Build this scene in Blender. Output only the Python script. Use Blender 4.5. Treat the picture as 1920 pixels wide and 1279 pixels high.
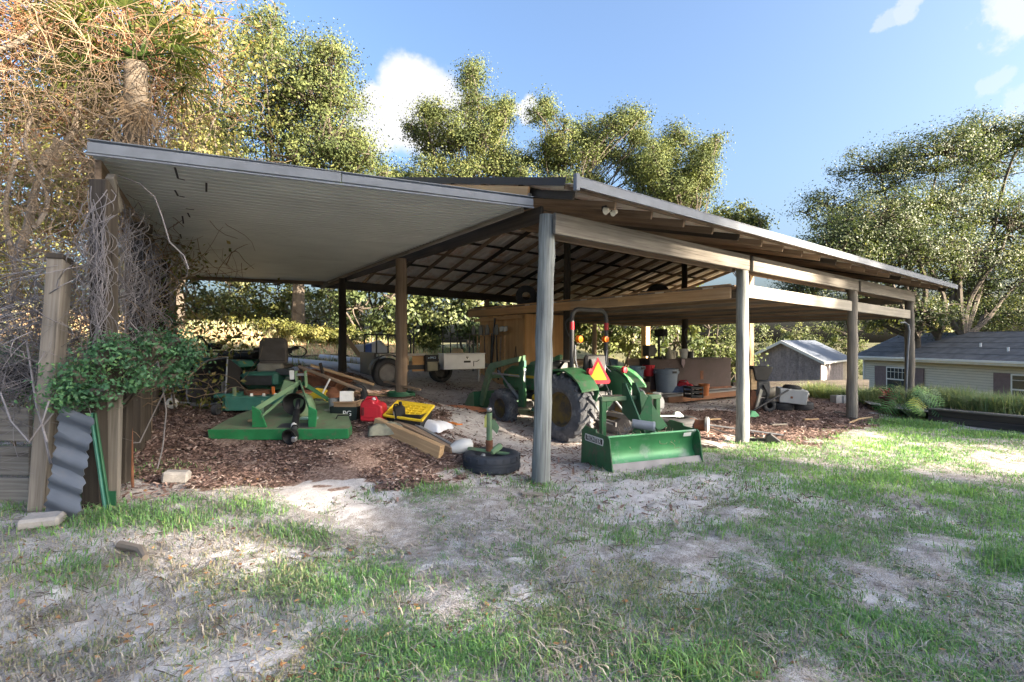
import bpy, bmesh, math, random
import numpy as np
from mathutils import Vector, Matrix, Euler
R = math.radians
random.seed(7); rng = np.random.default_rng(7)
for o in list(bpy.data.objects): bpy.data.objects.remove(o)
SC = bpy.context.scene; COL = SC.collection

# ---------------------------------------------------------------- camera, sky, sun, exposure
CH = 1.6
cam = bpy.data.cameras.new('camera'); cam.lens = 18; cam.sensor_width = 36; cam.clip_start = .05; cam.clip_end = 2000
camo = bpy.data.objects.new('camera', cam); COL.objects.link(camo)
camo.location = (0, 0, CH); camo.rotation_euler = (R(90), 0, 0); SC.camera = camo
SUN_AZ = math.atan2(.90, -.43)      # bearing of the sun, clockwise from +Y: right and a little behind
SUN_EL = R(18)
world = bpy.data.worlds.new('World'); SC.world = world; world.use_nodes = True
wn, wl = world.node_tree.nodes, world.node_tree.links
wn.clear()
wo = wn.new('ShaderNodeOutputWorld'); bg = wn.new('ShaderNodeBackground'); sky = wn.new('ShaderNodeTexSky')
sky.sky_type = 'NISHITA'; sky.sun_disc = False; sky.sun_elevation = SUN_EL; sky.sun_rotation = SUN_AZ
sky.altitude = 0; sky.air_density = 1.0; sky.dust_density = 7.0; sky.ozone_density = 3.6
SKY = .05; bg.inputs['Strength'].default_value = SKY
# a few white puffs of cloud at real bearings, in view and round the rest of the sky
tc = wn.new('ShaderNodeTexCoord'); cl_noise = wn.new('ShaderNodeTexNoise')
cl_noise.inputs['Scale'].default_value = 11; cl_noise.inputs['Detail'].default_value = 9; cl_noise.inputs['Roughness'].default_value = .62
wl.new(tc.outputs['Generated'], cl_noise.inputs['Vector'])
warp = wn.new('ShaderNodeVectorMath'); warp.operation = 'MULTIPLY_ADD'
sub = wn.new('ShaderNodeVectorMath'); sub.operation = 'SUBTRACT'; sub.inputs[1].default_value = (.5, .5, .5)
wl.new(cl_noise.outputs['Color'], sub.inputs[0]); wl.new(sub.outputs[0], warp.inputs[0])
warp.inputs[1].default_value = (.10, .10, .10); wl.new(tc.outputs['Generated'], warp.inputs[2])
prev = None
clouds = [((-.19, 1, .46), .125, 1.0), ((-.26, 1, .43), .09, .95), ((-.13, 1, .44), .09, .95), ((.02, 1, .45), .045, .9), ((.76, 1, .65), .034, .45), ((.72, 1, .635), .026, .35), ((1.0, 1, .655), .066, .7), ((.95, 1, .635), .04, .5),
          ((.95, 1, .51), .03, .3), ((.99, 1, .46), .03, .3), ((-1, .3, .5), .13, .9), ((1, -.1, .6), .12, .8), ((-.4, -1, .5), .14, .9),
          ((.5, -1, .45), .1, .8), ((-.9, -.6, .7), .1, .7)]
for d, r, k in clouds:
    v = Vector(d).normalized()
    ds = wn.new('ShaderNodeVectorMath'); ds.operation = 'DISTANCE'; ds.inputs[1].default_value = v
    wl.new(warp.outputs[0], ds.inputs[0])
    mr = wn.new('ShaderNodeMapRange'); mr.interpolation_type = 'SMOOTHSTEP'
    mr.inputs['From Min'].default_value = r * .74; mr.inputs['From Max'].default_value = r * .50
    mr.inputs['To Min'].default_value = 0; mr.inputs['To Max'].default_value = k
    wl.new(ds.outputs['Value'], mr.inputs['Value'])
    if prev is None: prev = mr.outputs[0]
    else:
        mx = wn.new('ShaderNodeMath'); mx.operation = 'MAXIMUM'
        wl.new(prev, mx.inputs[0]); wl.new(mr.outputs[0], mx.inputs[1]); prev = mx.outputs[0]
cmix = wn.new('ShaderNodeMix'); cmix.data_type = 'RGBA'
wl.new(prev, cmix.inputs['Factor']); wl.new(sky.outputs[0], cmix.inputs['A']); cmix.inputs['B'].default_value = (2.1, 2.1, 2.14, 1)
wl.new(cmix.outputs['Result'], bg.inputs['Color']); wl.new(bg.outputs[0], wo.inputs[0])
sun = bpy.data.lights.new('sun', 'SUN'); sun.energy = 3.6; sun.angle = R(.6); sun.color = (1, .85, .66)
suno = bpy.data.objects.new('sun', sun); COL.objects.link(suno)
SUNV = Vector((math.sin(SUN_AZ) * math.cos(SUN_EL), math.cos(SUN_AZ) * math.cos(SUN_EL), math.sin(SUN_EL)))
suno.rotation_euler = SUNV.to_track_quat('Z', 'Y').to_euler(); suno.location = (30, -15, 30)
SC.view_settings.view_transform = 'Standard'; SC.view_settings.look = 'None'
SC.view_settings.exposure = 3.4; SC.view_settings.gamma = 1; SC.view_settings.use_curve_mapping = False
SC.render.engine = 'CYCLES'; SC.cycles.use_denoising = True
SC.cycles.max_bounces = 7; SC.cycles.diffuse_bounces = 4; SC.cycles.transparent_max_bounces = 6
SC.cycles.glossy_bounces = 3; SC.cycles.transmission_bounces = 4

# ---------------------------------------------------------------- terrain
F = 960.0
CTRL = np.array([
 (0,0,0),(0,2,0),(-2,2.5,0),(3,2.5,0),(6,3,0),(-5,1,.1),(-4.5,3,.16),(10,3,-.1),(1.5,4,0),(-1,4.2,.0),(4,5,0),(7,6,0),
 (.31,5.69,0),(3.69,8.17,0),(7.04,10.6,0),(9.6,12.4,.02),(-3.5,4.4,.24),(-3,5,.26),(-2,5,.14),(-2.8,6.1,.36),(-2.2,6.2,.36),
 (-4.3,6,.44),(-3.2,7.3,.52),(-1.9,6.9,.62),(-1.1,6.6,.38),(-.25,5.5,.08),(-1,5.6,.16),(-1.9,8.74,.73),(-3.7,11.2,.95),
 (1.3,8.8,-.07),(.75,8.4,-.07),(.9,7.3,-.04),(.0,7.6,.05),(-.2,9.9,.03),(.3,10.4,.03),(-.9,10.4,.2),(-1.0,8.8,.45),(-2.8,11.5,.6),(-.7,11.8,.5),
 (2,11,.05),(2.5,14,.25),(4.2,14,0),(6.5,14,-.02),(-4.9,9,.62),(-5.2,8,.58),(-6,8.7,.65),(-5,13.5,1.0),(-7.5,13,1.15),(-2,15,.85),
 (-11,19,2.15),(-15,17,2.7),(-10,14,1.6),(-6.5,20,1.7),(0,21,1.3),(5.5,19.7,.3),(2,18,.7),(7.8,16.5,-.05),(10,20,-.6),(8,13,0),
 (11,12.5,-.15),(9.4,9.6,-.02),(8.6,8,-.02),(13,12,-.7),(14,9,-.5),(16,16,-1.6),(18,20,-1.75),(18.5,27,-1.8),(19,12,-1.4),(12,24,-1.2),
 (21,37,-2.1),(28,40,-2.2),(30,25,-2),(30,8,-1.8),(20,0,-.8),(-8,5,.5),(-12,8,1.1),(-9,1,.3),(0,-10,0),(15,-15,-.5),(-15,-15,.3),
 (0,40,1.5),(-20,40,3),(20,60,-2),(-60,40,3),(60,40,-2),(0,120,1),(0,-60,0),(60,-40,-1),(-60,-30,1)], float)
def H(x, y):
    x = np.asarray(x, float); y = np.asarray(y, float)
    d2 = (x[..., None] - CTRL[:, 0]) ** 2 + (y[..., None] - CTRL[:, 1]) ** 2
    w = 1 / (d2 + .25) ** 1.7
    return (w * CTRL[:, 2]).sum(-1) / w.sum(-1)
def h(x, y): return float(H(np.array([x]), np.array([y]))[0])
def at(px, py, d): return Vector(((px - 960) / F * d, d, CH + (640 - py) / F * d))
def gnd(px, py):
    ds = np.linspace(1.5, 45, 1200); xs = (px - 960) / F * ds; zs = CH + (640 - py) / F * ds
    hit = np.nonzero(H(xs, ds) >= zs)[0]
    i = hit[0] if len(hit) else -1
    return Vector((xs[i], ds[i], h(xs[i], ds[i])))
def gd(px, d):
    x = (px - 960) / F * d
    return Vector((x, d, h(x, d)))
def vnoise(x, y, s=1.0, seed=0):
    "smooth value noise, 0..1"
    x = np.asarray(x) * s + seed * 17.3; y = np.asarray(y) * s + seed * 9.1
    xi = np.floor(x).astype(int); yi = np.floor(y).astype(int); fx = x - xi; fy = y - yi
    fx = fx * fx * (3 - 2 * fx); fy = fy * fy * (3 - 2 * fy)
    def hh(a, b):
        n = np.sin(a * 127.1 + b * 311.7 + seed * 74.7) * 43758.5453
        return n - np.floor(n)
    return (hh(xi, yi) * (1 - fx) + hh(xi + 1, yi) * fx) * (1 - fy) + (hh(xi, yi + 1) * (1 - fx) + hh(xi + 1, yi + 1) * fx) * fy
def inpoly(x, y, poly):
    c = np.zeros(x.shape, bool); n = len(poly)
    for i in range(n):
        x0, y0 = poly[i]; x1, y1 = poly[(i + 1) % n]
        if y0 == y1: continue
        c ^= ((y0 > y) != (y1 > y)) & (x < (x1 - x0) * (y - y0) / (y1 - y0) + x0)
    return c

# ---------------------------------------------------------------- materials
MATS = {}
def _nt(name):
    m = bpy.data.materials.new(name); m.use_nodes = True; nt = m.node_tree
    return m, nt.nodes, nt.links, nt.nodes['Principled BSDF']
def _coords(n, l, scale=(1, 1, 1)):
    tc = n.new('ShaderNodeTexCoord'); oi = n.new('ShaderNodeObjectInfo')
    ad = n.new('ShaderNodeVectorMath'); ad.operation = 'ADD'
    mu = n.new('ShaderNodeVectorMath'); mu.operation = 'SCALE'; mu.inputs['Scale'].default_value = 37.0
    cb = n.new('ShaderNodeCombineXYZ')
    for k in range(3): l.new(oi.outputs['Random'], cb.inputs[k])
    l.new(cb.outputs[0], mu.inputs[0]); l.new(tc.outputs['Object'], ad.inputs[0]); l.new(mu.outputs[0], ad.inputs[1])
    mp = n.new('ShaderNodeMapping'); mp.inputs['Scale'].default_value = scale
    l.new(ad.outputs[0], mp.inputs['Vector'])
    return mp.outputs[0], oi
def _noise(n, l, vec, scale, detail=4, rough=.55):
    t = n.new('ShaderNodeTexNoise'); t.inputs['Scale'].default_value = scale; t.inputs['Detail'].default_value = detail
    t.inputs['Roughness'].default_value = rough; l.new(vec, t.inputs['Vector']); return t.outputs['Fac']
def _ramp(n, l, fac, stops):
    r = n.new('ShaderNodeValToRGB'); e = r.color_ramp.elements
    while len(e) < len(stops): e.new(.5)
    for el, (p, c) in zip(e, stops): el.position = p; el.color = (*c, 1) if len(c) == 3 else c
    l.new(fac, r.inputs[0]); return r.outputs[0]
def _mix(n, l, fac, a, b, mode='MIX'):
    m = n.new('ShaderNodeMix'); m.data_type = 'RGBA'; m.blend_type = mode
    for s, v in (('Factor', fac), ('A', a), ('B', b)):
        if isinstance(v, (int, float)): m.inputs[s].default_value = v
        elif isinstance(v, tuple): m.inputs[s].default_value = (*v, 1)
        else: l.new(v, m.inputs[s])
    return m.outputs['Result']
def _bump(n, l, p, hgt, strength=.4, dist=.01):
    b = n.new('ShaderNodeBump'); b.inputs['Strength'].default_value = strength; b.inputs['Distance'].default_value = dist
    l.new(hgt, b.inputs['Height']); l.new(b.outputs[0], p.inputs['Normal'])
def mul(c, k): return tuple(min(1, x * k) for x in c)
def M(name, c=(.3, .3, .3), rough=.6, metal=0., var=.3, scale=6, dirt=None, dscale=3, damt=.5, bump=.15):
    "painted, plastic or metal surface with uneven tone and optional dirt or rust"
    if name in MATS: return MATS[name]
    m, n, l, p = _nt(name); vec, oi = _coords(n, l)
    col = _ramp(n, l, _noise(n, l, vec, scale), [(.25, mul(c, 1 - var)), (.75, mul(c, 1 + var))])
    if dirt:
        f = _ramp(n, l, _noise(n, l, vec, dscale, 7, .68), [(damt, (0, 0, 0)), (min(1, damt + .16), (1, 1, 1))])
        col = _mix(n, l, f, col, dirt)
        rr = n.new('ShaderNodeMapRange'); rr.inputs['To Min'].default_value = rough; rr.inputs['To Max'].default_value = .9
        l.new(f, rr.inputs['Value']); l.new(rr.outputs[0], p.inputs['Roughness'])
    else: p.inputs['Roughness'].default_value = rough
    l.new(col, p.inputs['Base Color']); p.inputs['Metallic'].default_value = metal
    if bump: _bump(n, l, p, _noise(n, l, vec, scale * 6, 3), bump, .004)
    MATS[name] = m; return m
def W(name, c1=(.3, .3, .3), c2=(.4, .4, .4), rough=.85, fine=26, crack=.6, objvar=.25):
    "wood with its grain along the local X axis of the board"
    if name in MATS: return MATS[name]
    m, n, l, p = _nt(name); vec, oi = _coords(n, l, (.55, 1, 1))
    mp = n.new('ShaderNodeMapping'); mp.inputs['Scale'].default_value = (.06, 1, 1); l.new(vec, mp.inputs['Vector'])
    g = _noise(n, l, mp.outputs[0], fine, 5, .6); b = _noise(n, l, vec, 2.2, 3)
    base = _ramp(n, l, g, [(.28, c1), (.7, c2)])
    base = _mix(n, l, b, base, mul(c1, 1.25), 'MIX') if False else base
    tone = _ramp(n, l, b, [(.3, (.72, .72, .72)), (.7, (1.12, 1.1, 1.06))])
    base = _mix(n, l, 1.0, base, tone, 'MULTIPLY')
    ck = _ramp(n, l, g, [(.30, (.25, .22, .2)), (.36, (1, 1, 1))]); base = _mix(n, l, crack, base, ck, 'MULTIPLY')
    vr = n.new('ShaderNodeMapRange'); vr.inputs['To Min'].default_value = 1 - objvar; vr.inputs['To Max'].default_value = 1 + objvar
    l.new(oi.outputs['Random'], vr.inputs['Value']); cb = n.new('ShaderNodeCombineXYZ')
    for k in range(3): l.new(vr.outputs[0], cb.inputs[k])
    base = _mix(n, l, 1.0, base, cb.outputs[0], 'MULTIPLY')
    l.new(base, p.inputs['Base Color']); p.inputs['Roughness'].default_value = rough; _bump(n, l, p, g, .5, .006)
    MATS[name] = m; return m
def LEAF(name, stops, rough=.55, trans=.35, tcol=1.3):
    "foliage: colour picked per leaf by the face attribute v, light partly passes through"
    if name in MATS: return MATS[name]
    m, n, l, p = _nt(name); a = n.new('ShaderNodeAttribute'); a.attribute_name = 'v'
    col = _ramp(n, l, a.outputs['Fac'], stops); l.new(col, p.inputs['Base Color'])
    p.inputs['Roughness'].default_value = rough; p.inputs['Specular IOR Level'].default_value = .35
    t = n.new('ShaderNodeBsdfTranslucent'); l.new(_mix(n, l, 1.0, col, (tcol, tcol * 1.02, tcol * .55), 'MULTIPLY'), t.inputs['Color'])
    mx = n.new('ShaderNodeMixShader'); mx.inputs[0].default_value = trans
    l.new(p.outputs[0], mx.inputs[1]); l.new(t.outputs[0], mx.inputs[2])
    l.new(mx.outputs[0], n['Material Output'].inputs['Surface']); MATS[name] = m; return m

# ---------------------------------------------------------------- mesh builder
class MB:
    def __init__(s): s.v = []; s.f = []
    def add(s, vs, fs):
        o = len(s.v); s.v += [tuple(v) for v in vs]; s.f += [tuple(i + o for i in f) for f in fs]; return s
    def box(s, c, d, rot=None, taper=1.0):
        x, y, z = (k / 2 for k in d); t = taper
        vs = [Vector(p) for p in ((-x,-y,-z),(x,-y,-z),(x,y,-z),(-x,y,-z),(-x*t,-y*t,z),(x*t,-y*t,z),(x*t,y*t,z),(-x*t,y*t,z))]
        if rot is not None:
            m = rot if isinstance(rot, Matrix) else Euler(rot).to_matrix()
            vs = [m @ v for v in vs]
        c = Vector(c)
        return s.add([v + c for v in vs], [(0,3,2,1),(4,5,6,7),(0,1,5,4),(1,2,6,5),(2,3,7,6),(3,0,4,7)])
    def bar(s, p, q, w, t, up=(0, 0, 1)):
        p, q = Vector(p), Vector(q); x = (q - p); L = x.length; x = x / L; y = Vector(up).cross(x)
        if y.length < 1e-4: y = Vector((1, 0, 0)).cross(x)
        y.normalize(); z = x.cross(y)
        return s.box((p + q) / 2, (L, w, t), Matrix((x, y, z)).transposed())
    def tube(s, pts, r, n=8, cap=True, closed=False):
        pts = [Vector(p) for p in pts]; k = len(pts); rs = r if isinstance(r, (list, tuple)) else [r] * k
        o = len(s.v); prev = None
        for i, p in enumerate(pts):
            if closed: d = pts[(i + 1) % k] - pts[i - 1]
            else: d = pts[min(i + 1, k - 1)] - pts[max(i - 1, 0)]
            d.normalize()
            if prev is None:
                a = Vector((0, 0, 1)) if abs(d.z) < .9 else Vector((1, 0, 0)); prev = a
            y = prev - d * prev.dot(d)
            if y.length < 1e-5: y = Vector((1, 0, 0)) - d * d.x
            y.normalize(); prev = y; z = d.cross(y)
            for j in range(n):
                a = 2 * math.pi * j / n; s.v.append(tuple(p + (y * math.cos(a) + z * math.sin(a)) * rs[i]))
        for i in range(k if closed else k - 1):
            i2 = (i + 1) % k
            for j in range(n):
                j2 = (j + 1) % n; s.f.append((o + i * n + j, o + i * n + j2, o + i2 * n + j2, o + i2 * n + j))
        if cap and not closed:
            s.f.append(tuple(o + j for j in reversed(range(n)))); s.f.append(tuple(o + (k - 1) * n + j for j in range(n)))
        return s
    def lathe(s, prof, n=20, c=(0, 0, 0), axis='Z', capb=True, capt=True):
        o = len(s.v)
        for r, z in prof:
            for j in range(n):
                a = 2 * math.pi * j / n; x, y = r * math.cos(a), r * math.sin(a)
                v = {'Z': (x, y, z), 'X': (z, x, y), 'Y': (y, z, x)}[axis]
                s.v.append((v[0] + c[0], v[1] + c[1], v[2] + c[2]))
        k = len(prof)
        for i in range(k - 1):
            for j in range(n):
                j2 = (j + 1) % n; s.f.append((o + i * n + j, o + i * n + j2, o + (i + 1) * n + j2, o + (i + 1) * n + j))
        if capb: s.f.append(tuple(o + j for j in reversed(range(n))))
        if capt: s.f.append(tuple(o + (k - 1) * n + j for j in range(n)))
        return s
    def prism(s, poly, a, b, axis='Z'):
        "polygon given in the plane across the axis (X: y,z  Y: x,z  Z: x,y), from a to b"
        def P(u, v, w): return {'Z': (u, v, w), 'X': (w, u, v), 'Y': (u, w, v)}[axis]
        k = len(poly); vs = [P(u, v, a) for u, v in poly] + [P(u, v, b) for u, v in poly]
        fs = [(i, (i + 1) % k, k + (i + 1) % k, k + i) for i in range(k)] + [tuple(reversed(range(k))), tuple(range(k, 2 * k))]
        return s.add(vs, fs)
    def xf(s, m):
        s.v = [tuple(m @ Vector(v)) for v in s.v]; return s
    def mesh(s, name, mat, smooth=False, bevel=0):
        me = bpy.data.meshes.new(name); me.from_pydata(s.v, [], s.f); me.update()
        bm = bmesh.new(); bm.from_mesh(me)
        bmesh.ops.recalc_face_normals(bm, faces=bm.faces)
        if bevel: bmesh.ops.bevel(bm, geom=[e for e in bm.edges if len(e.link_faces) == 2 and e.calc_face_angle() > .6], offset=bevel, segments=1, affect='EDGES', clamp_overlap=True)
        bm.to_mesh(me); bm.free()
        if mat: me.materials.append(mat)
        if smooth:
            me.polygons.foreach_set('use_smooth', [True] * len(me.polygons))
            try: me.set_sharp_from_angle(angle=R(38))
            except Exception: pass
        return me
def link(name, me, parent=None, mw=None):
    o = bpy.data.objects.new(name, me); COL.objects.link(o)
    if parent: o.parent = parent
    if mw is not None: o.matrix_local = mw
    return o
def tag(o, label, cat, group=None, kind=None):
    o['label'] = label; o['category'] = cat
    if group: o['group'] = group
    if kind: o['kind'] = kind
    return o
class Thing:
    def __init__(s, name, label, cat, loc=(0, 0, 0), rz=0, group=None, rx=0, ry=0):
        s.o = bpy.data.objects.new(name, None); COL.objects.link(s.o); s.o.empty_display_size = .1
        s.o.location = loc; s.o.rotation_euler = (rx, ry, rz); tag(s.o, label, cat, group)
    def p(s, name, mat, mb, parent=None, smooth=False, bevel=0, label=None):
        o = link(name, mb.mesh(name, mat, smooth, bevel), parent or s.o)
        if label: o['label'] = label
        return o
    def box(s, name, mat, c, d, rot=None, parent=None, bevel=.004, taper=1.0):
        return s.p(name, mat, MB().box(c, d, rot, taper), parent, bevel=bevel)
    def tube(s, name, mat, pts, r, n=8, parent=None):
        return s.p(name, mat, MB().tube(pts, r, n), parent, smooth=True)
    def board(s, name, mat, p, q, w, t, up=(0, 0, 1), parent=None, me=None):
        "a board or beam whose own X axis runs along its length; w is across, t is along up"
        return board(name, mat, p, q, w, t, up, parent or s.o, me)
BMESH = {}
def board(name, mat, p, q, w, t, up=(0, 0, 1), parent=None, me=None, rough=.0):
    p, q = Vector(p), Vector(q); x = q - p; L = x.length; x = x / L; y = Vector(up).cross(x)
    if y.length < 1e-4: y = Vector((1, 0, 0)).cross(x)
    y.normalize(); z = x.cross(y)
    key = (name, mat.name, round(L, 3), round(w, 3), round(t, 3))
    if key not in BMESH: BMESH[key] = MB().box((0, 0, 0), (L, w, t)).mesh(name, mat, bevel=min(.006, w / 6, t / 6))
    mw = Matrix((x, y, z)).transposed().to_4x4(); mw.translation = (p + q) / 2
    return link(name, BMESH[key], parent, mw)
def one(name, mat, mb, label, cat, loc=(0, 0, 0), rot=(0, 0, 0), group=None, smooth=False, bevel=0, kind=None):
    "a thing that is a single mesh"
    o = link(name, mb.mesh(name, mat, smooth, bevel)); o.location = loc; o.rotation_euler = rot
    return tag(o, label, cat, group, kind)
def copy_thing(src, loc, rot, label, scale=None):
    c = src.copy(); COL.objects.link(c); c.location = loc; c.rotation_euler = rot; c['label'] = label
    if scale: c.scale = scale
    for ch in list(src.children):
        d = ch.copy(); COL.objects.link(d); d.parent = c
        for g in list(ch.children):
            e = g.copy(); COL.objects.link(e); e.parent = d
    return c
def fastmesh(name, V, faces_n, Fi, mat, v=None, smooth=False):
    "V (n,3); Fi (m,k) vertex ids of m k-gons; v one value per face"
    me = bpy.data.meshes.new(name); me.vertices.add(len(V)); me.vertices.foreach_set('co', np.asarray(V, np.float32).ravel())
    m, k = Fi.shape; me.loops.add(m * k); me.loops.foreach_set('vertex_index', Fi.astype(np.int32).ravel())
    me.polygons.add(m); me.polygons.foreach_set('loop_start', np.arange(0, m * k, k, dtype=np.int32))
    try: me.polygons.foreach_set('loop_total', np.full(m, k, np.int32))
    except Exception: pass
    if v is not None:
        a = me.attributes.new('v', 'FLOAT', 'FACE'); a.data.foreach_set('value', np.asarray(v, np.float32))
    if smooth: me.polygons.foreach_set('use_smooth', np.ones(m, bool))
    me.materials.append(mat); me.update(calc_edges=True); me.validate(); return me
def text(parent, name, s, mat, size, m, align='CENTER'):
    cu = bpy.data.curves.new('t', 'FONT'); cu.body = s; cu.size = size; cu.align_x = align; cu.align_y = 'CENTER'; cu.extrude = .0012
    o = bpy.data.objects.new('t', cu); COL.objects.link(o)
    bpy.context.view_layer.update()
    me = bpy.data.meshes.new_from_object(o.evaluated_get(bpy.context.evaluated_depsgraph_get())); bpy.data.objects.remove(o)
    me.materials.clear(); me.materials.append(mat); return link(name, me, parent, m)
def arc(c, r, a0, a1, n, plane='XZ'):
    out = []
    for i in range(n + 1):
        a = a0 + (a1 - a0) * i / n; u, v = r * math.cos(a), r * math.sin(a)
        d = {'XZ': (u, 0, v), 'YZ': (0, u, v), 'XY': (u, v, 0)}[plane]; out.append((c[0] + d[0], c[1] + d[1], c[2] + d[2]))
    return out
def leaves(C, size, v, aspect=2.0, flat=0., fold=.25, rg=rng, out=None):
    "diamond leaves (two tris each) at centres C; returns V,F,v"
    n = len(C); d = rg.normal(size=(n, 3)); d[:, 2] -= .25; d /= np.linalg.norm(d, axis=1, keepdims=True)
    e = rg.normal(size=(n, 3)); e[:, 2] *= (1 - flat); s = np.cross(d, e); s /= np.linalg.norm(s, axis=1, keepdims=True) + 1e-9
    if out is not None:      # leaves face outward from their clump, as in a real crown, with some scatter
        nn = out + rg.normal(size=(n, 3)) * .42; nn /= np.linalg.norm(nn, axis=1, keepdims=True) + 1e-9
        d = d - nn * (d * nn).sum(1, keepdims=True); d /= np.linalg.norm(d, axis=1, keepdims=True) + 1e-9; s = np.cross(nn, d)
    nn = np.cross(d, s); sz = (np.asarray(size) * rg.uniform(.65, 1.35, n))[:, None]
    a = C - d * sz * .5; b = C + s * sz * .5 / aspect + nn * sz * fold * .3; c = C + d * sz * .5; e2 = C - s * sz * .5 / aspect + nn * sz * fold * .3
    V = np.stack([a, b, c, e2], 1).reshape(-1, 3); Fi = np.arange(4 * n).reshape(n, 4); return V, Fi, v
def strands(P, rad, sides=3):
    "P (n,k,3) polylines -> thin tapering tubes; returns V,F"
    n, k, _ = P.shape; T = np.gradient(P, axis=1); T /= np.linalg.norm(T, axis=2, keepdims=True) + 1e-9
    ref = np.array([.31, .52, .8]); A = np.cross(T, ref); A /= np.linalg.norm(A, axis=2, keepdims=True) + 1e-9; B = np.cross(T, A)
    rr = np.asarray(rad).reshape(-1, 1, 1) * np.linspace(1, .45, k)[None, :, None]
    rings = [P + (A * math.cos(2 * math.pi * j / sides) + B * math.sin(2 * math.pi * j / sides)) * rr for j in range(sides)]
    V = np.stack(rings, 2).reshape(-1, 3)
    idx = np.arange(n * k * sides).reshape(n, k, sides); fs = []
    for j in range(sides):
        j2 = (j + 1) % sides
        fs.append(np.stack([idx[:, :-1, j], idx[:, :-1, j2], idx[:, 1:, j2], idx[:, 1:, j]], -1).reshape(-1, 4))
    return V, np.concatenate(fs)
# ---------------------------------------------------------------- ground
def gpoly(pts): return [tuple(gnd(px, py)[:2]) for px, py in pts]
MULCH = [gpoly([(215, 880), (300, 905), (480, 925), (640, 915), (760, 905), (870, 893), (940, 880), (900, 845), (800, 800), (830, 770), (790, 745), (720, 735), (560, 700), (470, 690), (340, 690), (260, 760)]),
         gpoly([(1330, 830), (1400, 815), (1480, 840), (1560, 815), (1660, 790), (1650, 765), (1560, 745), (1480, 750), (1420, 770), (1260, 775), (1210, 800), (1290, 815)])]
SAND = [gpoly([(800, 760), (870, 765), (930, 800), (1000, 830), (1090, 870), (1150, 905), (1310, 885), (1380, 880), (1500, 905), (1540, 935), (1340, 960), (1240, 985), (1120, 985), (1050, 950), (1010, 915), (1000, 925), (930, 915), (870, 900), (960, 890), (985, 850), (900, 815)]),
        gpoly([(300, 1200), (420, 1130), (560, 1120), (680, 1165), (640, 1200), (460, 1260), (330, 1275)]), gpoly([(0, 1120), (180, 1110), (240, 1180), (120, 1240), (0, 1200)]),
        gpoly([(1220, 1080), (1330, 1085), (1370, 1150), (1290, 1130)]), gpoly([(1500, 1170), (1620, 1200), (1720, 1240), (1600, 1250)]),
        gpoly([(900, 1060), (1010, 1080), (960, 1110)]), gpoly([(480, 905), (760, 910), (700, 960), (560, 960)]),
        gpoly([(600, 1060), (700, 1050), (760, 1080), (660, 1100)]), gpoly([(1620, 1130), (1760, 1150), (1700, 1180)]), gpoly([(1440, 905), (1900, 1000), (1890, 1015), (1560, 950)]),
        gpoly([(250, 1085), (340, 1080), (350, 1110), (280, 1120)]), gpoly([(500, 1035), (600, 1040), (570, 1065)]), gpoly([(1420, 1260), (1500, 1230), (1560, 1279), (1450, 1279)])]
ROOFPOLY = [(-3.6, 4.3), (.31, 5.69), (9.8, 12.6), (4.6, 20), (-4.9, 13.1), (-7.6, 11.5)]
def masks(x, y):
    jx = x + (vnoise(x, y, 3.1, 1) - .5) * .7 + (vnoise(x, y, 9, 2) - .5) * .3 + (vnoise(x, y, 23, 7) - .5) * .2; jy = y + (vnoise(x, y, 3.1, 3) - .5) * .7 + (vnoise(x, y, 9, 4) - .5) * .3 + (vnoise(x, y, 23, 8) - .5) * .2
    mu = np.zeros(x.shape); sa = np.zeros(x.shape)
    for p in MULCH: mu = np.maximum(mu, inpoly(jx, jy, p))
    for p in SAND: sa = np.maximum(sa, inpoly(jx, jy, p))
    un = inpoly(jx, jy, ROOFPOLY).astype(float)
    bank = ((x < 1) & (y > 12.2 + .15 * (x + 8)) & (y < 26)).astype(float) * (1 - un)
    n1 = vnoise(x, y, 1.1, 5) * .36 + vnoise(x, y, 3.1, 6) * .34 + vnoise(x, y, 7.5, 9) * .30
    gr = np.clip(.34 + (n1 - .47) * 3.2 + .22 * np.clip((x - 1.6 + .25 * (5 - y)) / 2, 0, 1), .10, .92) * (1 - np.clip(mu * 1.2, 0, 1)) * (1 - sa * np.where(x > 1.5, .62, .85)) * (1 - un)
    near_left = np.clip(1 - (np.hypot(x + 2.6, y - 2.6)) / 1.9, 0, 1)       # worn, leaf-strewn corner below the fence
    gr = gr * (1 - .55 * near_left)
    return mu, sa, np.clip(gr, 0, 1), un, bank
def axis_pts(lo, hi, step, far, grow=1.16):
    a = list(np.arange(lo, hi + 1e-6, step)); s = step; v = hi
    while v < far: s *= grow; v += s; a.append(v)
    s = step; v = lo; b = []
    while v > -far * .6: s *= grow; v -= s; b.append(v)
    return np.array(b[::-1] + a)
gx = axis_pts(-8.5, 13, .085, 420); gy = axis_pts(1.2, 13.5, .085, 420)
GX, GY = np.meshgrid(gx, gy); GZ = H(GX, GY)
mu, sa, gr, un, bank = masks(GX, GY)
near = np.clip(1.6 - np.hypot(GX - 2, GY - 7) / 12, 0, 1)
GZ = GZ + near * ((vnoise(GX, GY, 1.3, 11) - .5) * .05 + (vnoise(GX, GY, 4.2, 12) - .5) * .034 + (vnoise(GX, GY, 8, 13) - .5) * .026 * (.5 + sa))
nr, nc = GX.shape; idx = np.arange(nr * nc).reshape(nr, nc)
Fi = np.stack([idx[:-1, :-1], idx[:-1, 1:], idx[1:, 1:], idx[1:, :-1]], -1).reshape(-1, 4)
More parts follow.
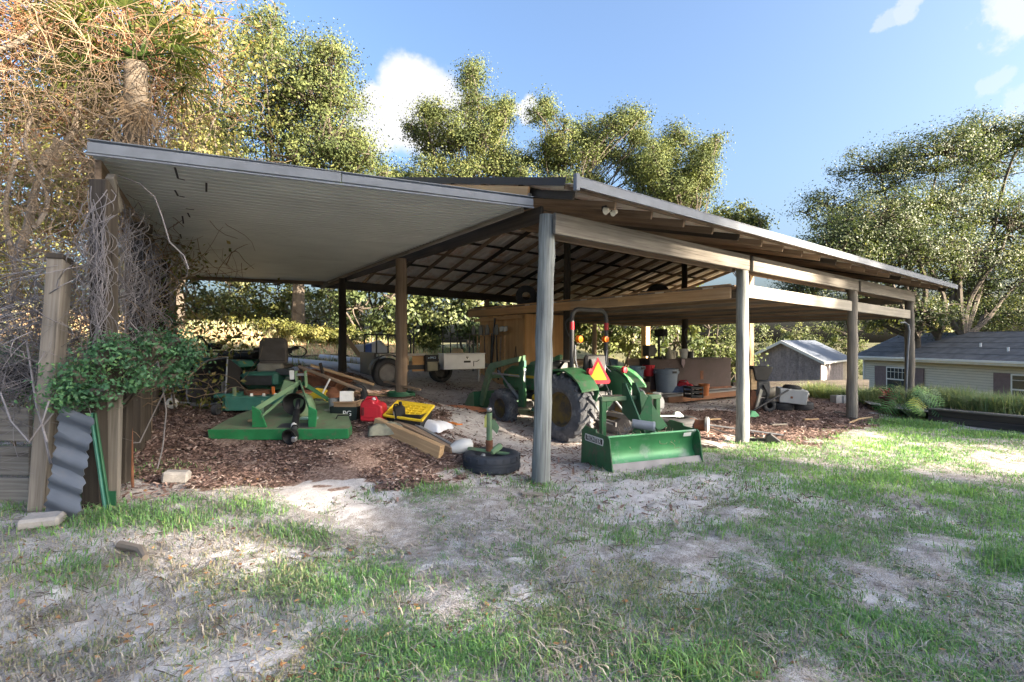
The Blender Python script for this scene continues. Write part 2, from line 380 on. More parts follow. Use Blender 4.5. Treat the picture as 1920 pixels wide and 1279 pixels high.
def ground_material():
    m, n, l, p = _nt('ground_soil'); tc = n.new('ShaderNodeTexCoord'); vec = tc.outputs['Object']
    def at_(nm):
        a = n.new('ShaderNodeAttribute'); a.attribute_name = nm; return a.outputs['Fac']
    def edge(nm, sc, lo=.42, hi=.58):
        ad = n.new('ShaderNodeMath'); ad.operation = 'MULTIPLY_ADD'; ad.inputs[1].default_value = .62
        l.new(_noise(n, l, vec, sc, 6, .65), ad.inputs[0]); l.new(at_(nm), ad.inputs[2])
        return _ramp(n, l, ad.outputs[0], [(lo + .26, (0, 0, 0)), (hi + .26, (1, 1, 1))])
    fine = _noise(n, l, vec, 60, 5, .7); mid = _noise(n, l, vec, 7, 6, .65)
    sand = _ramp(n, l, mid, [(.28, (.40, .37, .355)), (.48, (.55, .52, .505)), (.7, (.68, .66, .65))])
    spk = _noise(n, l, vec, 130, 3, .6); sand = _mix(n, l, _ramp(n, l, spk, [(.34, (.8, .8, .8)), (.44, (0, 0, 0))]), sand, (.26, .225, .20))
    soil = _ramp(n, l, mid, [(.3, (.24, .21, .19)), (.5, (.42, .395, .375)), (.68, (.62, .60, .59))])
    soil = _mix(n, l, _ramp(n, l, spk, [(.38, (.85, .85, .85)), (.5, (0, 0, 0))]), soil, (.12, .092, .07))
    mulch = _ramp(n, l, _noise(n, l, vec, 34, 5, .75), [(.3, (.085, .055, .045)), (.5, (.24, .165, .135)), (.68, (.46, .36, .30))])
    clay = _ramp(n, l, mid, [(.3, (.36, .20, .11)), (.55, (.44, .30, .18)), (.7, (.42, .35, .22))])
    col = _mix(n, l, edge('sand', 5), soil, sand); col = _mix(n, l, edge('under', 3), col, _mix(n, l, .75, mulch, sand))
    col = _mix(n, l, edge('mulch', 6), col, mulch)
    col = _mix(n, l, edge('sandy', 5, .50, .66), col, sand); col = _mix(n, l, edge('bank', 2), col, clay); litter = _ramp(n, l, mid, [(.3, (.06, .055, .03)), (.5, (.11, .105, .05)), (.7, (.16, .15, .08))]); col = _mix(n, l, edge('woods', 2), col, litter)
    l.new(col, p.inputs['Base Color']); p.inputs['Roughness'].default_value = .95; p.inputs['Specular IOR Level'].default_value = .15
    ad = n.new('ShaderNodeMath'); ad.operation = 'ADD'; l.new(fine, ad.inputs[0]); l.new(_noise(n, l, vec, 18, 5, .6), ad.inputs[1])
    _bump(n, l, p, ad.outputs[0], .55, .03); return m
GM = ground_material()
gme = fastmesh('ground', np.stack([GX, GY, GZ], -1).reshape(-1, 3), 4, Fi, GM, smooth=True)
for nm, arr in (('mulch', mu), ('sand', sa), ('sandy', sa * (1 - mu)), ('under', un), ('bank', bank), ('woods', ((GY > 18.5) | (GX > 11.5) | (GX < -9)).astype(float) * (1 - bank))):
    a = gme.attributes.new(nm, 'FLOAT', 'POINT'); a.data.foreach_set('value', arr.astype(np.float32).ravel())
go = link('ground', gme); go['kind'] = 'structure'; go['label'] = 'sandy ground with patchy grass and bark mulch under the roofs'

# ---------------------------------------------------------------- woods and metals of the shed
w_grey = W('weathered_grey_wood', (.115, .10, .085), (.26, .24, .21), fine=44)
w_bluegrey = W('weathered_pressure_treated_post', (.10, .108, .105), (.34, .365, .36), fine=46, crack=.95)
w_dark = W('old_dark_timber', (.022, .017, .013), (.062, .05, .039))
w_brown = W('brown_timber', (.17, .118, .078), (.36, .26, .18))
w_tan = W('tan_lumber', (.36, .23, .12), (.60, .42, .24), crack=.25, objvar=.12)
w_orange = W('orange_new_lumber', (.40, .22, .095), (.60, .37, .18), fine=14, crack=.25, objvar=.1)
w_ply = W('plywood_sheet', (.46, .24, .09), (.66, .41, .19), fine=8, crack=.12, objvar=.08)
m_galv = M('galvanised_trim', (.165, .18, .205), .65, .05, .22, 5, (.30, .30, .31), 4, .62)
m_under = M('roof_sheet_underside', (.80, .74, .68), .5, .1, .18, 2.2, (.62, .40, .26), 1.5, .52)
m_lean = M('painted_roof_soffit', (.64, .66, .61), .5, .1, .12, 1.2, (.50, .47, .40), 2.2, .66)
m_rust = M('rusty_steel', (.20, .085, .045), .85, .2, .5, 7)
m_black = M('black_paint', (.018, .018, .02), .5, 0, .4, 8, (.09, .075, .06), 6, .66)
m_rubber = M('black_rubber', (.028, .029, .032), .75, 0, .35, 9, (.13, .12, .11), 8, .62)
m_steel = M('bare_steel', (.45, .45, .46), .4, .85, .3, 12, (.16, .10, .07), 8, .6)

# ---------------------------------------------------------------- pole barn: local x along the eave, local y to the back, origin at the corner post
U = Vector((.8083, .5888, 0)); TH = math.atan2(.5888, .8083); P1 = Vector((.31, 5.69, 0))
def SW(s, t, z=0):
    return P1 + U * s + Vector((-.5888, .8083, 0)) * t + Vector((0, 0, z))
barn = Thing('pole_barn', 'open pole barn with corrugated gable roof on round timber posts', 'barn', P1, TH)
SAG = .02
def zt(s, z): return z - SAG * s
def roofz(t): return 3.22 + .2585 * (t + .6) if t < 4.47 else 4.53 - .2585 * (t - 4.47)
def post(s, t, ztop, r, mat, square=False, lean=(0, 0)):
    w = SW(s, t); zb = h(w.x, w.y) - .25
    x0, y0, x1, y1 = s, t, s + lean[0], t + lean[1]
    if square: return barn.board('post', mat, (x0, y0, zb), (x1, y1, ztop), r * 2, r * 2, up=(1, 0, 0))
    L = ztop - zb; k = 14; mb = MB(); mb.tube([(L * i / k - L / 2, random.uniform(-.008, .008), random.uniform(-.008, .008)) for i in range(k + 1)],
                                              [r * (1.08 - .16 * i / k) * random.uniform(.965, 1.035) for i in range(k + 1)], 14)
    me = mb.mesh('post', mat, smooth=True); d = Vector((x1 - x0, y1 - y0, L)).normalized(); y = Vector((0, 1, 0)); y = (y - d * y.dot(d)).normalized(); zz = d.cross(y)
    mw = Matrix((d, y, zz)).transposed().to_4x4(); mw.translation = ((x0 + x1) / 2, (y0 + y1) / 2, (zb + ztop) / 2)
    return link('post', me, barn.o, mw)
# front row
post(0, 0, 3.02, .10, w_bluegrey, lean=(.13, .03))
post(4.147, 0, zt(4.1, 3.03), .098, w_bluegrey); post(8.3, 0, zt(8.3, 3.03), .10, w_grey, lean=(.06, 0)); post(11.7, 0, zt(11.7, 3.03), .10, w_grey)
# row under the left gable end, carrying the lean-to
post(.02, 3.76, 3.0, .10, w_brown); post(.02, 6.9, 2.98, .085, w_dark)
# ridge row and back row
for s in (4.46, 8.95): post(s, 4.47, zt(s, 4.2), .085, w_dark)
post(12.3, 4.45, zt(12.3, 4.2), .12, w_tan, True)
for s in (5.17, 9.87): post(s, 8.95, zt(s, 3.0), .085, w_brown)
post(12.3, 8.6, zt(12.3, 3.0), .12, w_tan, True)
# eave beams (paired planks), ridge beam, back beam
segs = [(.1, 4.1), (4.2, 8.25), (8.36, 11.6)]
for a, b in segs:
    barn.board('eave_beam', w_grey, (a, -.125, zt(a, 2.90)), (b, -.125, zt(b, 2.90)), .045, .235)
    barn.board('eave_beam', w_brown, (a, .125, zt(a, 2.90)), (b, .125, zt(b, 2.90)), .045, .235)
for a, b in ((-.1, 4.4), (4.41, 8.9), (8.91, 12.6)):
    barn.board('ridge_beam', w_brown, (a, 4.47, zt(a, 4.22)), (b, 4.47, zt(b, 4.22)), .09, .28)
    barn.board('back_beam', w_dark, (a, 8.95, zt(a, 3.07)), (b, 8.95, zt(b, 3.07)), .09, .22)
barn.board('end_beam', w_grey, (12.32, .15, zt(12.3, 2.9)), (12.32, 8.8, zt(12.3, 2.95)), .05, .2)
# rafters and purlins
for i in range(21):
    s = .05 + i * .625; o = zt(s, 0)
    barn.board('rafter', w_brown if i % 5 else w_dark, (s, -.5, roofz(-.5) - .135 + o), (s, 4.43, roofz(4.43) - .135 + o), .034, .09)
    barn.board('rafter', w_brown if i % 3 else w_dark, (s, 4.51, roofz(4.51) - .135 + o), (s, 9.45, roofz(9.45) - .135 + o), .038, .095)
for k, t in enumerate((-.45, .35, 1.15, 1.95, 2.75, 3.55, 4.25, 4.7, 5.4, 6.2, 7.0, 7.8, 8.6, 9.4)):
    sl = .2585 if t < 4.47 else -.2585; up = Vector((0, -sl, 1)).normalized()
    for a, b in ((-.02, 4.2), (4.205, 8.4), (8.405, 12.78)):
        barn.board('purlin', w_dark if k % 2 else w_brown, (a, t, zt(a, roofz(t) - .062)), (b, t, zt(b, roofz(t) - .062)), .07, .032, up=up)
# corrugated roof sheets, one by one
def sheet_mesh(name, width, L, mat, pitch=.19, rib=.022, thick=.004):
    xs = []
    for i in range(int(round(width / pitch))):
        x = i * pitch; xs += [(x, 0), (x + pitch * .62, 0), (x + pitch * .70, rib), (x + pitch * .90, rib), (x + pitch * .985, 0)]
    poly = [(x, z) for x, z in xs] + [(x, z - thick) for x, z in reversed(xs)]
    return MB().prism(poly, 0, L, 'Y').mesh(name, mat)
sl = math.atan(.2585); Lr = 5.11 / math.cos(sl)
sm1 = sheet_mesh('roof_sheet', .95, Lr, m_under)
for i in range(14):
    s = -.05 + i * .918
    for side in (0, 1):
        o = link('roof_sheet', sm1, barn.o)
        dz = .006 * (i % 2) + random.uniform(-.003, .003)
        if side == 0: o.location = (s, -.62, zt(s, roofz(-.62)) - .03 + dz); o.rotation_euler = (sl, R(SAG * 57.3), 0)
        else: o.location = (s + .95, 9.56, zt(s + .95, roofz(9.56)) - .03 + dz); o.rotation_euler = Matrix.Rotation(math.pi, 4, 'Z').to_euler(); o.rotation_euler = (Matrix.Rotation(R(SAG * 57.3), 3, 'Y') @ Matrix.Rotation(math.pi, 3, 'Z') @ Matrix.Rotation(sl, 3, 'X')).to_euler()
for a, b in ((-.03, 4.2), (4.2, 8.5), (8.5, 12.82)):
    barn.board('eave_trim', m_galv, (a, -.66, zt(a, 3.19)), (b - .004, -.66, zt(b, 3.19)), .012, .10)
    barn.board('drip_edge', m_galv, (a, -.63, zt(a, 3.246)), (b - .004, -.63, zt(b, 3.246)), .075, .010)
barn.box('corner_trim', m_galv, (-.06, -.655, 3.19), (.05, .05, .17))
# rake boards on the left gable end and black end flashing
for t0, t1 in ((-.5, 4.44), (4.5, 9.5)):
    barn.board('rake_flashing', m_black, (-.07, t0, roofz(t0) - .012), (-.07, t1, roofz(t1) - .012), .012, .085)
barn.board('rake_board', w_orange, (-.045, .15, roofz(.15) - .15), (-.045, 4.4, roofz(4.4) - .15), .038, .16)
barn.board('rake_board', w_brown, (-.045, 4.5, roofz(4.5) - .15), (-.045, 9.3, roofz(9.3) - .15), .038, .16)
barn.board('gable_tie', w_dark, (-.05, .1, 3.17), (-.05, 8.9, 3.12), .04, .14)
barn.board('gable_tie', w_dark, (.12, .1, 3.05), (.12, 8.9, 3.02), .04, .18)
barn.box('gable_stud', w_grey, (-.03, .18, 3.19), (.05, .09, .16))
barn.box('gable_stud', w_dark, (0, 1.3, 3.35), (.04, .09, .35)); barn.box('gable_stud', w_dark, (0, 2.9, 3.5), (.04, .09, .6))
fl = barn.box('eave_lamp', m_black, (.72, -.35, 3.10), (.16, .07, .06)); 
for k in (-1, 1): barn.p('lamp_head', M('lamp_glass', (.75, .72, .6), .25), MB().lathe([(.022, -.03), (.045, .03)], 12, (.72 + k * .06, -.39, 3.07), 'Y'), fl, True)
# hay loft: deck edge beams, joists and deck boards
LZ = 2.4
def lb(nm, mat, p, q, w, t): barn.board(nm, mat, (p[0], p[1], zt(p[0] - 4, p[2])), (q[0], q[1], zt(q[0] - 4, q[2])), w, t)
for t0, t1, mt in ((.14, 3.9, w_grey), (3.91, 8.2, w_orange)): lb('loft_beam', w_orange if t0 > 1 else W('sun_bleached_lumber', (.42, .26, .13), (.60, .42, .26), crack=.25), (4.05, t0, LZ), (4.05, t1, LZ), .045, .235)
for a, b in ((4.25, 8.2), (8.42, 11.62)): lb('loft_beam', W('pale_lumber', (.42, .38, .32), (.60, .56, .49), crack=.25), (a, -.02, LZ), (b, -.02, LZ), .045, .2)
lb('loft_beam', w_brown, (4.05, 8.3, LZ), (12.2, 8.3, LZ), .045, .2)
for i in range(13): lb('loft_joist', w_brown if i % 2 else w_grey, (4.35 + i * .62, .05, LZ - .02), (4.35 + i * .62, 8.25, LZ - .02), .04, .15)
for i in range(42):
    t = .14 + i * .195; mt = (w_brown, w_grey, w_brown, w_grey, W('pale_lumber', (.42, .38, .32), (.60, .56, .49), crack=.25))[(i * 7) % 5]
    mid = 6.8 + (i * 37 % 10) * .22
    lb('deck_board', mt, (4.0, t, LZ + .075), (mid - .003, t, LZ + .075), .186, .024); lb('deck_board', mt, (mid + .003, t, LZ + .075), (12.15, t, LZ + .075), .186, .024)
# plywood tool closet under the loft
zc = .2
barn.board('plywood_panel', w_ply, (4.09, 6.65, zc + .0), (4.09, 6.65, 2.27), 2.0, .015, up=(1, 0, 0))
barn.board('plywood_panel', w_ply, (4.74, 5.63, zc + .0), (4.74, 5.63, 2.27), 1.28, .015, up=(0, 1, 0))
for t, mt in ((5.68, w_tan), (7.6, w_tan)): barn.board('stud', mt, (4.14, t, zc), (4.14, t, 2.27), .05, .07, up=(1, 0, 0))
barn.board('ledger', w_orange, (4.02, 5.6, 2.2), (4.02, 7.85, 2.17), .03, .08)

# ---------------------------------------------------------------- lean-to on the left
A, B, C, D = Vector((-3.52, 4.26, 3.18)), Vector((.22, 5.62, 3.10)), Vector((-4.50, 12.45, 3.05)), Vector((-7.56, 11.5, 3.08))
lean = Thing('lean_to', 'flat lean-to roof of pale ribbed metal on old posts beside the barn', 'lean-to', (0, 0, 0))
NSH = 12
def edge_pt(a, b, f): return a + (b - a) * f
for i in range(NSH):
    f0, f1 = i / NSH, (i + 1) / NSH; k = 6; mb = MB(); L0, L1 = edge_pt(A, D, f0), edge_pt(A, D, f1); R0, R1 = edge_pt(B, C, f0), edge_pt(B, C, f1)
    rows = []
    for j in range(k):
        for dq, dz in ((0, 0), (.62, 0), (.70, .034), (.92, .034), (.99, 0)):
            q = (j + dq) / k; rows.append((edge_pt(L0, L1, q), edge_pt(R0, R1, q), dz))
    vs = []
    for l_, r_, dz in rows:
        m_ = (l_ + r_) / 2 + Vector((0, 0, -.03)); vs += [l_ + Vector((0, 0, dz)), m_ + Vector((0, 0, dz)), r_ + Vector((0, 0, dz))]
    n0 = len(vs); vs += [v + Vector((0, 0, .004)) for v in vs]; fs = []
    for r in range(len(rows) - 1):
        for c in range(2):
            a_ = r * 3 + c; fs.append((a_, a_ + 1, a_ + 4, a_ + 3)); fs.append((n0 + a_ + 3, n0 + a_ + 4, n0 + a_ + 1, n0 + a_))
    mb.add(vs, fs); lean.p('roof_sheet', m_lean, mb)
dirc = (B - A).normalized(); outw = Vector((dirc.y, -dirc.x, 0)).normalized()
mid = (A + B) / 2
lean.board('fascia', m_galv, A + outw * .03 + Vector((0, 0, .02)), mid + outw * .03 + Vector((0, 0, .025)), .03, .09)
lean.board('fascia', m_galv, mid + outw * .03 + Vector((0, 0, .02)) + dirc * .004, B + outw * .03 + Vector((0, 0, .01)), .03, .08)
lean.board('fascia_lip', m_galv, A + outw * .01 + Vector((0, 0, .088)), B + outw * .01 + Vector((0, 0, .072)), .075, .008)
lean.board('fascia_lip', m_galv, A + outw * .055 + Vector((0, 0, -.042)), B + outw * .055 + Vector((0, 0, -.05)), .018, .016)
for f0, f1 in ((.02, .48), (.481, .99)):
    lean.board('side_beam', w_brown if f0 < .3 else w_tan, edge_pt(A, D, f0) + Vector((.04, 0, -.115)), edge_pt(A, D, f1) + Vector((.04, 0, -.115)), .05, .2)
lean.board('back_beam', w_brown, D + Vector((.05, -.1, -.06)), C + Vector((-.05, -.1, -.06)), .045, .09)
lean.board('right_ledger', w_grey, B + Vector((-.1, .12, -.03)), C + Vector((.1, -.15, -.03)), .04, .05)
for px, d, r, mt in ((195, 4.42, .072, w_dark), (262, 5.9, .08, w_dark), (300, 8.3, .085, w_dark), (318, 10.9, .08, w_brown)):
    b = gd(px, d); f = (d - 4.26) / (11.5 - 4.26); tz = 3.18 - .1 * f - .2
    lean.board('post', mt, b + Vector((0, 0, -.2)), (b.x + (.02 if d > 5 else 0), b.y, tz), r * 2, r * 2, up=(1, 0, 0))
lean.board('knee_brace', w_grey, at(207, 330, 4.4), at(222, 395, 4.6), .06, .09)
# dark tar patches and splits on the soffit
m_tar = M('tar_patch', (.02, .02, .02), .7)
for (x0, y0), (x1, y1) in (((328, 312), (334, 333)), ((334, 333), (347, 336)), ((387, 341), (387, 358)), ((328, 355), (334, 366)), ((336, 366), (346, 368)), ((348, 390), (364, 392)), ((352, 398), (356, 406)), ((342, 404), (344, 418)), ((1016, 392), (1034, 396)), ((338, 438), (340, 446))):
    def soffit(px, py):
        d = 1.5; 
        for _ in range(40):
            p = at(px, py, d); f = min(1, max(0, (p.y - 4.3) / 7.4)); d = (3.135 - .07 * f - CH) * F / (640 - py)
        return at(px, py, d) + Vector((0, 0, -.012))
    lean.board('tar_patch', m_tar, soffit(x0, y0), soffit(x1, y1), .018, .004)

# ---------------------------------------------------------------- neighbouring buildings downhill
m_siding = M('beige_vinyl_siding', (.60, .56, .46), .6, 0, .08, 2)
m_white = M('white_paint', (.72, .72, .70), .5, 0, .08, 6)
m_shut = M('brown_shutter', (.17, .12, .12), .7, 0, .2, 8)
m_shing = M('grey_shingles', (.11, .108, .112), .9, 0, .4, 3, (.22, .20, .18), 2, .6, .5)
m_glass = M('window_glass', (.03, .04, .05), .08, 0, .2, 3, bump=0)
hx = Vector((.12, -.993, 0)).normalized(); hang = math.atan2(hx.y, hx.x)
HZ = -1.75
house = Thing('house', 'long beige lap-sided house with dark shingle roof and brown shutters', 'house', (18.5, 27, HZ), hang)
EH = 2.5          # eave height above its ground; local x along the face, local -y outward?  (y axis = left of x)
# local +y points to the right side of the photograph (inward)
Y = Matrix.Rotation(hang, 3, 'Z') @ Vector((0, 1, 0)); INW = 1 if Y.x > 0 else -1
HL = 15
house.box('wall', M('lap_shadow_wall', (.22, .20, .16), .9), (HL / 2, INW * 2.7, EH / 2), (HL, 5.2, EH))  # dark colour stands in for the shadow lines between siding boards
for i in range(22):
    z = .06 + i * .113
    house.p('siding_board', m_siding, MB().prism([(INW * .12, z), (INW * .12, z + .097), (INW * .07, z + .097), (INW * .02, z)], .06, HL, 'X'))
for x in (.0,): house.box('corner_trim', m_white, (x + .03, INW * .06, EH / 2), (.1, .1, EH))
ov = .35; rz_ = EH + 1.2; 
def slab(nm, mat, x0, x1, y0, z0, y1, z1, th): return house.p(nm, mat, MB().prism([(y0, z0), (y1, z1), (y1, z1 + th), (y0, z0 + th)], x0, x1, 'X'))
for k in range(5):          # shingle courses seen as broad bands
    f0, f1 = k / 5, (k + 1) / 5 + .02
    slab('roof_course', m_shing, -.3, HL, INW * (-ov + f0 * (2.6 + ov)), EH + .02 + f0 * 1.2 - k * .0, INW * (-ov + f1 * (2.6 + ov)), EH + .02 + f1 * 1.2 - .015, .05)
slab('back_roof', m_shing, -.3, HL, INW * (5.5), EH + .02, INW * 2.6, rz_ + .02, .05)
house.p('gable_wall', m_siding, MB().prism([(INW * .1, EH), (INW * 5.3, EH), (INW * 2.6, EH + 1.1)], 0.02, .1, 'X'))
house.box('fascia', m_white, (HL / 2 - .15, INW * (-ov - .02), EH - .03), (HL + .3, .04, .16)); house.box('gutter', m_white, (HL / 2 - .15, INW * (-ov - .09), EH + .03), (HL + .3, .1, .09))
house.box('soffit', m_siding, (HL / 2, INW * (-ov / 2 + .02), EH - .09), (HL, ov - .06, .02))
house.p('rake_trim', m_white, MB().prism([(INW * -ov, EH - .1), (INW * 2.6, rz_ - .08), (INW * 2.6, rz_ + .05), (INW * -ov, EH + .05)], -.34, -.3, 'X'))
def window(x0, x1, z0, z1, bars):
    wi = house.box('window', m_white, ((x0 + x1) / 2, INW * .0, (z0 + z1) / 2), (x1 - x0, .06, z1 - z0))
    zm = (z0 + z1) / 2
    for a, b in ((z0 + .06, zm - .03), (zm + .03, z1 - .06)):
        house.box('pane', m_glass, ((x0 + x1) / 2, INW * -.034, (a + b) / 2), (x1 - x0 - .14, .012, b - a), parent=wi)
    for i in range(1, bars):
        x = x0 + .07 + (x1 - x0 - .14) * i / bars; house.box('muntin', m_white, (x, INW * -.044, (zm + z1) / 2), (.02, .012, z1 - zm - .08), parent=wi)
    house.box('muntin', m_white, ((x0 + x1) / 2, INW * -.044, z1 - .24), (x1 - x0 - .14, .012, .02), parent=wi)
zb = .33 - HZ
for x0, x1 in ((.78, 1.46), (2.94, 3.5), (6.55, 7.17), (8.75, 9.35)):
    sh = house.box('shutter', m_shut, ((x0 + x1) / 2, INW * .0, zb - .6), (x1 - x0, .05, 1.2))
window(1.48, 2.92, zb - 1.2, zb, 6); window(7.19, 8.7, zb - 1.2, zb, 3)
for x, f in ((1.4, .55), (5.2, .45), (6.6, .32)):
    yv, zv = INW * (-ov + f * (2.6 + ov)), EH + f * 1.2
    house.tube('roof_vent', m_white, [(x, yv, zv), (x, yv, zv + .22)], .04, 10)
# board-sided outbuilding
w_purple = W('weathered_purple_grey_boards', (.21, .18, .195), (.37, .33, .35), fine=10, crack=.5, objvar=.15)
ob = Thing('outbuilding', 'small weathered board outbuilding with low gable roof and white door', 'shed', (21.7, 36, -2.2), R(45))
WB, EHB, AP = 5.0, 2.4, 3.75
# local x = away along right wall, local y = to the left along the gable wall
for i in range(25):
    y = .1 + i * .2; top = EHB + (AP - EHB) * (1 - abs(y - 2.5) / 2.5)
    ob.p('board', w_purple, MB().prism([(y - .097, 0), (y + .097, 0), (y + .097, EHB + (AP - EHB) * (1 - abs(min(5, y + .097) - 2.5) / 2.5)), (y - .097, EHB + (AP - EHB) * (1 - abs(max(0, y - .097) - 2.5) / 2.5))], -.02, .02, 'X').xf(Matrix.Identity(4)))
ob.box('wall', w_purple, (4.1, 2.5, EHB / 2), (8.1, 4.9, EHB))
for i in range(41):
    x = .1 + i * .2
    if .3 < x < 1.4: continue
    ob.box('board', w_purple if x < 6.2 else M('tan_siding', (.36, .31, .24), .8), (x, -.02, EHB / 2), (.19, .04, EHB), bevel=0)
dr = ob.box('door', m_white, (.88, -.02, 1.0), (.95, .05, 2.0)); ob.box('door_glass', m_glass, (.88, -.05, 1.5), (.3, .02, .5), parent=dr)
ob.p('door_handle', m_steel, MB().lathe([(.03, -.03), (.03, .02)], 8, (1.25, -.06, 1.0), 'Y'), dr)
m_shg2 = M('pale_metal_roof', (.085, .10, .13), .6, .1, .15, 2)
for sgn in (0, 1):
    pr = [(-.35, EHB - .12), (2.5, AP + .05), (2.5, AP + .11), (-.35, EHB - .06)] if sgn == 0 else [(5.35, EHB - .12), (2.5, AP + .05), (2.5, AP + .11), (5.35, EHB - .06)]
    ob.p('roof', m_shg2, MB().prism(pr, -.3, 8.4, 'X')); ob.p('rake_trim', m_white, MB().prism([(a, b - .16) for a, b in pr[:2]] + [(a, b - .0) for a, b in pr[2:]], -.36, -.302, 'X'))
ob.box('eave_trim', m_white, (4.05, -.37, EHB - .12), (8.7, .04, .14))
ob.p('wall_lamp', m_white, MB().lathe([(.0, -.02), (.1, -.01), (.14, .05), (.12, .12), (.0, .14)], 12, (-.1, 4.7, 2.4), 'X'), smooth=True)
# ---------------------------------------------------------------- machines and things under the roofs
m_green = M('tractor_green_paint', (.032, .14, .052), .5, 0, .3, 5, (.14, .13, .10), 9, .52)
m_greenw = M('worn_pale_green_paint', (.13, .22, .12), .55, 0, .25, 6, (.22, .19, .12), 5, .56)
m_greend = M('dark_green_paint', (.02, .10, .045), .5, 0, .3, 5, (.10, .09, .06), 5, .62)
m_teal = M('teal_green_plastic', (.045, .17, .13), .5, 0, .25, 5, (.14, .14, .10), 5, .6)
m_moss = M('dusty_green_deck', (.13, .185, .10), .75, 0, .3, 4, (.19, .16, .11), 5, .50)
m_yel = M('yellow_plastic', (.72, .50, .03), .45, 0, .12, 5, (.30, .22, .08), 6, .66)
m_yrim = M('dusty_yellow_rim', (.16, .11, .03), .8, 0, .3, 5, (.07, .06, .05), 4, .42)
m_red = M('red_plastic', (.50, .02, .035), .35, 0, .15, 4)
m_orange = M('reflector_orange', (.95, .30, .01), .45, 0, .06, 4)
m_amber = M('amber_lens', (.9, .20, .01), .2, 0, .1, 4)
m_dgrey = M('dark_grey_metal', (.07, .072, .075), .5, .3, .3, 6, (.13, .10, .07), 6, .62)
m_grey = M('grey_metal', (.30, .31, .32), .5, .5, .25, 6, (.18, .13, .09), 6, .6)
m_seat = M('worn_seat_vinyl', (.10, .085, .075), .7, 0, .25, 6, (.20, .17, .13), 6, .62)
m_bluep = M('faded_blue_plastic', (.09, .16, .22), .5, 0, .2, 5)
m_wplast = M('white_plastic', (.68, .67, .64), .45, 0, .1, 4, (.40, .36, .30), 5, .66)
m_cream = M('cream_plastic', (.55, .50, .40), .5, 0, .15, 4)
m_card = M('cardboard', (.40, .26, .15), .9, 0, .12, 4)
m_mudtyre = M('dusty_tractor_tyre', (.10, .105, .115), .85, 0, .35, 7, (.26, .26, .27), 4, .50)
m_tblue = M('bluish_tyre', (.030, .036, .048), .7, 0, .3, 9)
m_black2 = M('clean_black_plastic', (.012, .012, .013), .6, 0, .3, 6)
m_txt = M('white_lettering', (.78, .78, .76), .5, 0, .03, 4, bump=0)
m_txtb = M('black_lettering', (.01, .01, .01), .5, 0, .03, 4, bump=0)

def tyre_prof(r, w, rim):
    h_ = r - rim
    return [(rim, -w * .38), (rim + h_ * .25, -w * .5), (rim + h_ * .7, -w * .5), (r - h_ * .10, -w * .44), (r, -w * .34), (r, -w * .12), (r - .008, -w * .11), (r - .008, -w * .07), (r, -w * .06), (r, w * .06), (r - .008, w * .07), (r - .008, w * .11), (r, w * .12), (r, w * .34), (r - h_ * .10, w * .44), (rim + h_ * .7, w * .5), (rim + h_ * .25, w * .5), (rim, w * .38)]
def tyre_mb(r, w, rim, axis='Y', n=30, lugs=0, lugh=.03, c=(0, 0, 0)):
    mb = MB().lathe(tyre_prof(r, w, rim) + [(rim, -w * .38)], n, c, axis, False, False)
    for i in range(lugs):
        for sd in (-1, 1):
            a = 2 * math.pi * (i + (.5 if sd > 0 else 0)) / lugs; p = []
            for f in (0, .33, .66, 1.0):
                b = a + f * .26; yy = sd * (w * .02 + f * w * .46); rr = r + lugh * (1 - .3 * f) - .012 - (.06 * r if f == 1 else 0)
                p.append(Vector((rr * math.cos(b), yy, rr * math.sin(b))))
            for q0, q1 in zip(p[:-1], p[1:]):
                up = ((q0 + q1) / 2); up.y = 0; mb.bar(q0 + Vector(c), q1 + Vector(c), .045 * r / .5, lugh * 1.6, up=up)
    return mb
def rim_mb(r, w, axis='Y', dish=.1, c=(0, 0, 0)):
    return MB().lathe([(r * 1.02, -w * .5), (r * .93, -w * .42), (r * .86, -dish * .3 - w * .1), (r * .45, -w * .1 - dish * .2), (r * .22, -w * .16 - dish * .2), (0.001, -w * .16 - dish * .2)], 24, c, axis, False, False).lathe([(r * 1.02, w * .5), (r * .93, w * .42), (r * .86, dish * .3 + w * .1), (r * .45, w * .1 + dish * .2), (r * .22, w * .16 + dish * .2), (.001, w * .16 + dish * .2)], 24, c, axis, False, False)
def wheel(t, x, y, r, w, rim, mrim, mty, lugs=0, lugh=.03, zc=None):
    z = r if zc is None else zc
    o = t.p('wheel', mrim, rim_mb(rim, w * .75), smooth=True); o.location = (x, y, z); o.rotation_euler = (0, random.uniform(0, 6), 0)
    t.p('tyre', mty, tyre_mb(r, w, rim, lugs=lugs, lugh=lugh), o, smooth=not lugs); return o

# --- compact tractor
TH_ = math.atan2(.8, -.6)
tr = Thing('tractor', 'green compact tractor with front loader and roll bar, seen from behind', 'tractor', (1.38, 8.87, h(1.38, 8.87) - .01), TH_)
for y in (-.62, .62): wheel(tr, 0, y, .545, .34, .29, m_yrim, m_mudtyre, 18, .035)
for y in (-.55, .55): wheel(tr, 1.85, y, .36, .24, .19, m_yrim, m_mudtyre, 16, .02)
tr.box('rear_axle', m_dgrey, (0, 0, .56), (.26, .95, .24), bevel=.02); tr.box('transmission', m_dgrey, (.45, 0, .58), (1.3, .34, .36), bevel=.03)
tr.box('front_axle', m_dgrey, (1.85, 0, .38), (.14, .95, .13), bevel=.02); tr.box('frame', m_dgrey, (1.5, 0, .6), (1.1, .3, .14))
hd = tr.p('hood', m_green, MB().prism([(1.0, .74), (2.2, .70), (2.3, .82), (2.24, 1.08), (2.0, 1.17), (1.0, 1.24)], -.27, .27, 'Y'), bevel=.04)
